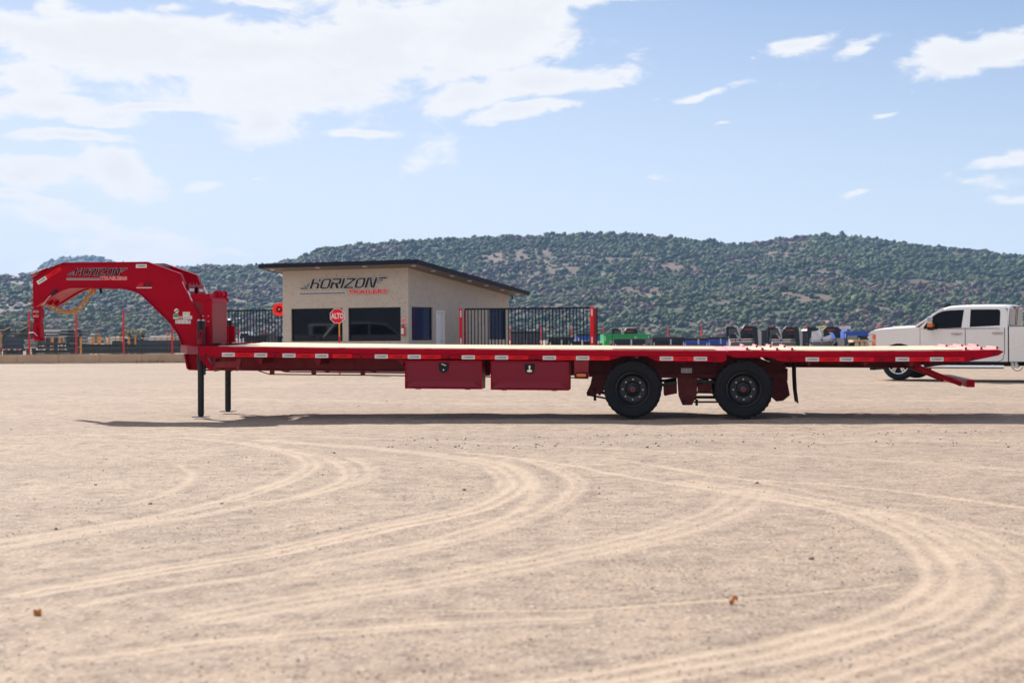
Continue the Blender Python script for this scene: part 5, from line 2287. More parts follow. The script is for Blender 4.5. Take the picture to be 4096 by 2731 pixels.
def window(W, h, mull=()):
    w = bpy.data.objects.new('window', None)
    COL.objects.link(w)
    w.parent = office
    f = .045
    b = MB()
    W.rect(b, h[0], h[1], h[3] - f, h[3], -.05, -.11)
    W.rect(b, h[0], h[1], h[2], h[2] + f, -.05, -.11)
    W.rect(b, h[0], h[0] + f, h[2] + f, h[3] - f, -.05, -.11)
    W.rect(b, h[1] - f, h[1], h[2] + f, h[3] - f, -.05, -.11)
    b.build('frame', M['frame_black'], w)
    b = MB()
    W.rect(b, h[0] + f, h[1] - f, h[2] + f, h[3] - f, -.08, -.086)
    b.build('pane', M['mirror_glass'] if W is WLf else M['sky_tint_glass'], w)
    b = MB()
    W.rect(b, h[0] + .02, h[1] - .02, h[2] + .02, h[3] - .02, -.15, -.16)
    b.build('blind', M['frame_black'], w)
    return w


for W, h in ((WLf, hL1), (WLf, hL2), (WRt, hR1), (WRt, hR2)):
    window(W, h)
dr = bpy.data.objects.new('door', None)
COL.objects.link(dr)
dr.parent = office
b = MB()
f = .06
WRt.rect(b, hD[0], hD[1], hD[3] - f, hD[3], .012, -.12)
WRt.rect(b, hD[0], hD[0] + f, 0, hD[3] - f, .012, -.12)
WRt.rect(b, hD[1] - f, hD[1], 0, hD[3] - f, .012, -.12)
b.build('frame', M['white'], dr, bevel=.004)
b = MB()
WRt.rect(b, hD[0] + f, hD[1] - f, 0.01, hD[3] - f, -.06, -.10)
b.build('door_leaf', M['white'], dr)
b = MB()
WRt.rect(b, hD[1] - f - .12, hD[1] - f - .05, 1.0, 1.04, -.01, -.06)
b.build('handle', M['bolt'], dr)
# roof -----------------------------------------------------------------
YR0 = 48.6
r0 = GY(1668, YR0)
dl_ = WLf.d
kk = plane_xy(1037, r0, dl_)
rL = r0 + dl_ * kk
kk = plane_xy(2118, r0, WRt.d)
rR = r0 + WRt.d * kk
z0_ = (zpx(1670, 1038, r0.y) + zpx(1037, 1056, rL.y)) / 2
zR_ = zpx(2118, 1166, rR.y)
fh = .155
rB = rL + (rR - r0)


def v3(p, z):
    return Vector((p.x, p.y, z))


b = MB()
b.hull([v3(r0, z0_ - .05), v3(rL, z0_ - .05), v3(rB, zR_ - .05), v3(rR, zR_ - .05)], [v3(r0, z0_), v3(rL, z0_), v3(rB, zR_), v3(rR, zR_)])
b.build('roof', M['fascia'], office)


def strip(name, a_, c_, za, zc, h, mtl, th=.05, inset=0):
    d = (c_ - a_).normalized()
    cen = (r0 + rL + rR + rB) / 4
    n = Vector((-d.y, d.x, 0))
    if n.dot(cen - a_) < 0:
        n = -n
    b = MB()
    b.hull([v3(a_ + n * inset, za - h), v3(c_ + n * inset, zc - h), v3(c_ + n * (inset + th), zc - h), v3(a_ + n * (inset + th), za - h)],
           [v3(a_ + n * inset, za), v3(c_ + n * inset, zc), v3(c_ + n * (inset + th), zc), v3(a_ + n * (inset + th), za)])
    return b.build(name, mtl, office)


strip('fascia', r0, rL, z0_ + .002, z0_ + .002, fh, M['fascia'], inset=-.012)
strip('fascia', r0, rR, z0_ + .001, zR_ + .001, fh, M['fascia'], inset=-.013)
strip('fascia', rR, rB, zR_ + .002, zR_ + .002, fh, M['fascia'], inset=-.012)
strip('fascia', rL, rB, z0_ + .001, zR_ + .001, fh, M['fascia'], inset=-.013)
# slatted soffit: boards running along the front, tilted with the roof
nsl = 30
b = MB()
for i in range(nsl):
    f0, f1 = (i + .06) / nsl, (i + .94) / nsl
    A0, A1 = r0.lerp(rR, f0), r0.lerp(rR, f1)
    B0, B1 = rL.lerp(rB, f0), rL.lerp(rB, f1)
    za, zb_ = z0_ + (zR_ - z0_) * f0 - fh + .01, z0_ + (zR_ - z0_) * f1 - fh + .01
    b.hull([v3(A0, za), v3(A1, zb_), v3(B1, zb_), v3(B0, za)], [v3(A0, za + .015), v3(A1, zb_ + .015), v3(B1, zb_ + .015), v3(B0, za + .015)])
b.build('soffit_board', M['soffit'], office)['kind'] = 'stuff'
nrm = (v3(rR, zR_) - v3(r0, z0_)).cross(v3(rL, z0_) - v3(r0, z0_)).normalized()
sp0 = v3(r0, z0_ - fh + .008)
for (x, y) in ((1089, 1078.5), (1270, 1070.8), (1459, 1065.5), (1655, 1063), (1733, 1083.5), (1807.5, 1103.7), (1878, 1123.5), (1946, 1141.5), (2010, 1160), (2070, 1177)):
    r = ray(x, y)
    k = (sp0 - O).dot(nrm) / r.dot(nrm)
    p = O + r * k
    MB().cyl(p - nrm * .012, p + nrm * .012, .085, 18).build('downlight', M['lamp'], office)
# conduit box and bulb under the eaves
b = MB()
p = WRt.P(*WRt.kz(2036, 1186), .05)
b.bar(p, p + Vector((.09, -.02, 0)), .03, .03)
b.bar(p + Vector((.09, -.02, .02)), p + Vector((.09, -.02, -.1)), .05, .05)
b.bar(p + Vector((.09, -.02, -.1)), p + Vector((0, -.02, -.1)), .03, .03)
b.build('conduit', M['plastic'], office)
b = MB()
p = at(1126, 1082, rL.y + .9)
b.cyl(p + Vector((0, 0, .06)), p - Vector((0, 0, .03)), .035, 12, .05)
b.build('lamp', M['lamp'], office)
# wordmark on the wall, letter by letter ---------------------------------
sg = bpy.data.objects.new('wall_lettering', None)
COL.objects.link(sg)
sg.parent = office
k0, zt0 = WLf.kz(1200, 1116.5)
k1, zt1 = WLf.kz(1550, 1113.5)
k0b, zb0 = WLf.kz(1199, 1183)
scL = (k0 - k1) / 1110
# local axes for the face: x to the right
ang = math.atan2(-WLf.d.y, -WLf.d.x)
org = WLf.P(k0, zt0)
WM = Matrix.Translation(org) @ Matrix.Rotation(ang, 4, 'Z')
vsc = (zt0 - zb0) / 216 / scL


def on_wall(mb, name, mtl):
    mb.v = [(x, y, z * vsc) for x, y, z in mb.v]
    o_ = mb.build(name, mtl, sg, recalc=False)
    o_.matrix_world = WM
    return o_


for key, qs in list(LET.items()) + [('w%d' % i, [w_]) for i, w_ in enumerate(WINGS)]:
    qs = [[_shear(p) for p in qd] for qd in qs]
    b = MB()
    mark_mesh(b, 0, 0, scL, -.05, .05, g=5, quads=qs)
    on_wall(b, 'letter_rim' if not key.startswith('w') else 'stripe_rim', M['silver'])
    b = MB()
    mark_mesh(b, 0, 0, scL, -.062, .009, quads=qs)
    on_wall(b, 'letter' if not key.startswith('w') else 'stripe', M['ink'])
b = MB()
mark_mesh(b, 0, 0, scL, -.05, .05, quads=[q(-10, 600, 172, 208)])
on_wall(b, 'bar_rim', M['silver'])
b = MB()
mark_mesh(b, 0, 0, scL, -.056, .005, quads=[q(-2, 592, 180, 202)])
on_wall(b, 'grey_bar', M['grey_print'])
for mtl, bd, yy, ex, pd in ((M['silver'], .08, -.04, .01, 5), (M['red_print'], .03, -.058, .004, 0)):
    o_ = fit_text('red_lettering', 'TRAILERS', mtl, sg, 0, 1, 0, 1, 0, bold=bd)
    for v in o_.data.vertices:
        v.co = Vector((v.co.x * (490 + pd * 2) * scL, v.co.y * (54 + pd * 2) * scL * vsc, 0))
    o_.matrix_world = WM @ Matrix.Translation(((624 - pd) * scL, yy, (-208 - pd) * scL * vsc)) @ Matrix.Rotation(R(90), 4, 'X')

# extinguisher and its sign -------------------------------------------------
k, z = WLf.kz(1619.5, 1283)
es = thing('safety_sign', 'small red and white extinguisher sign on the office wall', 'sign', WLf.P(k, z, .004), (0, 0, ang))
u = 1 / 114.0
MB().box((-11.5 * u, -.006, -9.5 * u), (11.5 * u, 0, 9.5 * u)).build('sign_border', M['white'], es)
MB().box((-10 * u, -.009, -8 * u), (10 * u, -.0065, 8 * u)).build('sign_face', M['fence_red'], es)
b = MB()
b.box((-3.5 * u, -.011, -5.5 * u), (-1.5 * u, -.0095, 3 * u))
b.prism([(-5 * u, -3 * u), (0, -3 * u), (-2.5 * u, -6.5 * u)], -.0125, -.0112)
b.box((1.5 * u, -.011, -5.5 * u), (3.3 * u, -.0095, 2 * u))
b.box((5 * u, -.011, -5.5 * u), (8 * u, -.0095, 3 * u))
b.build('sign_symbol', M['white'], es)
fit_text('sign_lettering', 'EXTINTOR', M['white'], es, -8.5 * u, 8.5 * u, 4.3 * u, 6.8 * u, -.0105)
k, z = WLf.kz(1616, 1322)
ex = thing('fire_extinguisher', 'red fire extinguisher hung on the wall beside the office window', 'fire extinguisher', WLf.P(k, z, .085), (0, 0, ang))
b = MB()
b.cyl((0, 0, -.17), (0, 0, .12), .065, 20)
b.cyl((0, 0, .12), (0, 0, .155), .065, 20, .03)
b.cyl((0, 0, .155), (0, 0, .18), .02, 12)
b.build('cylinder', M['fence_red'], ex, smooth=True)
b = MB()
b.bar((-.03, 0, .18), (.07, 0, .20), .02, .018)
b.bar((-.03, 0, .19), (.06, 0, .225), .02, .012)
b.build('valve_handle', M['plastic'], ex)
b = MB()
b.tube([(-.02, -.01, .18), (-.10, -.01, .16), (-.14, -.01, .05), (-.12, -.01, -.05)], .012, 8)
b.build('hose', M['plastic'], ex)
b = MB()
b.lathe([(.0, 0)], (0, 0, 0), 3) if False else None
for kx in range(5):
    a0, a1 = R(-150 + kx * 24), R(-126 + kx * 24)
    b._add([(.0665 * math.cos(a0), .0665 * math.sin(a0), -.12), (.0665 * math.cos(a1), .0665 * math.sin(a1), -.12),
            (.0665 * math.cos(a1), .0665 * math.sin(a1), .08), (.0665 * math.cos(a0), .0665 * math.sin(a0), .08)], [(0, 1, 2, 3)])
b.build('label', M['tape_white'], ex)

# ALTO sign -----------------------------------------------------------------
sx_ = 1350.5
YS = 44.5
g = GY(sx_ + 8, YS)
st = thing('stop_sign', 'red octagonal ALTO stop sign on a thin orange post before the office', 'stop sign', (g.x, YS, 0), (0, 0, R(4)))
zc = zpx(1350, 1263.5, YS)
rr = 31.5 * YS / FPX
pr = [(rr * math.cos(R(22.5 + 45 * k)), rr * math.sin(R(22.5 + 45 * k)) * 1.02 + zc) for k in range(8)]
b = MB()
off = -.055
b.prism([(x + off, z) for x, z in pr], -.03, -.025)
b.build('sign_border', M['white'], st)
b = MB()
b.prism([(x * .92 + off, (z - zc) * .92 + zc) for x, z in pr], -.034, -.0305)
b.build('sign_face', M['fence_red'], st)
fit_text('sign_lettering', 'ALTO', M['white'], st, off - rr * .78, off + rr * .80, zc - rr * .36, zc + rr * .38, -.036, bold=.035)
zm = zpx(1353, 1346, YS)
MB().box((-.022, -.022, zm), (.022, .022, zc + rr * .8)).build('post', M['orange'], st)
MB().box((-.022, -.022, 0), (.022, .022, zm - .001)).build('post', M['fence_red'], st)['label'] = 'red painted lower post'
st.rotation_euler[1] = -.006

# hose reel -----------------------------------------------------------------
YH = 52.6
c0 = at(1117, 1237.5, YH)
hr = thing('hose_reel', 'round red hose reel fixed to the far side of the office wall', 'hose reel', c0, (0, 0, R(0)))
rr = 26.3 * YH / FPX
b = MB()
b.lathe([(rr, -.03), (rr, 0), (rr * .86, 0), (rr * .86, -.03), (rr, -.03)], (0, 0, 0), 40)
b.lathe([(rr * .855, -.012), (rr * .3, -.012), (0.001, -.012)], (0, 0, 0), 40)
b.lathe([(rr * .855, .09), (0.001, .09)], (0, 0, 0), 40)
for k in range(6):
    a = R(60 * k + 12)
    b.bar((rr * .2 * math.cos(a), -.02, rr * .2 * math.sin(a)), (rr * .85 * math.cos(a), -.02, rr * .85 * math.sin(a)), .016, .02)
b.build('reel_disc', M['red_print'], hr)
MB().cyl((0, -.012, 0), (0, .09, 0), rr * .5, 24).build('hose_coil', M['plastic'], hr)
MB().cyl((0, -.06, .0), (0, -.01, .0), .03, 10).build('axle', M['bolt'], hr)
b = MB()
b.bar((0, .06, -.02), (pL.x - c0.x + .02, .15, -.02), .05, .05)
b.build('wall_bracket', M['plastic'], hr)

# ================================================================== FENCES
YF = 70.0


def wall_piece():
    a_ = GY(-260, YF + .6)
    c_ = GY(900, YF - .3)
    zt_ = zpx(400, 1417, YF)
    kb = thing('low_wall', 'long low concrete wall under the wire mesh fence on the left', 'wall', (0, 0, 0))
    n = 7
    for i in range(n):
        p, q_ = a_.lerp(c_, i / n), a_.lerp(c_, (i + 1) / n - .0008)
        b = MB()
        b.hull([v3(p, -.1), v3(q_, -.1), v3(q_ + Vector((0, .2, 0)), -.1), v3(p + Vector((0, .2, 0)), -.1)],
               [v3(p, zt_), v3(q_, zt_), v3(q_ + Vector((0, .2, 0)), zt_), v3(p + Vector((0, .2, 0)), zt_)])
        b.build('wall_section', M['concrete'], kb, bevel=.015)
    return a_, c_, zt_


wa, wc, wz = wall_piece()
mf = thing('mesh_fence', 'tall wire mesh fence with thin red posts on the low wall', 'fence', (0, 0, 0))
post_x = [-74, 115, 303, 492.5, 686.5, 884]
ztop = zpx(300, 1243, YF)
ppos = []
for x in post_x:
    t = (x + 260) / 1160
    p = wa.lerp(wc, t)
    p = GY(x, p.y)
    p.y += .10
    ppos.append(p)
    b = MB()
    b.box((p.x - .038, p.y - .03, wz), (p.x + .038, p.y + .03, ztop + .03))
    b.box((p.x - .075, p.y - .07, wz), (p.x + .075, p.y + .07, wz + .012))
    b.build('post', M['fence_red'], mf, bevel=.004)
for i in range(len(ppos) - 1):
    p, q_ = ppos[i], ppos[i + 1]
    b = MB()
    n = 46
    for k in range(1, n):
        c = p.lerp(q_, k / n)
        b.bar((c.x, c.y - .04, wz + .02), (c.x, c.y - .04, ztop), .0062, .0062)
    for zf in (0, .012, .12, .135, .24, .34, .48, .49, .64, .74, .84, .86, .94, .99):
        z = wz + .04 + (ztop - wz - .05) * zf
        b.bar((p.x, p.y - .045, z), (q_.x, q_.y - .045, z), .011, .013)
    b.build('mesh_panel', M['wire'], mf)

# dry weeds along the foot of the wall
wn_, wv = [], []
wm = MB()
for _ in range(520):
    t = rng.beta(2, 1.6)
    px_ = rng.choice([500, 560, 600, 640, 380, 700, 200, 60]) + rng.normal(0, 30)
    p = GY(px_, YF - .35 - abs(rng.normal(0, .12)))
    h = rng.uniform(.03, .13) * (1.5 if 540 < px_ < 660 else .8)
    a = rng.uniform(0, 6.28)
    dx, dy = math.cos(a) * .02, math.sin(a) * .02
    wm._add([(p.x - dx, p.y - dy, -.02), (p.x + dx, p.y + dy, -.02), (p.x + rng.normal(0, .06), p.y + rng.normal(0, .03), h)], [(0, 1, 2)])
M['dry_grass'] = mat('dry_grass', (0.34, 0.26, 0.11), 0.9, var=.4, scale=3)
o_ = wm.build('weeds', M['dry_grass'], None, recalc=False, kind='stuff')


# barred fence left of the office and the sliding gate on the right
def barred(root, p, q_, z0, z1, n, bw, rails=True, first=0.0):
    d = (q_ - p)
    for k in range(n):
        c = p + d * ((k + first) / (n - 1 + 2 * first) if first else k / (n - 1))
        MB().box((c.x - bw / 2, c.y - bw / 2, z0), (c.x + bw / 2, c.y + bw / 2, z1 - .05)).build('bar', M['bar'], root)
    for zz, h in ((z1 - .05, .06), (z0 - .04, .05)):
        b = MB()
        b.hull([v3(p, zz) + Vector((0, -.03, 0)), v3(q_, zz) + Vector((0, -.03, 0)), v3(q_, zz) + Vector((0, .03, 0)), v3(p, zz) + Vector((0, .03, 0))],
               [v3(p, zz + h) + Vector((0, -.03, 0)), v3(q_, zz + h) + Vector((0, -.03, 0)), v3(q_, zz + h) + Vector((0, .03, 0)), v3(p, zz + h) + Vector((0, .03, 0))])
        b.build('rail', M['bar'], root)


bf = thing('bar_fence', 'black vertical bar fence between the trailer tower and the office', 'fence', (0, 0, 0))
YB = 56.0
p, q_ = GY(868, YB + .4), GY(1150, YB - .3)
barred(bf, p, q_, .08, zpx(1000, 1239.5, YB), 24, .038)
gt = thing('sliding_gate', 'long black barred sliding gate beside the office', 'gate', (0, 0, 0))
YG0, YG1 = 51.2, 50.4
p, q_ = GY(1859, YG0), GY(2376, YG1)
barred(gt, p, q_, .1, (zpx(1860, 1234.5, YG0) + zpx(2376, 1229, YG1)) / 2, 39, .036)
for (x, YY, ytop, wd, lab) in ((1843.5, 50.8, 1233, 12.5, 'red square gate post nearest the office wall with white stickers'), (2368, 49.9, 1226.5, 12, 'red square gate post at the outer end of the black gate with white stickers')):
    g = GY(x, YY)
    po = thing('gate_post', lab, 'post', (g.x, YY, 0), group='red gate posts')
    h = zpx(x, ytop, YY)
    w_ = wd * YY / FPX
    MB().box((-w_ / 2, 0, 0), (w_ / 2, w_, h)).build('post_tube', M['fence_red'], po, bevel=.004)
    for f0, f1 in ((.035, .145), (.485, .58)):
        MB().box((-w_ * .2, -.004, h * (1 - f1)), (w_ * .2, -.001, h * (1 - f0))).build('white_sticker', M['tape_white'], po)
g = GY(2381, 50.0)
po = thing('gate_post', 'darker red guide post close behind the outer gate post', 'post', (g.x, 50.3, 0), group='red gate posts')
MB().box((-.055, 0, 0), (.065, .1, zpx(2378, 1234, 50.3))).build('post_tube', M['red_dusty'], po, bevel=.004)
MB().box((.067, 0.02, 0), (.105, .06, zpx(2378, 1229, 50.3))).build('guide', M['bar'], po)
g = GY(1862, 51.6)
po = thing('gate_post', 'thin red post inside the first bars of the black gate', 'post', (g.x + .0, 51.6, 0), group='red gate posts')
MB().box((-.02, 0, 0), (.02, .04, zpx(1862, 1240, 51.6))).build('post_tube', M['fence_red'], po)

# far boundary fence
ff = thing('boundary_fence', 'far boundary fence of thin red posts behind the parked trailers', 'fence', (0, 0, 0))
fA, fB_ = Vector((-52, 148, 0)), Vector((44, 102.5, 0))
n = 37
fz = 1.95
prev = None
for k in range(n + 1):
    p = fA.lerp(fB_, k / n)
    MB().box((p.x - .035, p.y - .035, 0), (p.x + .035, p.y + .035, fz)).build('post', M['fence_red'], ff)
b = MB()
for zf in np.linspace(.1, 1.85, 9):
    b.bar((fA.x, fA.y, zf), (fB_.x, fB_.y, zf), .006, .006)
b.build('fence_wire', M['wire'], ff)['kind'] = 'stuff'


# ================================================================== WHITE PICKUP
TY = R(30)
tg = G(3592, 1519.5)
PF_ROT = Matrix.Rotation(-TY, 3, 'Z')
PK = Frame(tg, PF_ROT.to_quaternion())


def zo(x, y):            # enlarged-view units to picture px
    return 3200 + x / 2.625, 1150 + y / 2.625


def kp(x, y, w=0.0):
    return PK.xz(*zo(x, y), w)


def kps(pts, w=0.0):
    return [kp(x, y, w) for x, y in pts]


def build_pickup():
    root = thing('pickup_truck', 'white crew cab pickup truck parked behind the tail of the red trailer', 'pickup truck', tg, (0, 0, -TY))
    TW = 2.0
    wp = M['truck']
    zbelt = kp(1500, 430)[1]
    hood_z = kp(1100, 396)[1]
    sill = kp(1900, 776)[1]
    bedtop = kp(2250, 410)[1]
    xf = kp(722, 520)[0]
    xfend = kp(1258, 500)[0]
    xdoor2 = kp(1735, 600)[0]
    xcab = kp(2182, 600)[0]
    xbed = xcab + .03
    xtail = xcab + 2.05
    # lower body: side panels as thick skins with wheel arches, plus hood, roof and floor
    R_ARCH = .52
    def arch(cx_, n=12, r=R_ARCH, z0=.42):
        return [(cx_ + r * math.cos(a), z0 + r * .98 * math.sin(a)) for a in np.linspace(math.pi, 0, n)]

    fender = kps([(722, 640), (722, 500), (728, 478), (742, 462), (765, 452), (850, 438), (980, 426), (1100, 418), (1235, 416), (1262, 430)]) + \
        [(xfend, sill + .03), (xfend - .03, sill)]
    ar = arch(0.02)
    lowf = [(p[0], p[1]) for p in ar[::-1]]
    fp = kps([(722, 500), (728, 478), (742, 462), (765, 452), (850, 440), (980, 430), (1100, 424), (1235, 420), (1258, 424)])
    front_low = [(xfend - .004, sill)] + [(ar[-1][0], sill)] + lowf[:] + [(xf + .10, .50), (xf + .02, .62)]
    for side in (0, 1):
        f_ = (lambda w: w) if not side else (lambda w: TW - w)
        def pan(name, pts, w0_=0.0, th=.05, mtl=wp, bevel=.012, lean=None):
            b = MB()
            if lean:
                b.prism(pts, lambda x, z: f_(lean(z)), lambda x, z: f_(lean(z) + th))
            else:
                b.prism(pts, f_(w0_), f_(w0_ + th))
            return b.build(name, mtl, root, bevel=bevel)
        pan('front_fender', fp + front_low)
        d1 = [(xfend + .007, zbelt), (xfend + .007, sill), (xdoor2 - .007, sill), (xdoor2 - .007, zbelt)]
        pan('door', d1)
        rear_ar = arch(xbed + .98)
        d2 = [(xdoor2 + .007, zbelt), (xdoor2 + .007, sill), (xcab - .22, sill), (xcab - .12, sill + .06), (xcab - .085, sill + .22), (xcab - .085, zbelt)]
        pan('door', d2)
        pan('cab_corner', [(xcab - .071, zbelt), (xcab - .071, sill + .22), (xcab - .112, sill + .05), (xcab - .21, sill - .004), (xcab, sill - .004), (xcab, zbelt)])
        bedp = [(xbed, bedtop), (xbed, sill), (rear_ar[0][0], sill)] + rear_ar + [(rear_ar[-1][0], sill), (xtail, sill + .05), (xtail, bedtop)]
        pan('bed_side', bedp, w0_=-.01)
        # rocker and running board
        b = MB()
        b.box((xfend - .02, f_(.02), sill - .05), (xcab, f_(.10), sill - .004))
        b.build('rocker', M['plastic'], root)
        b = MB()
        b.cyl((xfend + .05, f_(-.06), sill - .13), (xcab - .08, f_(-.06), sill - .13), .045, 14)
        b.box((xfend + .2, f_(-.04), sill - .12), (xfend + .26, f_(.3), sill - .08))
        b.box((xcab - .4, f_(-.04), sill - .12), (xcab - .34, f_(.3), sill - .08))
        b.build('running_board', M['chrome'], root, smooth=True)
        # greenhouse side: leans in
        zroof = kp(1900, 196, .16)[1]
        lean = lambda z: .01 + .17 * max(0, (z - zbelt)) / (zroof - zbelt)
        def gk(x, y):
            # hit on the leaning side plane
            n_ = Vector((0, (zroof - zbelt), -.17)).normalized()
            h = PK.hit(*zo(x, y), (0, .01, zbelt), n_)
            return (h.x, h.z)
        shell = [gk(*p) for p in ((1240, 428), (1330, 345), (1425, 275), (1500, 232), (1560, 214), (1640, 207), (1760, 203), (1900, 200), (2080, 199), (2130, 203), (2150, 212))] + \
                [gk(2172, 235), (xcab, zbelt)]
        pan('cab_side', shell, th=.05, lean=lean, bevel=.01)
        g1 = [gk(*p) for p in ((1300, 436), (1298, 415), (1330, 372), (1395, 305), (1440, 272), (1500, 248), (1560, 240), (1640, 236), (1722, 233), (1694, 420), (1440, 430))]
        g2 = [gk(*p) for p in ((1792, 230), (2075, 228), (2098, 236), (2104, 260), (2098, 398), (1782, 414))]
        for gg in (g1, g2):
            pan('side_window', gg, th=.006, mtl=M['glass'], lean=lambda z: lean(z) - .004, bevel=0)
        b = MB()
        for A_, B_ in ((gk(1300, 440), gk(1738, 425)), (gk(1744, 422), gk(2096, 405))):
            b.bar((A_[0], f_(-.004), zbelt - .01), (B_[0], f_(-.004), zbelt - .01), .012, .02)
        b.build('belt_trim', M['chrome'], root)
        for hx_, hy_ in ((1648, 484), (2076, 476)):
            c_ = kp(hx_, hy_)
            b = MB()
            b.box((c_[0] - .13, f_(-.045), c_[1] - .018), (c_[0] + .13, f_(-.028), c_[1] + .018))
            b.box((c_[0] - .13, f_(-.03), c_[1] - .014), (c_[0] - .10, f_(-.002), c_[1] + .014))
            b.box((c_[0] + .10, f_(-.03), c_[1] - .014), (c_[0] + .13, f_(-.002), c_[1] + .014))
            b.box((c_[0] - .07, f_(-.004), c_[1] - .04), (c_[0] + .07, f_(-.001), c_[1] + .012))
            b.build('door_handle', M['chrome'], root, bevel=.006)
        # tow mirror
        mc = kp(1372, 372, -.25)
        b = MB()
        b.box((mc[0] - .07, f_(-.34), mc[1] - .01), (mc[0] + .06, f_(-.10), mc[1] + .17))
        b.build('mirror_cap', M['chrome'], root, bevel=.03)
        b = MB()
        b.box((mc[0] - .07, f_(-.33), mc[1] - .10), (mc[0] + .06, f_(-.11), mc[1] - .012))
        b.build('mirror_lens', M['amber'], root, bevel=.015)
        b = MB()
        b.box((mc[0] - .075, f_(-.31), mc[1] - .18), (mc[0] + .055, f_(-.11), mc[1] - .102))
        b.bar((mc[0] - .02, f_(-.12), mc[1] - .03), (mc[0] - .10, f_(.04), mc[1] - .08), .05, .05)
        b.bar((mc[0] - .02, f_(-.12), mc[1] - .13), (mc[0] - .10, f_(.04), mc[1] - .14), .04, .04)
        b.build('mirror_base', M['plastic'], root, bevel=.012)
        # headlight stack wraps the corner
        for (ya, yb, mt_, nm, inx, outx) in ((498, 545, M['lens_clear'], 'headlight', 722, 762), (498, 545, M['amber'], 'side_marker', 762, 797),
                                             (578, 612, M['lens_clear'], 'headlight', 724, 756), (578, 612, M['amber'], 'side_marker', 756, 795)):
            A_, B_ = kp(inx, ya), kp(outx, yb)
            b = MB()
            b.box((A_[0], f_(-.006), B_[1]), (B_[0], f_(.16), A_[1]))
            b.build(nm, mt_, root, bevel=.006)
        b = MB()
        for ya, yb in ((482, 497), (546, 577), (613, 640)):
            A_, B_ = kp(720, ya), kp(798, yb)
            b.box((A_[0] - .01, f_(-.010), B_[1]), (B_[0], f_(.2), A_[1]))
        b.build('headlight_trim', M['chrome'], root, bevel=.008)
        b = MB()
        b.prism(arch(0.02, r=.50)[::1] + [(.52, .30), (-.48, .30)], f_(.055), f_(.5))
        b.prism(arch(xbed + .98, r=.50)[::1] + [(xbed + 1.48, .30), (xbed + .48, .30)], f_(.055), f_(.5))
        b.build('wheel_well', M['plastic'], root)
        if not side:
            c_ = kp(2288, 567)
            b = MB()
            b.lathe([(.118, -.0135), (.118, -.0100)], (c_[0], 0, c_[1]), 32)
            b.lathe([(.124, -.0100), (.118, -.0140), (.112, -.0100)], (c_[0], 0, c_[1]), 32)
            b.build('fuel_door', wp, root, smooth=True)
            A_ = kp(1292, 627)
            fit_text('door_lettering', '2500HD LTZ', M['bolt'], root, A_[0], A_[0] + .36, A_[1] - .03, A_[1], -.003)
            vb = MB()
            A_ = kp(1210, 550)
            vb.box((A_[0] - .05, -.002, A_[1]), (A_[0] + .0, -.001, A_[1] + .01))
    # hood, cowl, windshield, roof, rear glass -- full width with crowned sections
    def loft(name, secs, mtl, smooth=True, bevel=0):
        """secs: list of rows of points, same count"""
        b = MB()
        n_ = len(secs[0])
        vs_ = [p for s_ in secs for p in s_]
        fs_ = []
        for i in range(len(secs) - 1):
            for j in range(n_ - 1):
                a0 = i * n_ + j
                fs_.append((a0, a0 + 1, a0 + n_ + 1, a0 + n_))
        b._add(vs_, fs_)
        return b.build(name, mtl, root, smooth=smooth)
    ws_ = [0.0, .03, .12, .4, 1.0, 1.6, 1.88, 1.97, 2.0]
    crown = [-.055, -.02, 0.0, .022, .030, .022, 0.0, -.02, -.055]
    rows = []
    for (x, y) in ((722, 505), (724, 482), (738, 463), (765, 450), (850, 434), (980, 419), (1100, 409), (1225, 404), (1262, 418)):
        p = kp(x, y, .12)
        bow = .16 if x < 800 else .16 * max(0, (1 - (x - 800) / 450))
        rows.append([(p[0] + bow * (abs(w - 1.0) ** 2) * .6 - bow * .3, w, p[1] + c_ * (0.5 if x < 740 else 1)) for w, c_ in zip(ws_, crown)])
    loft('hood', rows, wp)
    b = MB()
    A_ = kp(1050, 414, .5)
    b.box((A_[0] - .15, .35, A_[1] + .015), (A_[0] + .16, .55, A_[1] + .028))
    b.build('hood_vent', wp, root, bevel=.005)
    # front face
    xg = xf - .05
    b = MB()
    b.box((xg, .16, .62), (xg + .10, TW - .16, hood_z - .16))
    b.build('grille', M['plastic'], root, bevel=.02)
    b = MB()
    for zz in (.78, .93, 1.06):
        b.box((xg - .03, .16, zz), (xg, TW - .16, zz + .05))
    b.build('grille_bar', M['chrome'], root, bevel=.01)
    b = MB()
    b.box((xg - .08, .02, .40), (xg + .22, TW - .02, .62))
    b.build('front_bumper', M['chrome'], root, bevel=.04)
    b = MB()
    b.box((xg - .02, .30, .24), (xg + .12, TW - .30, .40))
    b.build('air_dam', M['plastic'], root, bevel=.02)
    zroof = kp(1900, 196, .16)[1]
    # windshield and roof
    wsx0, wsz0 = kp(1235, 408, .25)
    wsx1, wsz1 = kp(1500, 222, .25)
    b = MB()
    b.hull([(wsx0, .10, wsz0), (wsx0, TW - .10, wsz0), (wsx0 + .02, TW - .10, wsz0), (wsx0 + .02, .10, wsz0)],
           [(wsx1, .20, wsz1), (wsx1, TW - .20, wsz1), (wsx1 + .02, TW - .20, wsz1), (wsx1 + .02, .20, wsz1)])
    b.build('windshield', M['glass'], root)
    b = MB()
    for s2 in (0, 1):
        g_ = (lambda w: w) if not s2 else (lambda w: TW - w)
        b.bar((wsx0 - .02, g_(.06), wsz0 - .02), (wsx1 + .02, g_(.19), wsz1), .09, .05)
    b.build('windshield_pillar', wp, root, bevel=.015)
    rws = [.17, .20, .30, .6, 1.0, 1.4, 1.7, 1.80, 1.83]
    rcr = [-.075, -.03, 0, .02, .025, .02, 0, -.03, -.075]
    rows = []
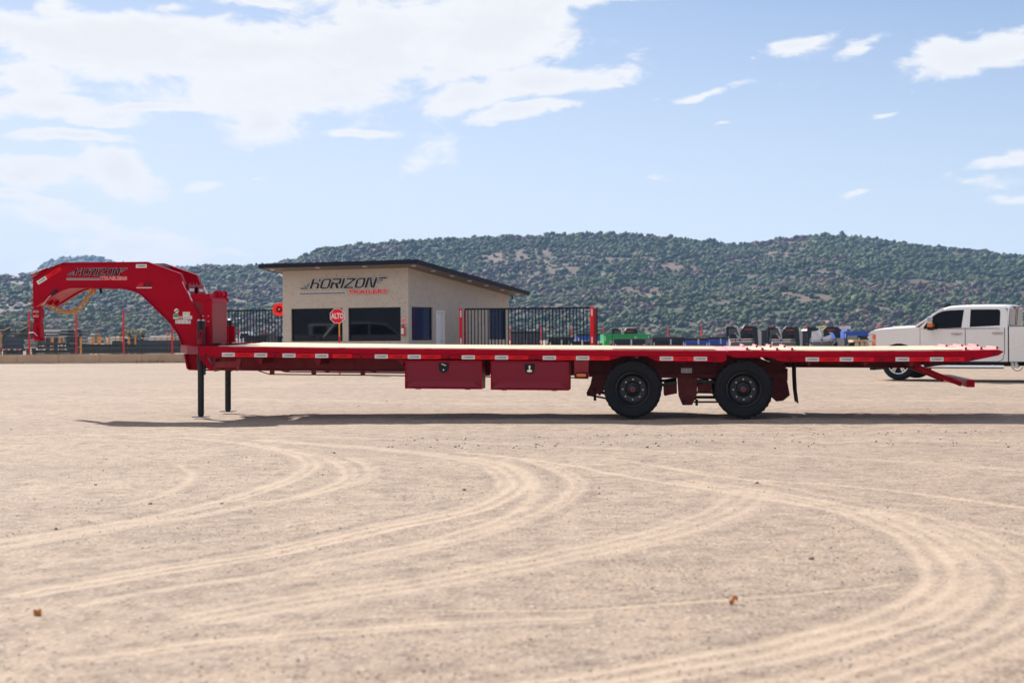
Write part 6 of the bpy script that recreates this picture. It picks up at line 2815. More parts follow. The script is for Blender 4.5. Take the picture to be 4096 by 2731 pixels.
    for (x, y, dz) in ((1440, 258, 0), (1500, 218, 0), (1560, 200, 0), (1650, 191, 0), (1800, 186, 0), (1950, 183, 0), (2100, 183, 0), (2190, 188, 0), (2215, 200, 0)):
        p = kp(x, y, .3)
        rows.append([(p[0], w, p[1] + c_) for w, c_ in zip(rws, rcr)])
    loft('roof_panel', rows, wp)
    xr = rows[-1][0][0]
    zr_ = rows[-1][2][2]
    b = MB()
    b.hull([(xcab - .01, .03, bedtop), (xcab - .01, TW - .03, bedtop), (xcab - .06, TW - .03, bedtop), (xcab - .06, .03, bedtop)],
           [(xr, .18, zr_ + .0), (xr, TW - .18, zr_ + .0), (xr - .05, TW - .18, zr_), (xr - .05, .18, zr_)])
    b.build('cab_back', wp, root, bevel=.012)
    def back(wa_, wb_, fa, fb, off):
        out = []
        for f0, w_ in ((fa, wa_), (fa, wb_), (fb, wb_), (fb, wa_)):
            xx = (xcab - .01) + (xr - (xcab - .01)) * f0 + off
            zz = bedtop + (zr_ - bedtop) * f0
            out.append((xx, w_, zz))
        return out
    b = MB()
    b.hull(back(.17, TW - .17, .08, .90, .004), back(.22, TW - .22, .08, .90, .010))
    b.build('rear_window', M['glass2'], root)
    b = MB()
    b.hull(back(.92, .96, .08, .9, .011), back(.92, .96, .08, .9, .015))
    b.hull(back(1.10, 1.14, .08, .9, .011), back(1.10, 1.14, .08, .9, .015))
    b.build('slider_frame', M['plastic'], root)
    b = MB()
    b.box((xr - .01, .72, zr_ - .05), (xr + .03, TW - .72, zr_ + .01))
    b.build('brake_light', M['lens_red'], root, bevel=.01)
    # bed floor, tail gate, engine bay floor, cabin block
    MB().box((xbed, .05, .75), (xtail, TW - .05, .85)).build('bed_floor', M['plastic'], root)
    MB().box((xbed + .005, .05, .85), (xbed + .05, TW - .05, bedtop - .01)).build('bed_front', wp, root)
    tgm = MB().box((xtail - .06, .02, .68), (xtail, TW - .02, bedtop)).build('tailgate', wp, root, bevel=.012)
    b = MB()
    for wv_ in (.0, TW - .07):
        b.box((xbed, wv_, bedtop), (xtail, wv_ + .07, bedtop + .018))
    b.build('bed_rail_cap', M['plastic'], root, bevel=.004)
    MB().box((xtail, .1, .42), (xtail + .16, TW - .1, .62)).build('rear_bumper', M['chrome'], root, bevel=.03)
    b = MB()
    b.box((xf + .25, .52, .40), (xfend - .05, TW - .52, hood_z - .2))
    b.box((xfend - .04, .08, sill - .01), (xcab - .03, TW - .08, .75))
    b.build('underbody', M['plastic'], root)
    b = MB()
    b.box((xfend - .2, .55, .36), (xtail - .2, .68, .50))
    b.box((xfend - .2, TW - .68, .36), (xtail - .2, TW - .55, .50))
    b.cyl((xbed + .98, .2, .42), (xbed + .98, TW - .2, .42), .06, 10)
    b.cyl((0.02, .2, .42), (0.02, TW - .2, .42), .05, 10)
    b.build('chassis', M['plastic'], root)
    b = MB()
    b.box((xfend + .9, .35, .62), (xfend + 1.1, .8, 1.18))
    b.box((xfend + .9, TW - .8, .62), (xfend + 1.1, TW - .35, 1.18))
    b.build('seat', M['plastic'], root, bevel=.04)
    for px_ in (2238, 2280):
        c_ = kp(px_, 800, .15)
        b = MB()
        b.cyl((c_[0] - .03, .15, sill - .005), (c_[0] + .01, .15, sill - .16), .042, 14)
        b.build('shock_cylinder', M['white'], root, smooth=True)
    b = MB()
    c_ = kp(2240, 840, .15)
    b.tube([(c_[0] - .02, .12, sill - .16), (c_[0] + .06, .12, sill - .23), (c_[0] + .16, .12, sill - .22), (c_[0] + .24, .12, sill - .13)], .009, 6)
    b.build('loose_cable', M['plastic'], root)
    # shark fin and antenna
    c_ = kp(1545, 205, 1.0)
    b = MB()
    b.hull([(c_[0] - .10, .96, c_[1] - .01), (c_[0] - .10, 1.04, c_[1] - .01), (c_[0] + .10, 1.04, c_[1] - .01), (c_[0] + .10, .96, c_[1] - .01)],
           [(c_[0] + .02, .99, c_[1] + .09), (c_[0] + .02, 1.01, c_[1] + .09), (c_[0] + .09, 1.01, c_[1] + .09), (c_[0] + .09, .99, c_[1] + .09)])
    b.build('roof_antenna', M['plastic'], root)
    c_ = kp(1195, 405, 1.6)
    b = MB()
    b.cyl((c_[0], 1.6, c_[1] - .1), (c_[0] - .02, 1.6, c_[1] + .75), .004, 6)
    b.build('mast_antenna', M['plastic'], root)
    # wheels
    def pwheel(cx_, side, first=[None]):
        wr = bpy.data.objects.new('wheel', None)
        COL.objects.link(wr)
        wr.parent = root
        wr.location = (cx_, .03 if not side else TW - .03, .42)
        if side:
            wr.rotation_euler = (0, 0, math.pi)
        if first[0] is None:
            t = MB()
            t.lathe([(r_, y_) for r_, y_ in ((.255, .24), (.28, .265), (.36, .275), (.40, .262), (.418, .235), (.42, .14), (.418, .045), (.40, .018), (.36, .004), (.30, .0), (.275, .006), (.258, .02))], (0, 0, 0), 48)
            for k in range(36):
                a = 2 * math.pi * k / 36
                ca_, sa_ = math.cos(a), math.sin(a)
                pp = [(.395, -.014), (.424, -.014), (.424, .014), (.395, .014)]
                t.hull([(r_ * ca_ - e_ * sa_, .03, r_ * sa_ + e_ * ca_) for r_, e_ in pp], [(r_ * ca_ - e_ * sa_, .08, r_ * sa_ + e_ * ca_) for r_, e_ in pp])
            t.build('tyre', M['rubber'], wr, smooth=True)
            t = MB()
            t.lathe([(.258, .06), (.268, .012), (.262, .004), (.25, .008), (.246, .03), (.240, .20), (.05, .20)], (0, 0, 0), 48)
            t.build('rim', M['rim'], wr, smooth=True)
            t = MB()
            t.lathe([(.2705, .010), (.266, .0015), (.252, .004), (.247, .02)], (0, 0, 0), 48)
            for k in range(5):
                for da in (-9, 9):
                    a = R(72 * k + 18 + da)
                    a2 = R(72 * k + 18 + da * .8)
                    t.bar((.05 * math.cos(a), .03, .05 * math.sin(a)), (.25 * math.cos(a2), .016, .25 * math.sin(a2)), .02, .036)
            t.cyl((0, .012, 0), (0, .05, 0), .068, 20)
            t.build('spokes', M['chrome'], wr)
            first[0] = wr
        else:
            for ch in first[0].children:
                c_2 = ch.copy()
                COL.objects.link(c_2)
                c_2.parent = wr
        return wr
    pwheel(0.0, 0)
    pwheel(xbed + .98, 0)
    pwheel(0.0, 1)
    pwheel(xbed + .98, 1)
    return root


pickup = build_pickup()


# ================================================================== THE STOCK YARD BEHIND THE FENCES
def GYx(px, Y):
    return GY(px, Y).x


def hpx(px, py, Y):
    return at(px, py, Y).z


def small_wheel(parent, x, y, z=None, r=.38, w=.24):
    z = r if z is None else z
    b = MB()
    b.lathe([(r * .55, w), (r * .9, w), (r, w * .85), (r, w * .15), (r * .9, 0), (r * .55, 0), (r * .5, .05), (0.001, .06)], (x, y, z), 20)
    return b.build('wheel', M['rubber'], parent, smooth=True)


def dump_trailer(x0, x1, ytop, ybot, Y, mtl, label, tarp=None, ribs=6, depth=4.0, rear=False, group='dump trailers in the stock yard', marks=True):
    g0, g1 = GYx(x0, Y), GYx(x1, Y)
    zt, zb = hpx((x0 + x1) / 2, ytop, Y), hpx((x0 + x1) / 2, ybot, Y)
    zb = min(zb, .85)
    W_ = g1 - g0
    r = thing('dump_trailer', label, 'trailer', ((g0 + g1) / 2, Y, 0), group=group)
    ft = .08
    top = zt - (.20 if tarp else 0)
    b = MB()
    b.box((-W_ / 2, 0, zb), (W_ / 2, .06, top))
    b.build('front_panel', mtl, r, bevel=.01)
    b = MB()
    b.box((-W_ / 2, .061, zb), (-W_ / 2 + .06, depth, top))
    b.box((W_ / 2 - .06, .061, zb), (W_ / 2, depth, top))
    b.build('side_panel', mtl, r)
    MB().box((-W_ / 2 + .061, .061, zb), (W_ / 2 - .061, depth, zb + .05)).build('floor_panel', mtl, r)
    b = MB()
    b.box((-W_ / 2 - .03, -.05, top - .09), (W_ / 2 + .03, .0, top))
    b.build('top_rail', mtl, r, bevel=.01)
    for k in range(ribs):
        x = -W_ / 2 + W_ * (k + .5) / ribs
        MB().box((x - .03, -.045, zb), (x + .03, -.001, top - .092)).build('rib', mtl, r)
    if tarp:
        b = MB()
        b.cyl((-W_ / 2 - .02, .08, top + .10), (W_ / 2 + .02, .08, top + .10), .085, 12)
        b.box((-W_ / 2 - .02, .0, top + .002), (W_ / 2 + .02, depth, top + .05))
        b.build('rolled_tarp', tarp, r)
    b = MB()
    b.box((-W_ / 2 + .1, .1, zb - .16), (-W_ / 2 + .2, depth, zb - .01))
    b.box((W_ / 2 - .2, .1, zb - .16), (W_ / 2 - .1, depth, zb - .01))
    b.build('frame', M['black'], r)
    for sx in (-1, 1):
        small_wheel(r, sx * (W_ / 2 - .05) - (.24 if sx > 0 else 0) * 0, depth * .5, .36, .36)
    if rear:
        for k in range(3):
            x = -W_ / 2 + W_ * (k + .8) / 3.6
            MB().box((x - .07, -.06, zb + .12), (x + .07, -.046, zb + .20)).build('tail_light', M['lens_red'], r)
    elif marks:
        b = MB()
        b.box((-W_ / 2 + .05, -.055, top - .45), (-W_ / 2 + .10, -.0505, top - .14))
        b.box((W_ / 2 - .10, -.055, top - .45), (W_ / 2 - .05, -.0505, top - .14))
        b.build('reflector', M['tape_white'], r)
    # jack and tongue in front
    b = MB()
    b.bar((0, -1.3, .55), (-W_ * .3, 0, .55), .08, .12)
    b.bar((0, -1.3, .55), (W_ * .3, 0, .55), .08, .12)
    b.build('tongue', M['black'], r)
    b = MB()
    b.cyl((0.0, -1.15, .05), (0.0, -1.15, .95), .045, 10)
    b.build('jack', M['bolt'], r, smooth=True)
    return r


def neck_trailer(x0, x1, ytop, Y, label, panel=True, group='black gooseneck trailers lined up in the yard'):
    """black gooseneck trailer seen from its front quarter"""
    g0, g1 = GYx(x0, Y), GYx(x1, Y)
    H = hpx((x0 + x1) / 2, ytop, Y)
    W_ = g1 - g0
    r = thing('gooseneck_trailer', label, 'trailer', ((g0 + g1) / 2, Y, 0), group=group)
    L, Rr = -W_ / 2, W_ / 2
    mt = M['black']
    # two arched neck plates; the far one is set back to the left
    def arch_plate(xa, xb, yy, name):
        b = MB()
        out = [(xa, H * .88), (xa + .10 * W_, H), (xb - .12, H), (xb + .02, H * .92), (xb + .10, 0.35), (xb - .08, 0.35)]
        inn = [(xb - .22, H * .52), (xb - .42, H * .76), (xb - .72, H * .80), (xa + .50, H * .70), (xa + .16, H * .62), (xa - .0, H * .60)]
        b.prism(out + inn, yy, yy + .05)
        return b.build(name, mt, r, bevel=.006)
    arch_plate(L + W_ * .42, Rr - .12, 0.0, 'neck_plate')
    b = MB()
    b.prism([(L, H * .93), (L + .02, H * .99), (L + W_ * .44, H * .99), (L + W_ * .44, H * .90), (L + .30, H * .78), (L + .14, H * .6), (L + .17, .3), (L + .05, .3)], .95, 1.0)
    b.build('neck_plate', mt, r, bevel=.006)
    # pale bent tubes of the coupler arms
    b = MB()
    b.tube([(L + W_ * .24, .5, H * .99), (L + W_ * .33, .45, H * .97), (L + W_ * .40, .3, H * .66), (L + W_ * .40, .28, H * .58)], .065, 8)
    b.tube([(L + W_ * .12, .6, H * .80), (L + W_ * .22, .5, H * .79), (L + W_ * .34, .35, H * .60), (L + W_ * .38, .3, H * .50)], .050, 8)
    b.tube([(L + W_ * .56, .2, H * 1.0), (L + W_ * .50, .2, H * .93), (L + W_ * .42, .2, H * .80)], .06, 8)
    b.build('coupler_arm', M['tarp_white'], r, smooth=True)
    b = MB()
    b.cyl((L + W_ * .39, .2, .35 * H), (L + W_ * .39, .2, H * .9), .05, 10)
    b.build('coupler_post', M['bolt'], r, smooth=True)
    MB().cyl((L + W_ * .39, .2, H * .44), (L + W_ * .39, .2, H * .52), .07, 10).build('coupler_collar', M['blue'], r)
    # headboard, cross bars and bulkhead
    b = MB()
    b.box((L + .16, .30, H * .44), (Rr - .1, .36, H * .50))
    b.build('cross_bar', M['tarp_white'] if not panel else M['black'], r)
    if panel:
        MB().box((L + .12, .42, H * .52), (Rr - .1, .46, H * .90)).build('bulkhead', M['bulk'], r)
        MB().box((L + .18, .36, H * .56), (Rr - .2, .40, H * .70)).build('bulkhead_step', M['greydark'], r, bevel=.01)
    b = MB()
    b.prism([(L + .12, .30), (Rr - .06, .30), (Rr - .12, H * .42), (L + .22, H * .42)], .20, .26)
    b.build('front_skirt', M['weather'], r, bevel=.01)
    MB().box((L - .05, .27, 0.14), (Rr + .05, 5.5, .30)).build('deck', M['black'], r, bevel=.01)
    for sx in (L, Rr):
        MB().box((sx - .04, .1, 0), (sx + .04, .18, .55)).build('landing_leg', M['black'], r)
        MB().box((sx - .035, .05, .42), (sx + .035, .08, .56)).build('reflector', M['tape_white'], r)
    MB().box((Rr - .95, -.006, H * .865), (Rr - .45, -.001, H * .885)).build('decal_line', M['red_print'], r)
    return r


M['bulk'] = mat('faded_grey_panel', (0.085, 0.080, 0.082), 0.6, var=.15)
M['weather'] = mat('weathered_grey_plate', (0.16, 0.15, 0.14), 0.6, var=.15)
M['greydark2'] = mat('graphite_body', (0.06, 0.055, 0.065), 0.45, var=.2)
Yd = 95
dump_trailer(2044, 2160, 1322, 1385, 88, M['greydark2'], 'dark grey dump trailer seen from behind through the gate bars near the office', tarp=M['tarp_black'], rear=True, ribs=5)
dump_trailer(2196, 2292, 1346, 1390, 86, M['greydark'], 'low dark dump trailer with a black tarp behind the middle of the gate', tarp=M['tarp_black'])
dump_trailer(2310, 2417, 1332, 1362, 100, M['blue'], 'blue dump trailer with a black rolled tarp behind the outer gate posts', tarp=M['tarp_black'])
dump_trailer(2280, 2370, 1363, 1392, 82, M['greydark'], 'small black trailer in front of the blue one behind the gate', ribs=4, depth=2.5)
dump_trailer(2416, 2545, 1336, 1392, 92, M['green'], 'bright green dump trailer beyond the gate', ribs=3)
dump_trailer(2540, 2598, 1336, 1360, 99, M['green'], 'second green dump trailer body partly hidden behind the bright green one', ribs=2, depth=3)
neck_trailer(2453, 2556, 1313, 104, 'black gooseneck with pale arms poking up behind the green dump trailer')
dump_trailer(2457, 2580, 1353, 1392, 84, M['black'], 'long low black dump trailer in front of the green one', tarp=M['tarp_black'])
dump_trailer(2585, 2620, 1352, 1392, 90, M['steelblue'], 'narrow blueish trailer end between two black dump trailers', ribs=2, rear=True, depth=2)
dump_trailer(2611, 2738, 1346, 1392, 86, M['greydark'], 'black dump trailer with a wide rolled tarp left of the two blue ones', tarp=M['tarp_black'])
dump_trailer(2735, 2832, 1350, 1396, 86, M['blue'], 'blue dump trailer with a black and grey tarp roll at the deck hinge', tarp=M['tarp_black'])
dump_trailer(2832, 2912, 1346, 1396, 90, M['blue'], 'blue equipment trailer with a dark toolbox left of the first gooseneck', tarp=M['tarp_black'], ribs=3)
for (a_, c_, lab, pn, yt) in ((2913, 3036, 'leftmost of the three black goosenecks with pale coupler arms', True, 1304), (3080, 3202, 'middle one of the three black goosenecks with pale coupler arms', True, 1307.5),
                              (3241, 3366, 'rightmost of the three black goosenecks, open with a white trailer behind', False, 1306.5)):
    neck_trailer(a_, c_, yt, 93, lab, panel=pn)
dump_trailer(3046, 3086, 1320, 1396, 96, M['greydark2'], 'dark tall trailer tail between the first and the middle gooseneck', rear=True, ribs=2)
dump_trailer(3210, 3246, 1322, 1396, 96, M['greydark2'], 'dark tall trailer tail between the middle and the last gooseneck', rear=True, ribs=2)
dump_trailer(3376, 3482, 1325, 1351, 101, M['blue'], 'blue dump trailer just left of the pickup nose', ribs=3)
dump_trailer(3430, 3500, 1342, 1368, 84, M['tarp_black'], 'black low trailer in front of the white pickup nose', ribs=2, depth=2.5)
dump_trailer(3378, 3440, 1352, 1396, 90, M['greydark2'], 'dark trailer tail with red lights under the blue dump trailer', rear=True, ribs=3)
# white enclosed trailer behind the last gooseneck
gx0, gx1 = GYx(3206, 106), GYx(3398, 106)
wt = thing('box_trailer', 'white enclosed trailer behind the rightmost black gooseneck', 'trailer', ((gx0 + gx1) / 2, 106, 0))
ww = (gx1 - gx0) / 2
zt = hpx(3300, 1316, 106)
b = MB()
b.prism([(-ww, .6), (ww, .6), (ww - .2, zt), (-ww + .5, zt), (-ww, zt - .5)], 0, 2.2)
b.build('box_body', M['white'], wt, bevel=.06)
MB().box((.9, -.02, 1.0), (1.15, -.003, 1.55)).build('window', M['glass'], wt)
MB().box((ww - .9, -.03, zt - .02), (ww + .1, 1.8, zt + .18)).build('roof_vent', M['white'], wt, bevel=.02)
b = MB()
b.box((-ww + .2, .1, .42), (ww, 2.1, .598))
b.build('frame', M['black'], wt)
small_wheel(wt, .4, -.01)
# timber under the black trailer
lg = thing('timber_stack', 'small stack of pale timber beside the pickup bumper', 'timber', (GYx(3460, 78), 78, 0))
for k in range(9):
    b = MB()
    x = -.45 + (k % 3) * .3 + random.uniform(-.04, .04)
    z = .13 + (k // 3) * .24
    b.cyl((x - .1, -.3 + random.uniform(-.1, .1), z), (x + .35, .9, z), .12, 10)
    b.build('log', M['log'], lg, smooth=True)
b = MB()
b.box((-.7, -.2, .74), (.8, .9, .86))
b.build('board', M['log'], lg)
# thin pole between the gate and the hinge
po = thing('pole', 'thin dark antenna pole standing before the green dump trailer', 'pole', (GYx(2449, 80), 80, 0))
b = MB()
b.cyl((0, 0, 0), (.01, 0, hpx(2449, 1296, 80)), .018, 8)
b.cyl((0, 0, 0), (0, 0, .1), .05, 10)
b.build('mast', M['plastic'], po, smooth=True)

# left yard: parked flatbed, axle stacks, beams -------------------------------
YA = 79
fb = thing('flatbed_trailer', 'black flatbed trailer with red and white tape at the left edge behind the mesh fence', 'trailer', (GYx(30, YA), YA, 0))
f_ = lambda px, py: (GYx(px, YA) - GYx(30, YA), hpx(px, py, YA))
b = MB()
b.prism([f_(-90, 1391), f_(100, 1391), f_(100, 1404), f_(-90, 1404)], 0, .12)
b.build('side_rail', M['black'], fb)
MB().box((f_(-90, 0)[0], .121, f_(0, 1393)[1]), (f_(100, 0)[0], 2.4, f_(0, 1390)[1])).build('deck', M['black'], fb)
for a_, c_, mt_ in ((-6, 8, 'tape_red'), (9, 17, 'tape_white'), (17.5, 30, 'tape_red'), (31, 40, 'tape_white'), (55, 63, 'tape_white'), (63.5, 76, 'tape_red'), (77, 84, 'tape_white')):
    b = MB()
    b.prism([f_(a_, 1395.5), f_(c_, 1395.5), f_(c_, 1400), f_(a_, 1400)], -.006, -.001)
    b.build('reflective_tape', M[mt_], fb)
for x in (-60, 40):
    small_wheel(fb, f_(x, 0)[0], .3, .36, .36)
MB().box((f_(0, 0)[0], .5, .02), (f_(6, 0)[0], .6, f_(0, 1404)[1])).build('landing_leg', M['black'], fb)
b = MB()
b.prism([f_(0, 1350), f_(88, 1350), f_(88, 1390.5), f_(0, 1390.5)], .3, 1.6)
b.build('deck_load', M['steelblue'], fb)

for (xa, lab) in ((17, 'left of two black dovetail ramps with a sunlit sloping top painted pale at the left edge'), (82, 'right of two black dovetail ramps with a sunlit sloping top painted pale at the left edge')):
    Yq = 82
    rp = thing('ramp', lab, 'ramp', (GYx(xa, Yq), Yq, 0), group='black ramps standing on the flatbed')
    h_ = lambda px, py: (GYx(px, Yq) - GYx(xa, Yq), hpx(px, py, Yq))
    b = MB()
    b.prism([h_(xa - 6, 1345), h_(xa - 2, 1322), h_(xa + 22, 1310), h_(xa + 25, 1313), h_(xa + 8, 1344)], 0, .08)
    b.prism([h_(xa - 6, 1345), h_(xa + 8, 1344), (h_(xa + 8, 0)[0], 0.2), (h_(xa - 6, 0)[0], 0.2)], .01, .07)
    b.build('ramp_side', M['greydark'], rp)
    b = MB()
    b.bar((h_(xa - 1, 1321)[0], .04, h_(xa, 1320.5)[1]), (h_(xa + 24, 1309)[0], .04, h_(xa, 1308.5)[1]), .2, .05)
    b.build('ramp_top', M['tarp_white'], rp)  # sunlit slope of the black ramp, its light painted as a pale colour
    for k in range(4):
        z = h_(0, 1326 + k * 7)[1]
        MB().box((h_(xa + 6, 0)[0], .1, z - .03), (h_(xa + 60, 0)[0], .18, z + .02)).build('cross_bar', M['black'], rp)


def axle_stack(name, label, cat, x0, x1, ytop, Y, rows, cols, group=None, bright=.3, lean=0.0):
    g0 = GYx((x0 + x1) / 2, Y)
    r = thing(name, label, cat, (g0, Y, 0), group=group)
    X0, X1 = GYx(x0, Y) - g0, GYx(x1, Y) - g0
    H = hpx((x0 + x1) / 2, ytop, Y)
    dz, dx = H / rows, (X1 - X0) / cols
    protos = []
    for j in range(rows):
        for i in range(cols):
            if j >= rows - 2 and random.random() < .35:
                continue
            x = X0 + dx * (i + .5) + (dx * .25 if j % 2 else -dx * .2)
            z = dz * (j + .5)
            if not protos:
                b = MB()
                b.cyl((0, 0, 0), (0, 1.3, 0), dz * .36, 10)
                b.cyl((0, -.03, 0), (0, .05, 0), dz * .48, 10)
                b.cyl((0, -.10, 0), (0, -.03, 0), dz * .22, 8)
                b.cyl((0, -.115, 0), (0, -.101, 0), dz * .14, 8)
                o_ = b.build('axle', [M['black']], r)
                protos.append(o_)
            else:
                o_ = bpy.data.objects.new('axle', protos[0].data)
                COL.objects.link(o_)
                o_.parent = r
            o_.location = (x, random.uniform(-.05, .05), z)
            o_.rotation_euler = (0, 0, random.uniform(-.05, .05))
    return r


def bar_stack(label, x0, x1, ytop, ybot, Y, n, mtls, name='steel_stack', cat='steel stack', group=None, th=.07):
    g0 = GYx((x0 + x1) / 2, Y)
    r = thing(name, label, cat, (g0, Y, 0), group=group)
    X0, X1 = GYx(x0, Y) - g0, GYx(x1, Y) - g0
    zt, zb = hpx(x0, ytop, Y), hpx(x0, ybot, Y)
    for k in range(n):
        z = zb + (zt - zb) * (k + .5) / n
        s0, s1 = random.uniform(0, .18) * (X1 - X0), random.uniform(0, .12) * (X1 - X0)
        b = MB()
        b.box((X0 + s0, random.uniform(-.1, .1), z - th / 2), (X1 - s1, .5, z + th / 2))
        b.build('steel_bar', M[mtls[k % len(mtls)]], r)
    for x in (X0 + .15, X1 - .25):
        MB().box((x, .02, 0), (x + .1, .45, max(zb, .1))).build('support', M['black'], r)
    return r


axle_stack('axle_stack', 'large stack of black trailer axles behind the gooseneck coupler', 'axle stack', 143, 300, 1368, 77.5, 5, 24)
axle_stack('axle_stack', 'taller black axle stack ending at the second red fence post', 'axle stack', 268, 324, 1318, 80, 9, 8)
bar_stack('stack of long black beams with sunlit tops painted white above the left axle stack', 172, 300, 1313, 1347, 81, 8, ['white', 'black', 'black', 'tarp_white', 'black', 'black'])  # white bars stand for sun glints on black steel, put into the colour
bar_stack('pile of pale thin steel bars at the left fence post', 92, 144, 1360, 1392, 77, 7, ['tarp_white', 'black'])
bar_stack('pile of pale beams at the far left edge above the flatbed', -40, 46, 1300, 1345, 84, 8, ['tarp_white', 'black', 'greydark', 'black'])
bar_stack('thin pale bars stacked on the axles beside the coupler', 172, 232, 1322, 1350, 78.5, 5, ['white', 'greydark', 'white', 'black'])


def beam(label, x0, x1, yt, yb, Y, mtl, ribs=0, slope=0.0):
    g0 = GYx((x0 + x1) / 2, Y)
    r = thing('steel_beam', label, 'steel beam', (g0, Y, 0), group='long dark beams lying behind the mesh fence')
    X0, X1 = GYx(x0, Y) - g0, GYx(x1, Y) - g0
    zt, zb = hpx(x0, yt, Y), max(0.0, hpx(x0, yb, Y))
    b = MB()
    b.prism([(X0, zb), (X1, zb), (X1, zt + slope), (X0, zt)], .1, .14)
    b.build('web', mtl, r)
    b = MB()
    b.prism([(X0, zt), (X1, zt + slope), (X1, zt + slope + .03), (X0, zt + .03)], 0, .3)
    b.build('top_flange', mtl, r)
    b = MB()
    b.prism([(X0, zb), (X1, zb), (X1, zb - .03), (X0, zb - .03)], 0, .3)
    b.build('bottom_flange', mtl, r)
    for k in range(ribs):
        x = X0 + (X1 - X0) * (k + .5) / ribs
        MB().box((x - .03, .02, zb + .001), (x + .03, .099, zt - .002)).build('stiffener', M['black'], r)
    return r


beam('long dark steel beam just behind the mesh fence, centre left', 322, 545, 1378, 1402, 78, M['greydark'], ribs=3, slope=-.04)
beam('dark ribbed beam reaching the red trailer front', 540, 745, 1385, 1404, 78.5, M['greydark'], ribs=7)
beam('blueish long beam on top, right part of the fence view', 548, 700, 1364, 1384, 82, M['steelblue'])
beam('black frame end near the trailer platform', 690, 760, 1364, 1404, 81, M['black'], ribs=10)
beam('bottom dark beam along the concrete wall', 310, 740, 1404, 1412, 77, M['black'])
axle_stack('axle_stack', 'small heap of black axles on the beams beside the third red post', 'axle stack', 500, 575, 1336, 84, 6, 7)
axle_stack('axle_stack', 'black fittings heap left of the third red post', 'axle stack', 444, 480, 1362, 83, 4, 5)
for i, (x, y0, y1, Y) in enumerate(((3, 1327, 1372, 80), (184, 1346, 1356, 86), (208, 1346, 1357, 86), (215, 1346, 1357, 86.5), (239, 1346, 1368, 86), (254, 1346, 1368, 86), (323, 1349, 1403, 76),
                                    (343, 1350, 1374, 86), (368, 1346, 1374, 88), (376, 1349, 1374, 87), (392, 1346, 1376, 86), (396.5, 1347, 1376, 88), (401, 1345, 1376, 86.5), (422, 1351, 1377, 86),
                                    (437, 1345, 1377, 86), (463, 1346, 1374, 87), (480, 1346, 1374, 88), (486, 1346, 1374, 86), (515.5, 1344, 1370, 81), (541.5, 1345, 1378, 80),
                                    (619.5, 1346, 1362, 88), (645.5, 1348, 1362, 88), (667, 1347, 1363, 87), (670.5, 1347, 1363, 87.5), (695.5, 1347, 1363, 88))):
    side = 'left' if x < 100 else ''
    names = {0: 'orange stake at the far left edge of the fence', 6: 'tallest orange stake, just right of the second red post with a tag at its foot'}
    where = ('left of the first axle stack', 'left of the first axle stack', 'first of four stakes over the big axle stack', 'second of four stakes over the big axle stack', 'third of four stakes over the big axle stack', 'last of four stakes over the big axle stack', '',
             'just right of the tallest stake', 'first of the pair before the three-stake cluster', 'second of the pair before the three-stake cluster', 'left one of the tight cluster of three', 'middle one of the tight cluster of three', 'right one of the tight cluster of three',
             'short one left of the white heap', 'beside the thin far red post at the white heap', 'alone in front of the white heap', 'left of the close pair by the third red post', 'right of the close pair by the third red post',
             'left one rising before the small axle heap', 'right one rising before the small axle heap', 'first short one above the blueish beam', 'second short one above the blueish beam', 'left of the touching pair above the blueish beam', 'right of the touching pair above the blueish beam', 'short one just right of the fourth red post')
    lab = names.get(i, 'slim orange stake, ' + where[i])
    s_ = thing('stake', lab, 'stake', (GYx(x, Y), Y, 0), group=None if i in names else 'orange stakes behind the mesh fence')
    h = hpx(x, y0, Y)
    b = MB()
    b.box((-.045, -.03, 0), (.045, .03, h - .05))
    b.hull([(-.045, -.03, h - .05), (.045, -.03, h - .05), (.045, .03, h - .05), (-.045, .03, h - .05)], [(-.02, -.015, h), (.02, -.015, h), (.02, .015, h), (-.02, .015, h)])
    b.build('stake_post', M['orange'], s_)
    if i == 6:
        MB().box((.02, -.05, .03), (.14, -.035, .2)).build('tag', M['tarp_white'], s_)
# pale sheet heaps
for (pts, Y, lab) in (([(402, 1376), (418, 1362), (436, 1349), (450, 1346), (500, 1347), (505, 1372), (500, 1378)], 100, 'white sheeted heap left of the third red post'),
                      ([(560, 1350), (585, 1344), (650, 1345), (679, 1344), (672, 1354), (655, 1364), (575, 1366)], 100, 'long white sheeted heap right of the third red post'),
                      ([(324, 1352), (341, 1352), (336, 1366), (326, 1374)], 95, 'small white sheet beside the second red post')):
    cx_ = sum(p[0] for p in pts) / len(pts)
    r = thing('sheeted_heap', lab, 'heap', (GYx(cx_, Y), Y, 0))
    pl_ = [(GYx(x, Y) - GYx(cx_, Y), hpx(x, y, Y)) for x, y in pts]
    zmin = min(z for _, z in pl_)
    if zmin > .3:
        pl_ = [(x, z if z > zmin + .25 else 0.02) for x, z in pl_]
    b = MB()
    b.prism(pl_, 0, 1.5)
    b.build('sheet', M['tarp_white'], r, bevel=.12, segs=3)
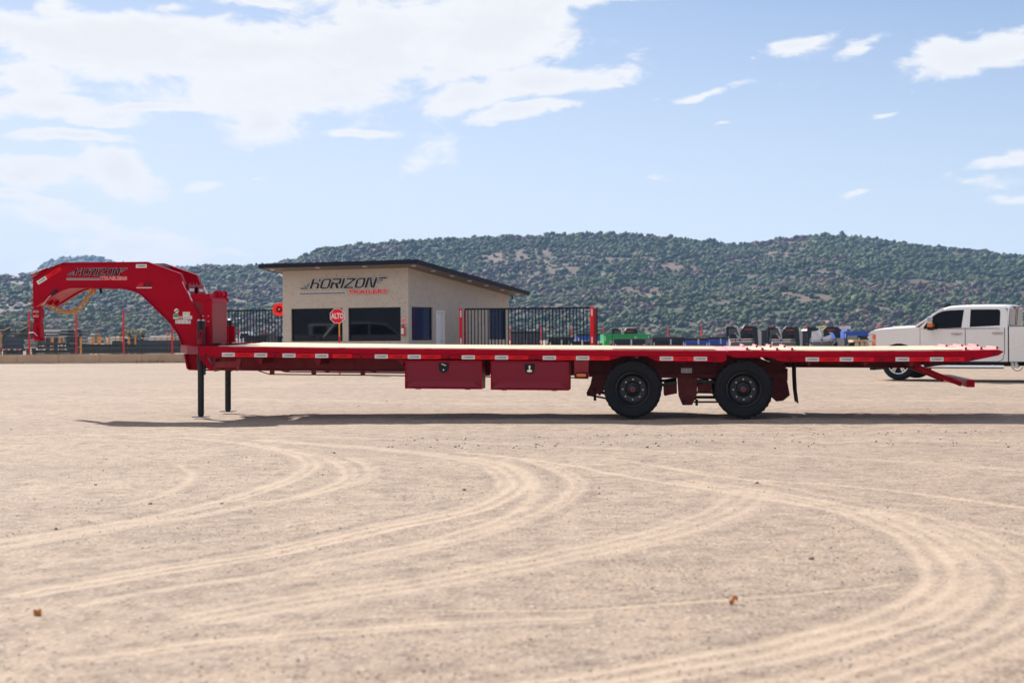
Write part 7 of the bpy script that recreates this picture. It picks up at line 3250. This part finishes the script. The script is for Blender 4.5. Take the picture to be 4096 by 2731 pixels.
# things behind the bar fence left of the office
def car(px0, px1, ytop, Y, label, mtl):
    g0, g1 = GYx(px0, Y), GYx(px1, Y)
    Hh = hpx((px0 + px1) / 2, ytop, Y)
    W_ = g1 - g0
    r = thing('parked_truck', label, 'pickup truck', ((g0 + g1) / 2, Y, 0))
    b = MB()
    b.prism([(-W_ / 2, .5), (W_ / 2, .5), (W_ / 2, 1.0), (W_ * .22, 1.12), (W_ * .1, Hh), (-W_ * .2, Hh), (-W_ * .24, 1.15), (-W_ / 2, 1.15)], 0, 1.8)
    b.build('body', mtl, r, bevel=.06, segs=3)
    b = MB()
    b.prism([(W_ * .19, 1.15), (W_ * .085, Hh - .08), (-W_ * .03, Hh - .08), (-W_ * .03, 1.15)], -.01, -.003)
    b.prism([(-W_ * .05, 1.15), (-W_ * .05, Hh - .08), (-W_ * .18, Hh - .08), (-W_ * .21, 1.15)], -.01, -.003)
    b.build('side_window', M['glass'], r)
    for x in (-W_ * .32, W_ * .32):
        small_wheel(r, x, -.02, .38)
    return r


car(925, 1040, 1328, 86, 'white pickup parked behind the black bar fence', M['white'])
dump_trailer(969, 1070, 1341, 1395, 80, M['greydark'], 'dark ribbed trailer behind the bar fence beside the tower', ribs=8)
dump_trailer(1048, 1098, 1333, 1350, 90, M['greydark2'], 'black frame with a flat top behind the bar fence', ribs=2, depth=2)
dump_trailer(1082, 1136, 1344, 1395, 84, M['steelblue'], 'dark trailer against the office wall behind the bar fence', ribs=3)


# shrubs in the yard --------------------------------------------------------
def bush(name, label, cat, px, ytop, wpx, Y, col, n=260, trunk=True, flat=.5):
    g = GY(px, Y)
    H = hpx(px, ytop, Y)
    W_ = wpx * Y / FPX / 2
    r = thing(name, label, cat, (g.x, Y, 0))
    a = rng.uniform(0, 6.28, n)
    u = rng.uniform(0, 1, n) ** .5
    zz = rng.uniform(.25, 1, n)
    rr = W_ * u * np.sqrt(np.clip(1.1 - (zz - .35) ** 2 * 2.2, .1, 1))
    P = np.stack([np.cos(a) * rr, np.sin(a) * rr, zz * H * .9 - .1], 1)
    s = rng.uniform(.10, .26, n) * W_ ** .5
    crowns('crown', P, s, s * 1.4, np.array([col]) * rng.uniform(.6, 1.3, (n, 1)), parent=r, jit=.5)
    if trunk:
        b = MB()
        b.cyl((0, 0, 0), (.05, 0, H * .6), .10, 8, .05)
        for k in range(5):
            aa = k * 1.3
            b.cyl((.02, 0, H * .25), (math.cos(aa) * W_ * .6, math.sin(aa) * W_ * .5, H * .7), .05, 6, .02)
        b.build('trunk', M['log'], r)
    return r


bush('tree', 'rounded olive bush above the stacks behind the third red post', 'tree', 538, 1321, 130, 135, (.15, .12, .045), 420)
bush('tree', 'olive green bush behind the gooseneck coupler', 'tree', 128, 1281, 120, 140, (.075, .08, .03), 420)
bush('tree', 'small yellow green bush right of the second red post', 'tree', 318, 1342, 34, 120, (.19, .17, .05), 200)
bush('tree', 'bright yellow bush behind the rightmost gooseneck', 'tree', 3294, 1297, 42, 130, (.42, .33, .03), 200)

# loose stones and two dry leaves on the near ground ---------------------------
gxs, gys, gz, gT = GRID


def gsample(x, y, A):
    i = np.clip(np.searchsorted(gxs, x) - 1, 0, len(gxs) - 2)
    j = np.clip(np.searchsorted(gys, y) - 1, 0, len(gys) - 2)
    fx = (x - gxs[i]) / (gxs[i + 1] - gxs[i])
    fy = (y - gys[j]) / (gys[j + 1] - gys[j])
    return (A[j, i] * (1 - fx) + A[j, i + 1] * fx) * (1 - fy) + (A[j + 1, i] * (1 - fx) + A[j + 1, i + 1] * fx) * fy


def stones(n, ymin, ymax, smin, smax, name='gravel'):
    y = np.exp(rng.uniform(math.log(ymin), math.log(ymax), n * 2))
    x = y * rng.uniform(-.40, .40, n * 2)
    t = gsample(x, y, gT)
    cl = fbm(x * .8, y * .8, 61)
    keep = (rng.uniform(0, 1, n * 2) > t * 1.3) & (rng.uniform(0, 1, n * 2) < (cl - .25) * 2.4)
    x, y = x[keep][:n], y[keep][:n]
    z = gsample(x, y, gz)
    k = len(x)
    s = smin + (smax - smin) * rng.uniform(0, 1, k) ** 3.5
    P = np.stack([x, y, z - s * .2], 1)
    base = np.array([[.30, .235, .205], [.38, .30, .25], [.19, .15, .135], [.48, .40, .33], [.32, .21, .16]])
    cols = base[rng.choice(5, k, p=[.34, .28, .18, .12, .08])]
    return crowns(name, P, s, s * rng.uniform(.7, 1.3, k), cols, kind='stuff', jit=.22, mtl=M['stone'])


M['stone'] = foliage_mat('loose_stone')
stones(16000, 4.3, 24, .002, .0065)
stones(90, 6, 34, .008, .020)
# the windrow of coarse gravel
k = 600
xw = rng.uniform(-1.5, 9.5, k)
yw = 16.6 + 0.25 * np.sin(xw * .35) + 0.045 * xw + rng.normal(0, .16, k)
sel = rng.uniform(0, 1, k) < .5
yw[sel] = (15.4 - 0.03 * xw + 0.2 * np.sin(xw * .6))[sel] + rng.normal(0, .22, sel.sum())
zw = gsample(xw, yw, gz)
sw = .005 + .014 * rng.uniform(0, 1, k) ** 3
crowns('gravel', np.stack([xw, yw, zw - sw * .2], 1), sw, sw * 1.1, np.array([[.38, .30, .25]]) * rng.uniform(.55, 1.7, (k, 1)), kind='stuff', jit=.22, mtl=M['stone'])

for (px, py, w_, lab, rz) in ((1685 * S, 1366 * S, .045, 'curled orange dry leaf on the gravel, right of centre', .4), (86 * S, 1397 * S, .05, 'flat orange dry leaf on the gravel at the lower left', 2.0)):
    g = G(px, py)
    b = MB()
    ring_ = []
    for i, t in enumerate(np.linspace(-1, 1, 9)):
        hw_ = (1 - t * t) ** .7 * .32 + .02
        for sx in (-1, 0, 1):
            ring_.append((t * w_ * .5, sx * hw_ * w_, .004 + .02 * (sx * sx) * (.8 if lab[0] == 'c' else .25) + .012 * math.sin(t * 3)))
    fs_ = []
    for i in range(8):
        for j in range(2):
            a0 = i * 3 + j
            fs_.append((a0, a0 + 1, a0 + 4, a0 + 3))
    b._add(ring_, fs_)
    b.v += [(x, y, z + .002) for x, y, z in ring_]
    b.f += [tuple(27 + i for i in f[::-1]) for f in fs_]
    b.mi += [0] * len(fs_)
    o_ = b.build('fallen_leaf', M['leaf'], None, recalc=False)
    o_.location = g + Vector((0, 0, float(gsample(np.array([g.x]), np.array([g.y]), gz)[0]) + .004))
    o_.rotation_euler = (0, 0, rz)
    tag(o_, lab, 'leaf')


# ================================================================== VEHICLES LEFT OF THE VIEW, SEEN ONLY IN THE OFFICE WINDOWS
def mirror_spot(px, s):
    """point s metres from the glass along the reflected sight line"""
    k, z = WLf.kz(px, 1346)
    p = WLf.P(k, 0)
    d = Vector((p.x, p.y, 0)).normalized()
    r = d - 2 * d.dot(WLf.n) * WLf.n
    return p + r * s, r


p, r = mirror_spot(1268, 21)
pk2 = copy_tree(pickup)
pk2['label'] = 'white pickup mirrored in the left office window'
pk2.location = p + Vector((-r.y, r.x, 0)) * 2.2
pk2.rotation_euler = (0, 0, math.atan2(r.y, r.x) - math.pi / 2)
p, r = mirror_spot(1490, 18.5)
suv = thing('large_car', 'white large estate car mirrored in the right office window', 'car', p, (0, 0, math.atan2(r.y, r.x) - math.pi / 2))
b = MB()
prof = [(-2.6, .55), (-2.62, .95), (-2.5, 1.12), (-1.35, 1.25), (-.62, 1.83), (.3, 1.93), (1.9, 1.88), (2.42, 1.25), (2.55, 1.15), (2.6, .55)]
ww1 = [(2.1 - .46 * math.cos(a), .42 + .46 * math.sin(a)) for a in np.linspace(math.pi, 0, 9)]
ww0 = [(-1.65 - .46 * math.cos(a), .42 + .46 * math.sin(a)) for a in np.linspace(math.pi, 0, 9)]
lower = [(2.6, .42)] + [(x - .4, z) for x, z in ww1] + ww0 + [(-2.6, .42)]
b.prism(prof + lower, 0, 1.95)
b.build('body', M['truck'], suv, bevel=.05, segs=3)
for xs_ in ([(-1.12, 1.30), (-.55, 1.76), (.18, 1.82), (.18, 1.30)], [(.28, 1.30), (.28, 1.82), (1.15, 1.80), (1.15, 1.30)], [(1.25, 1.30), (1.25, 1.80), (1.78, 1.76), (2.22, 1.32)]):
    b = MB()
    b.prism(xs_, -.012, -.002)
    b.build('side_window', M['glass'], suv)
for x in (1.7, -1.65):
    small_wheel(suv, x, .03, .40, .40)
MB().box((2.50, -.004, .95), (2.585, .1, 1.2)).build('tail_light', M['lens_red'], suv)
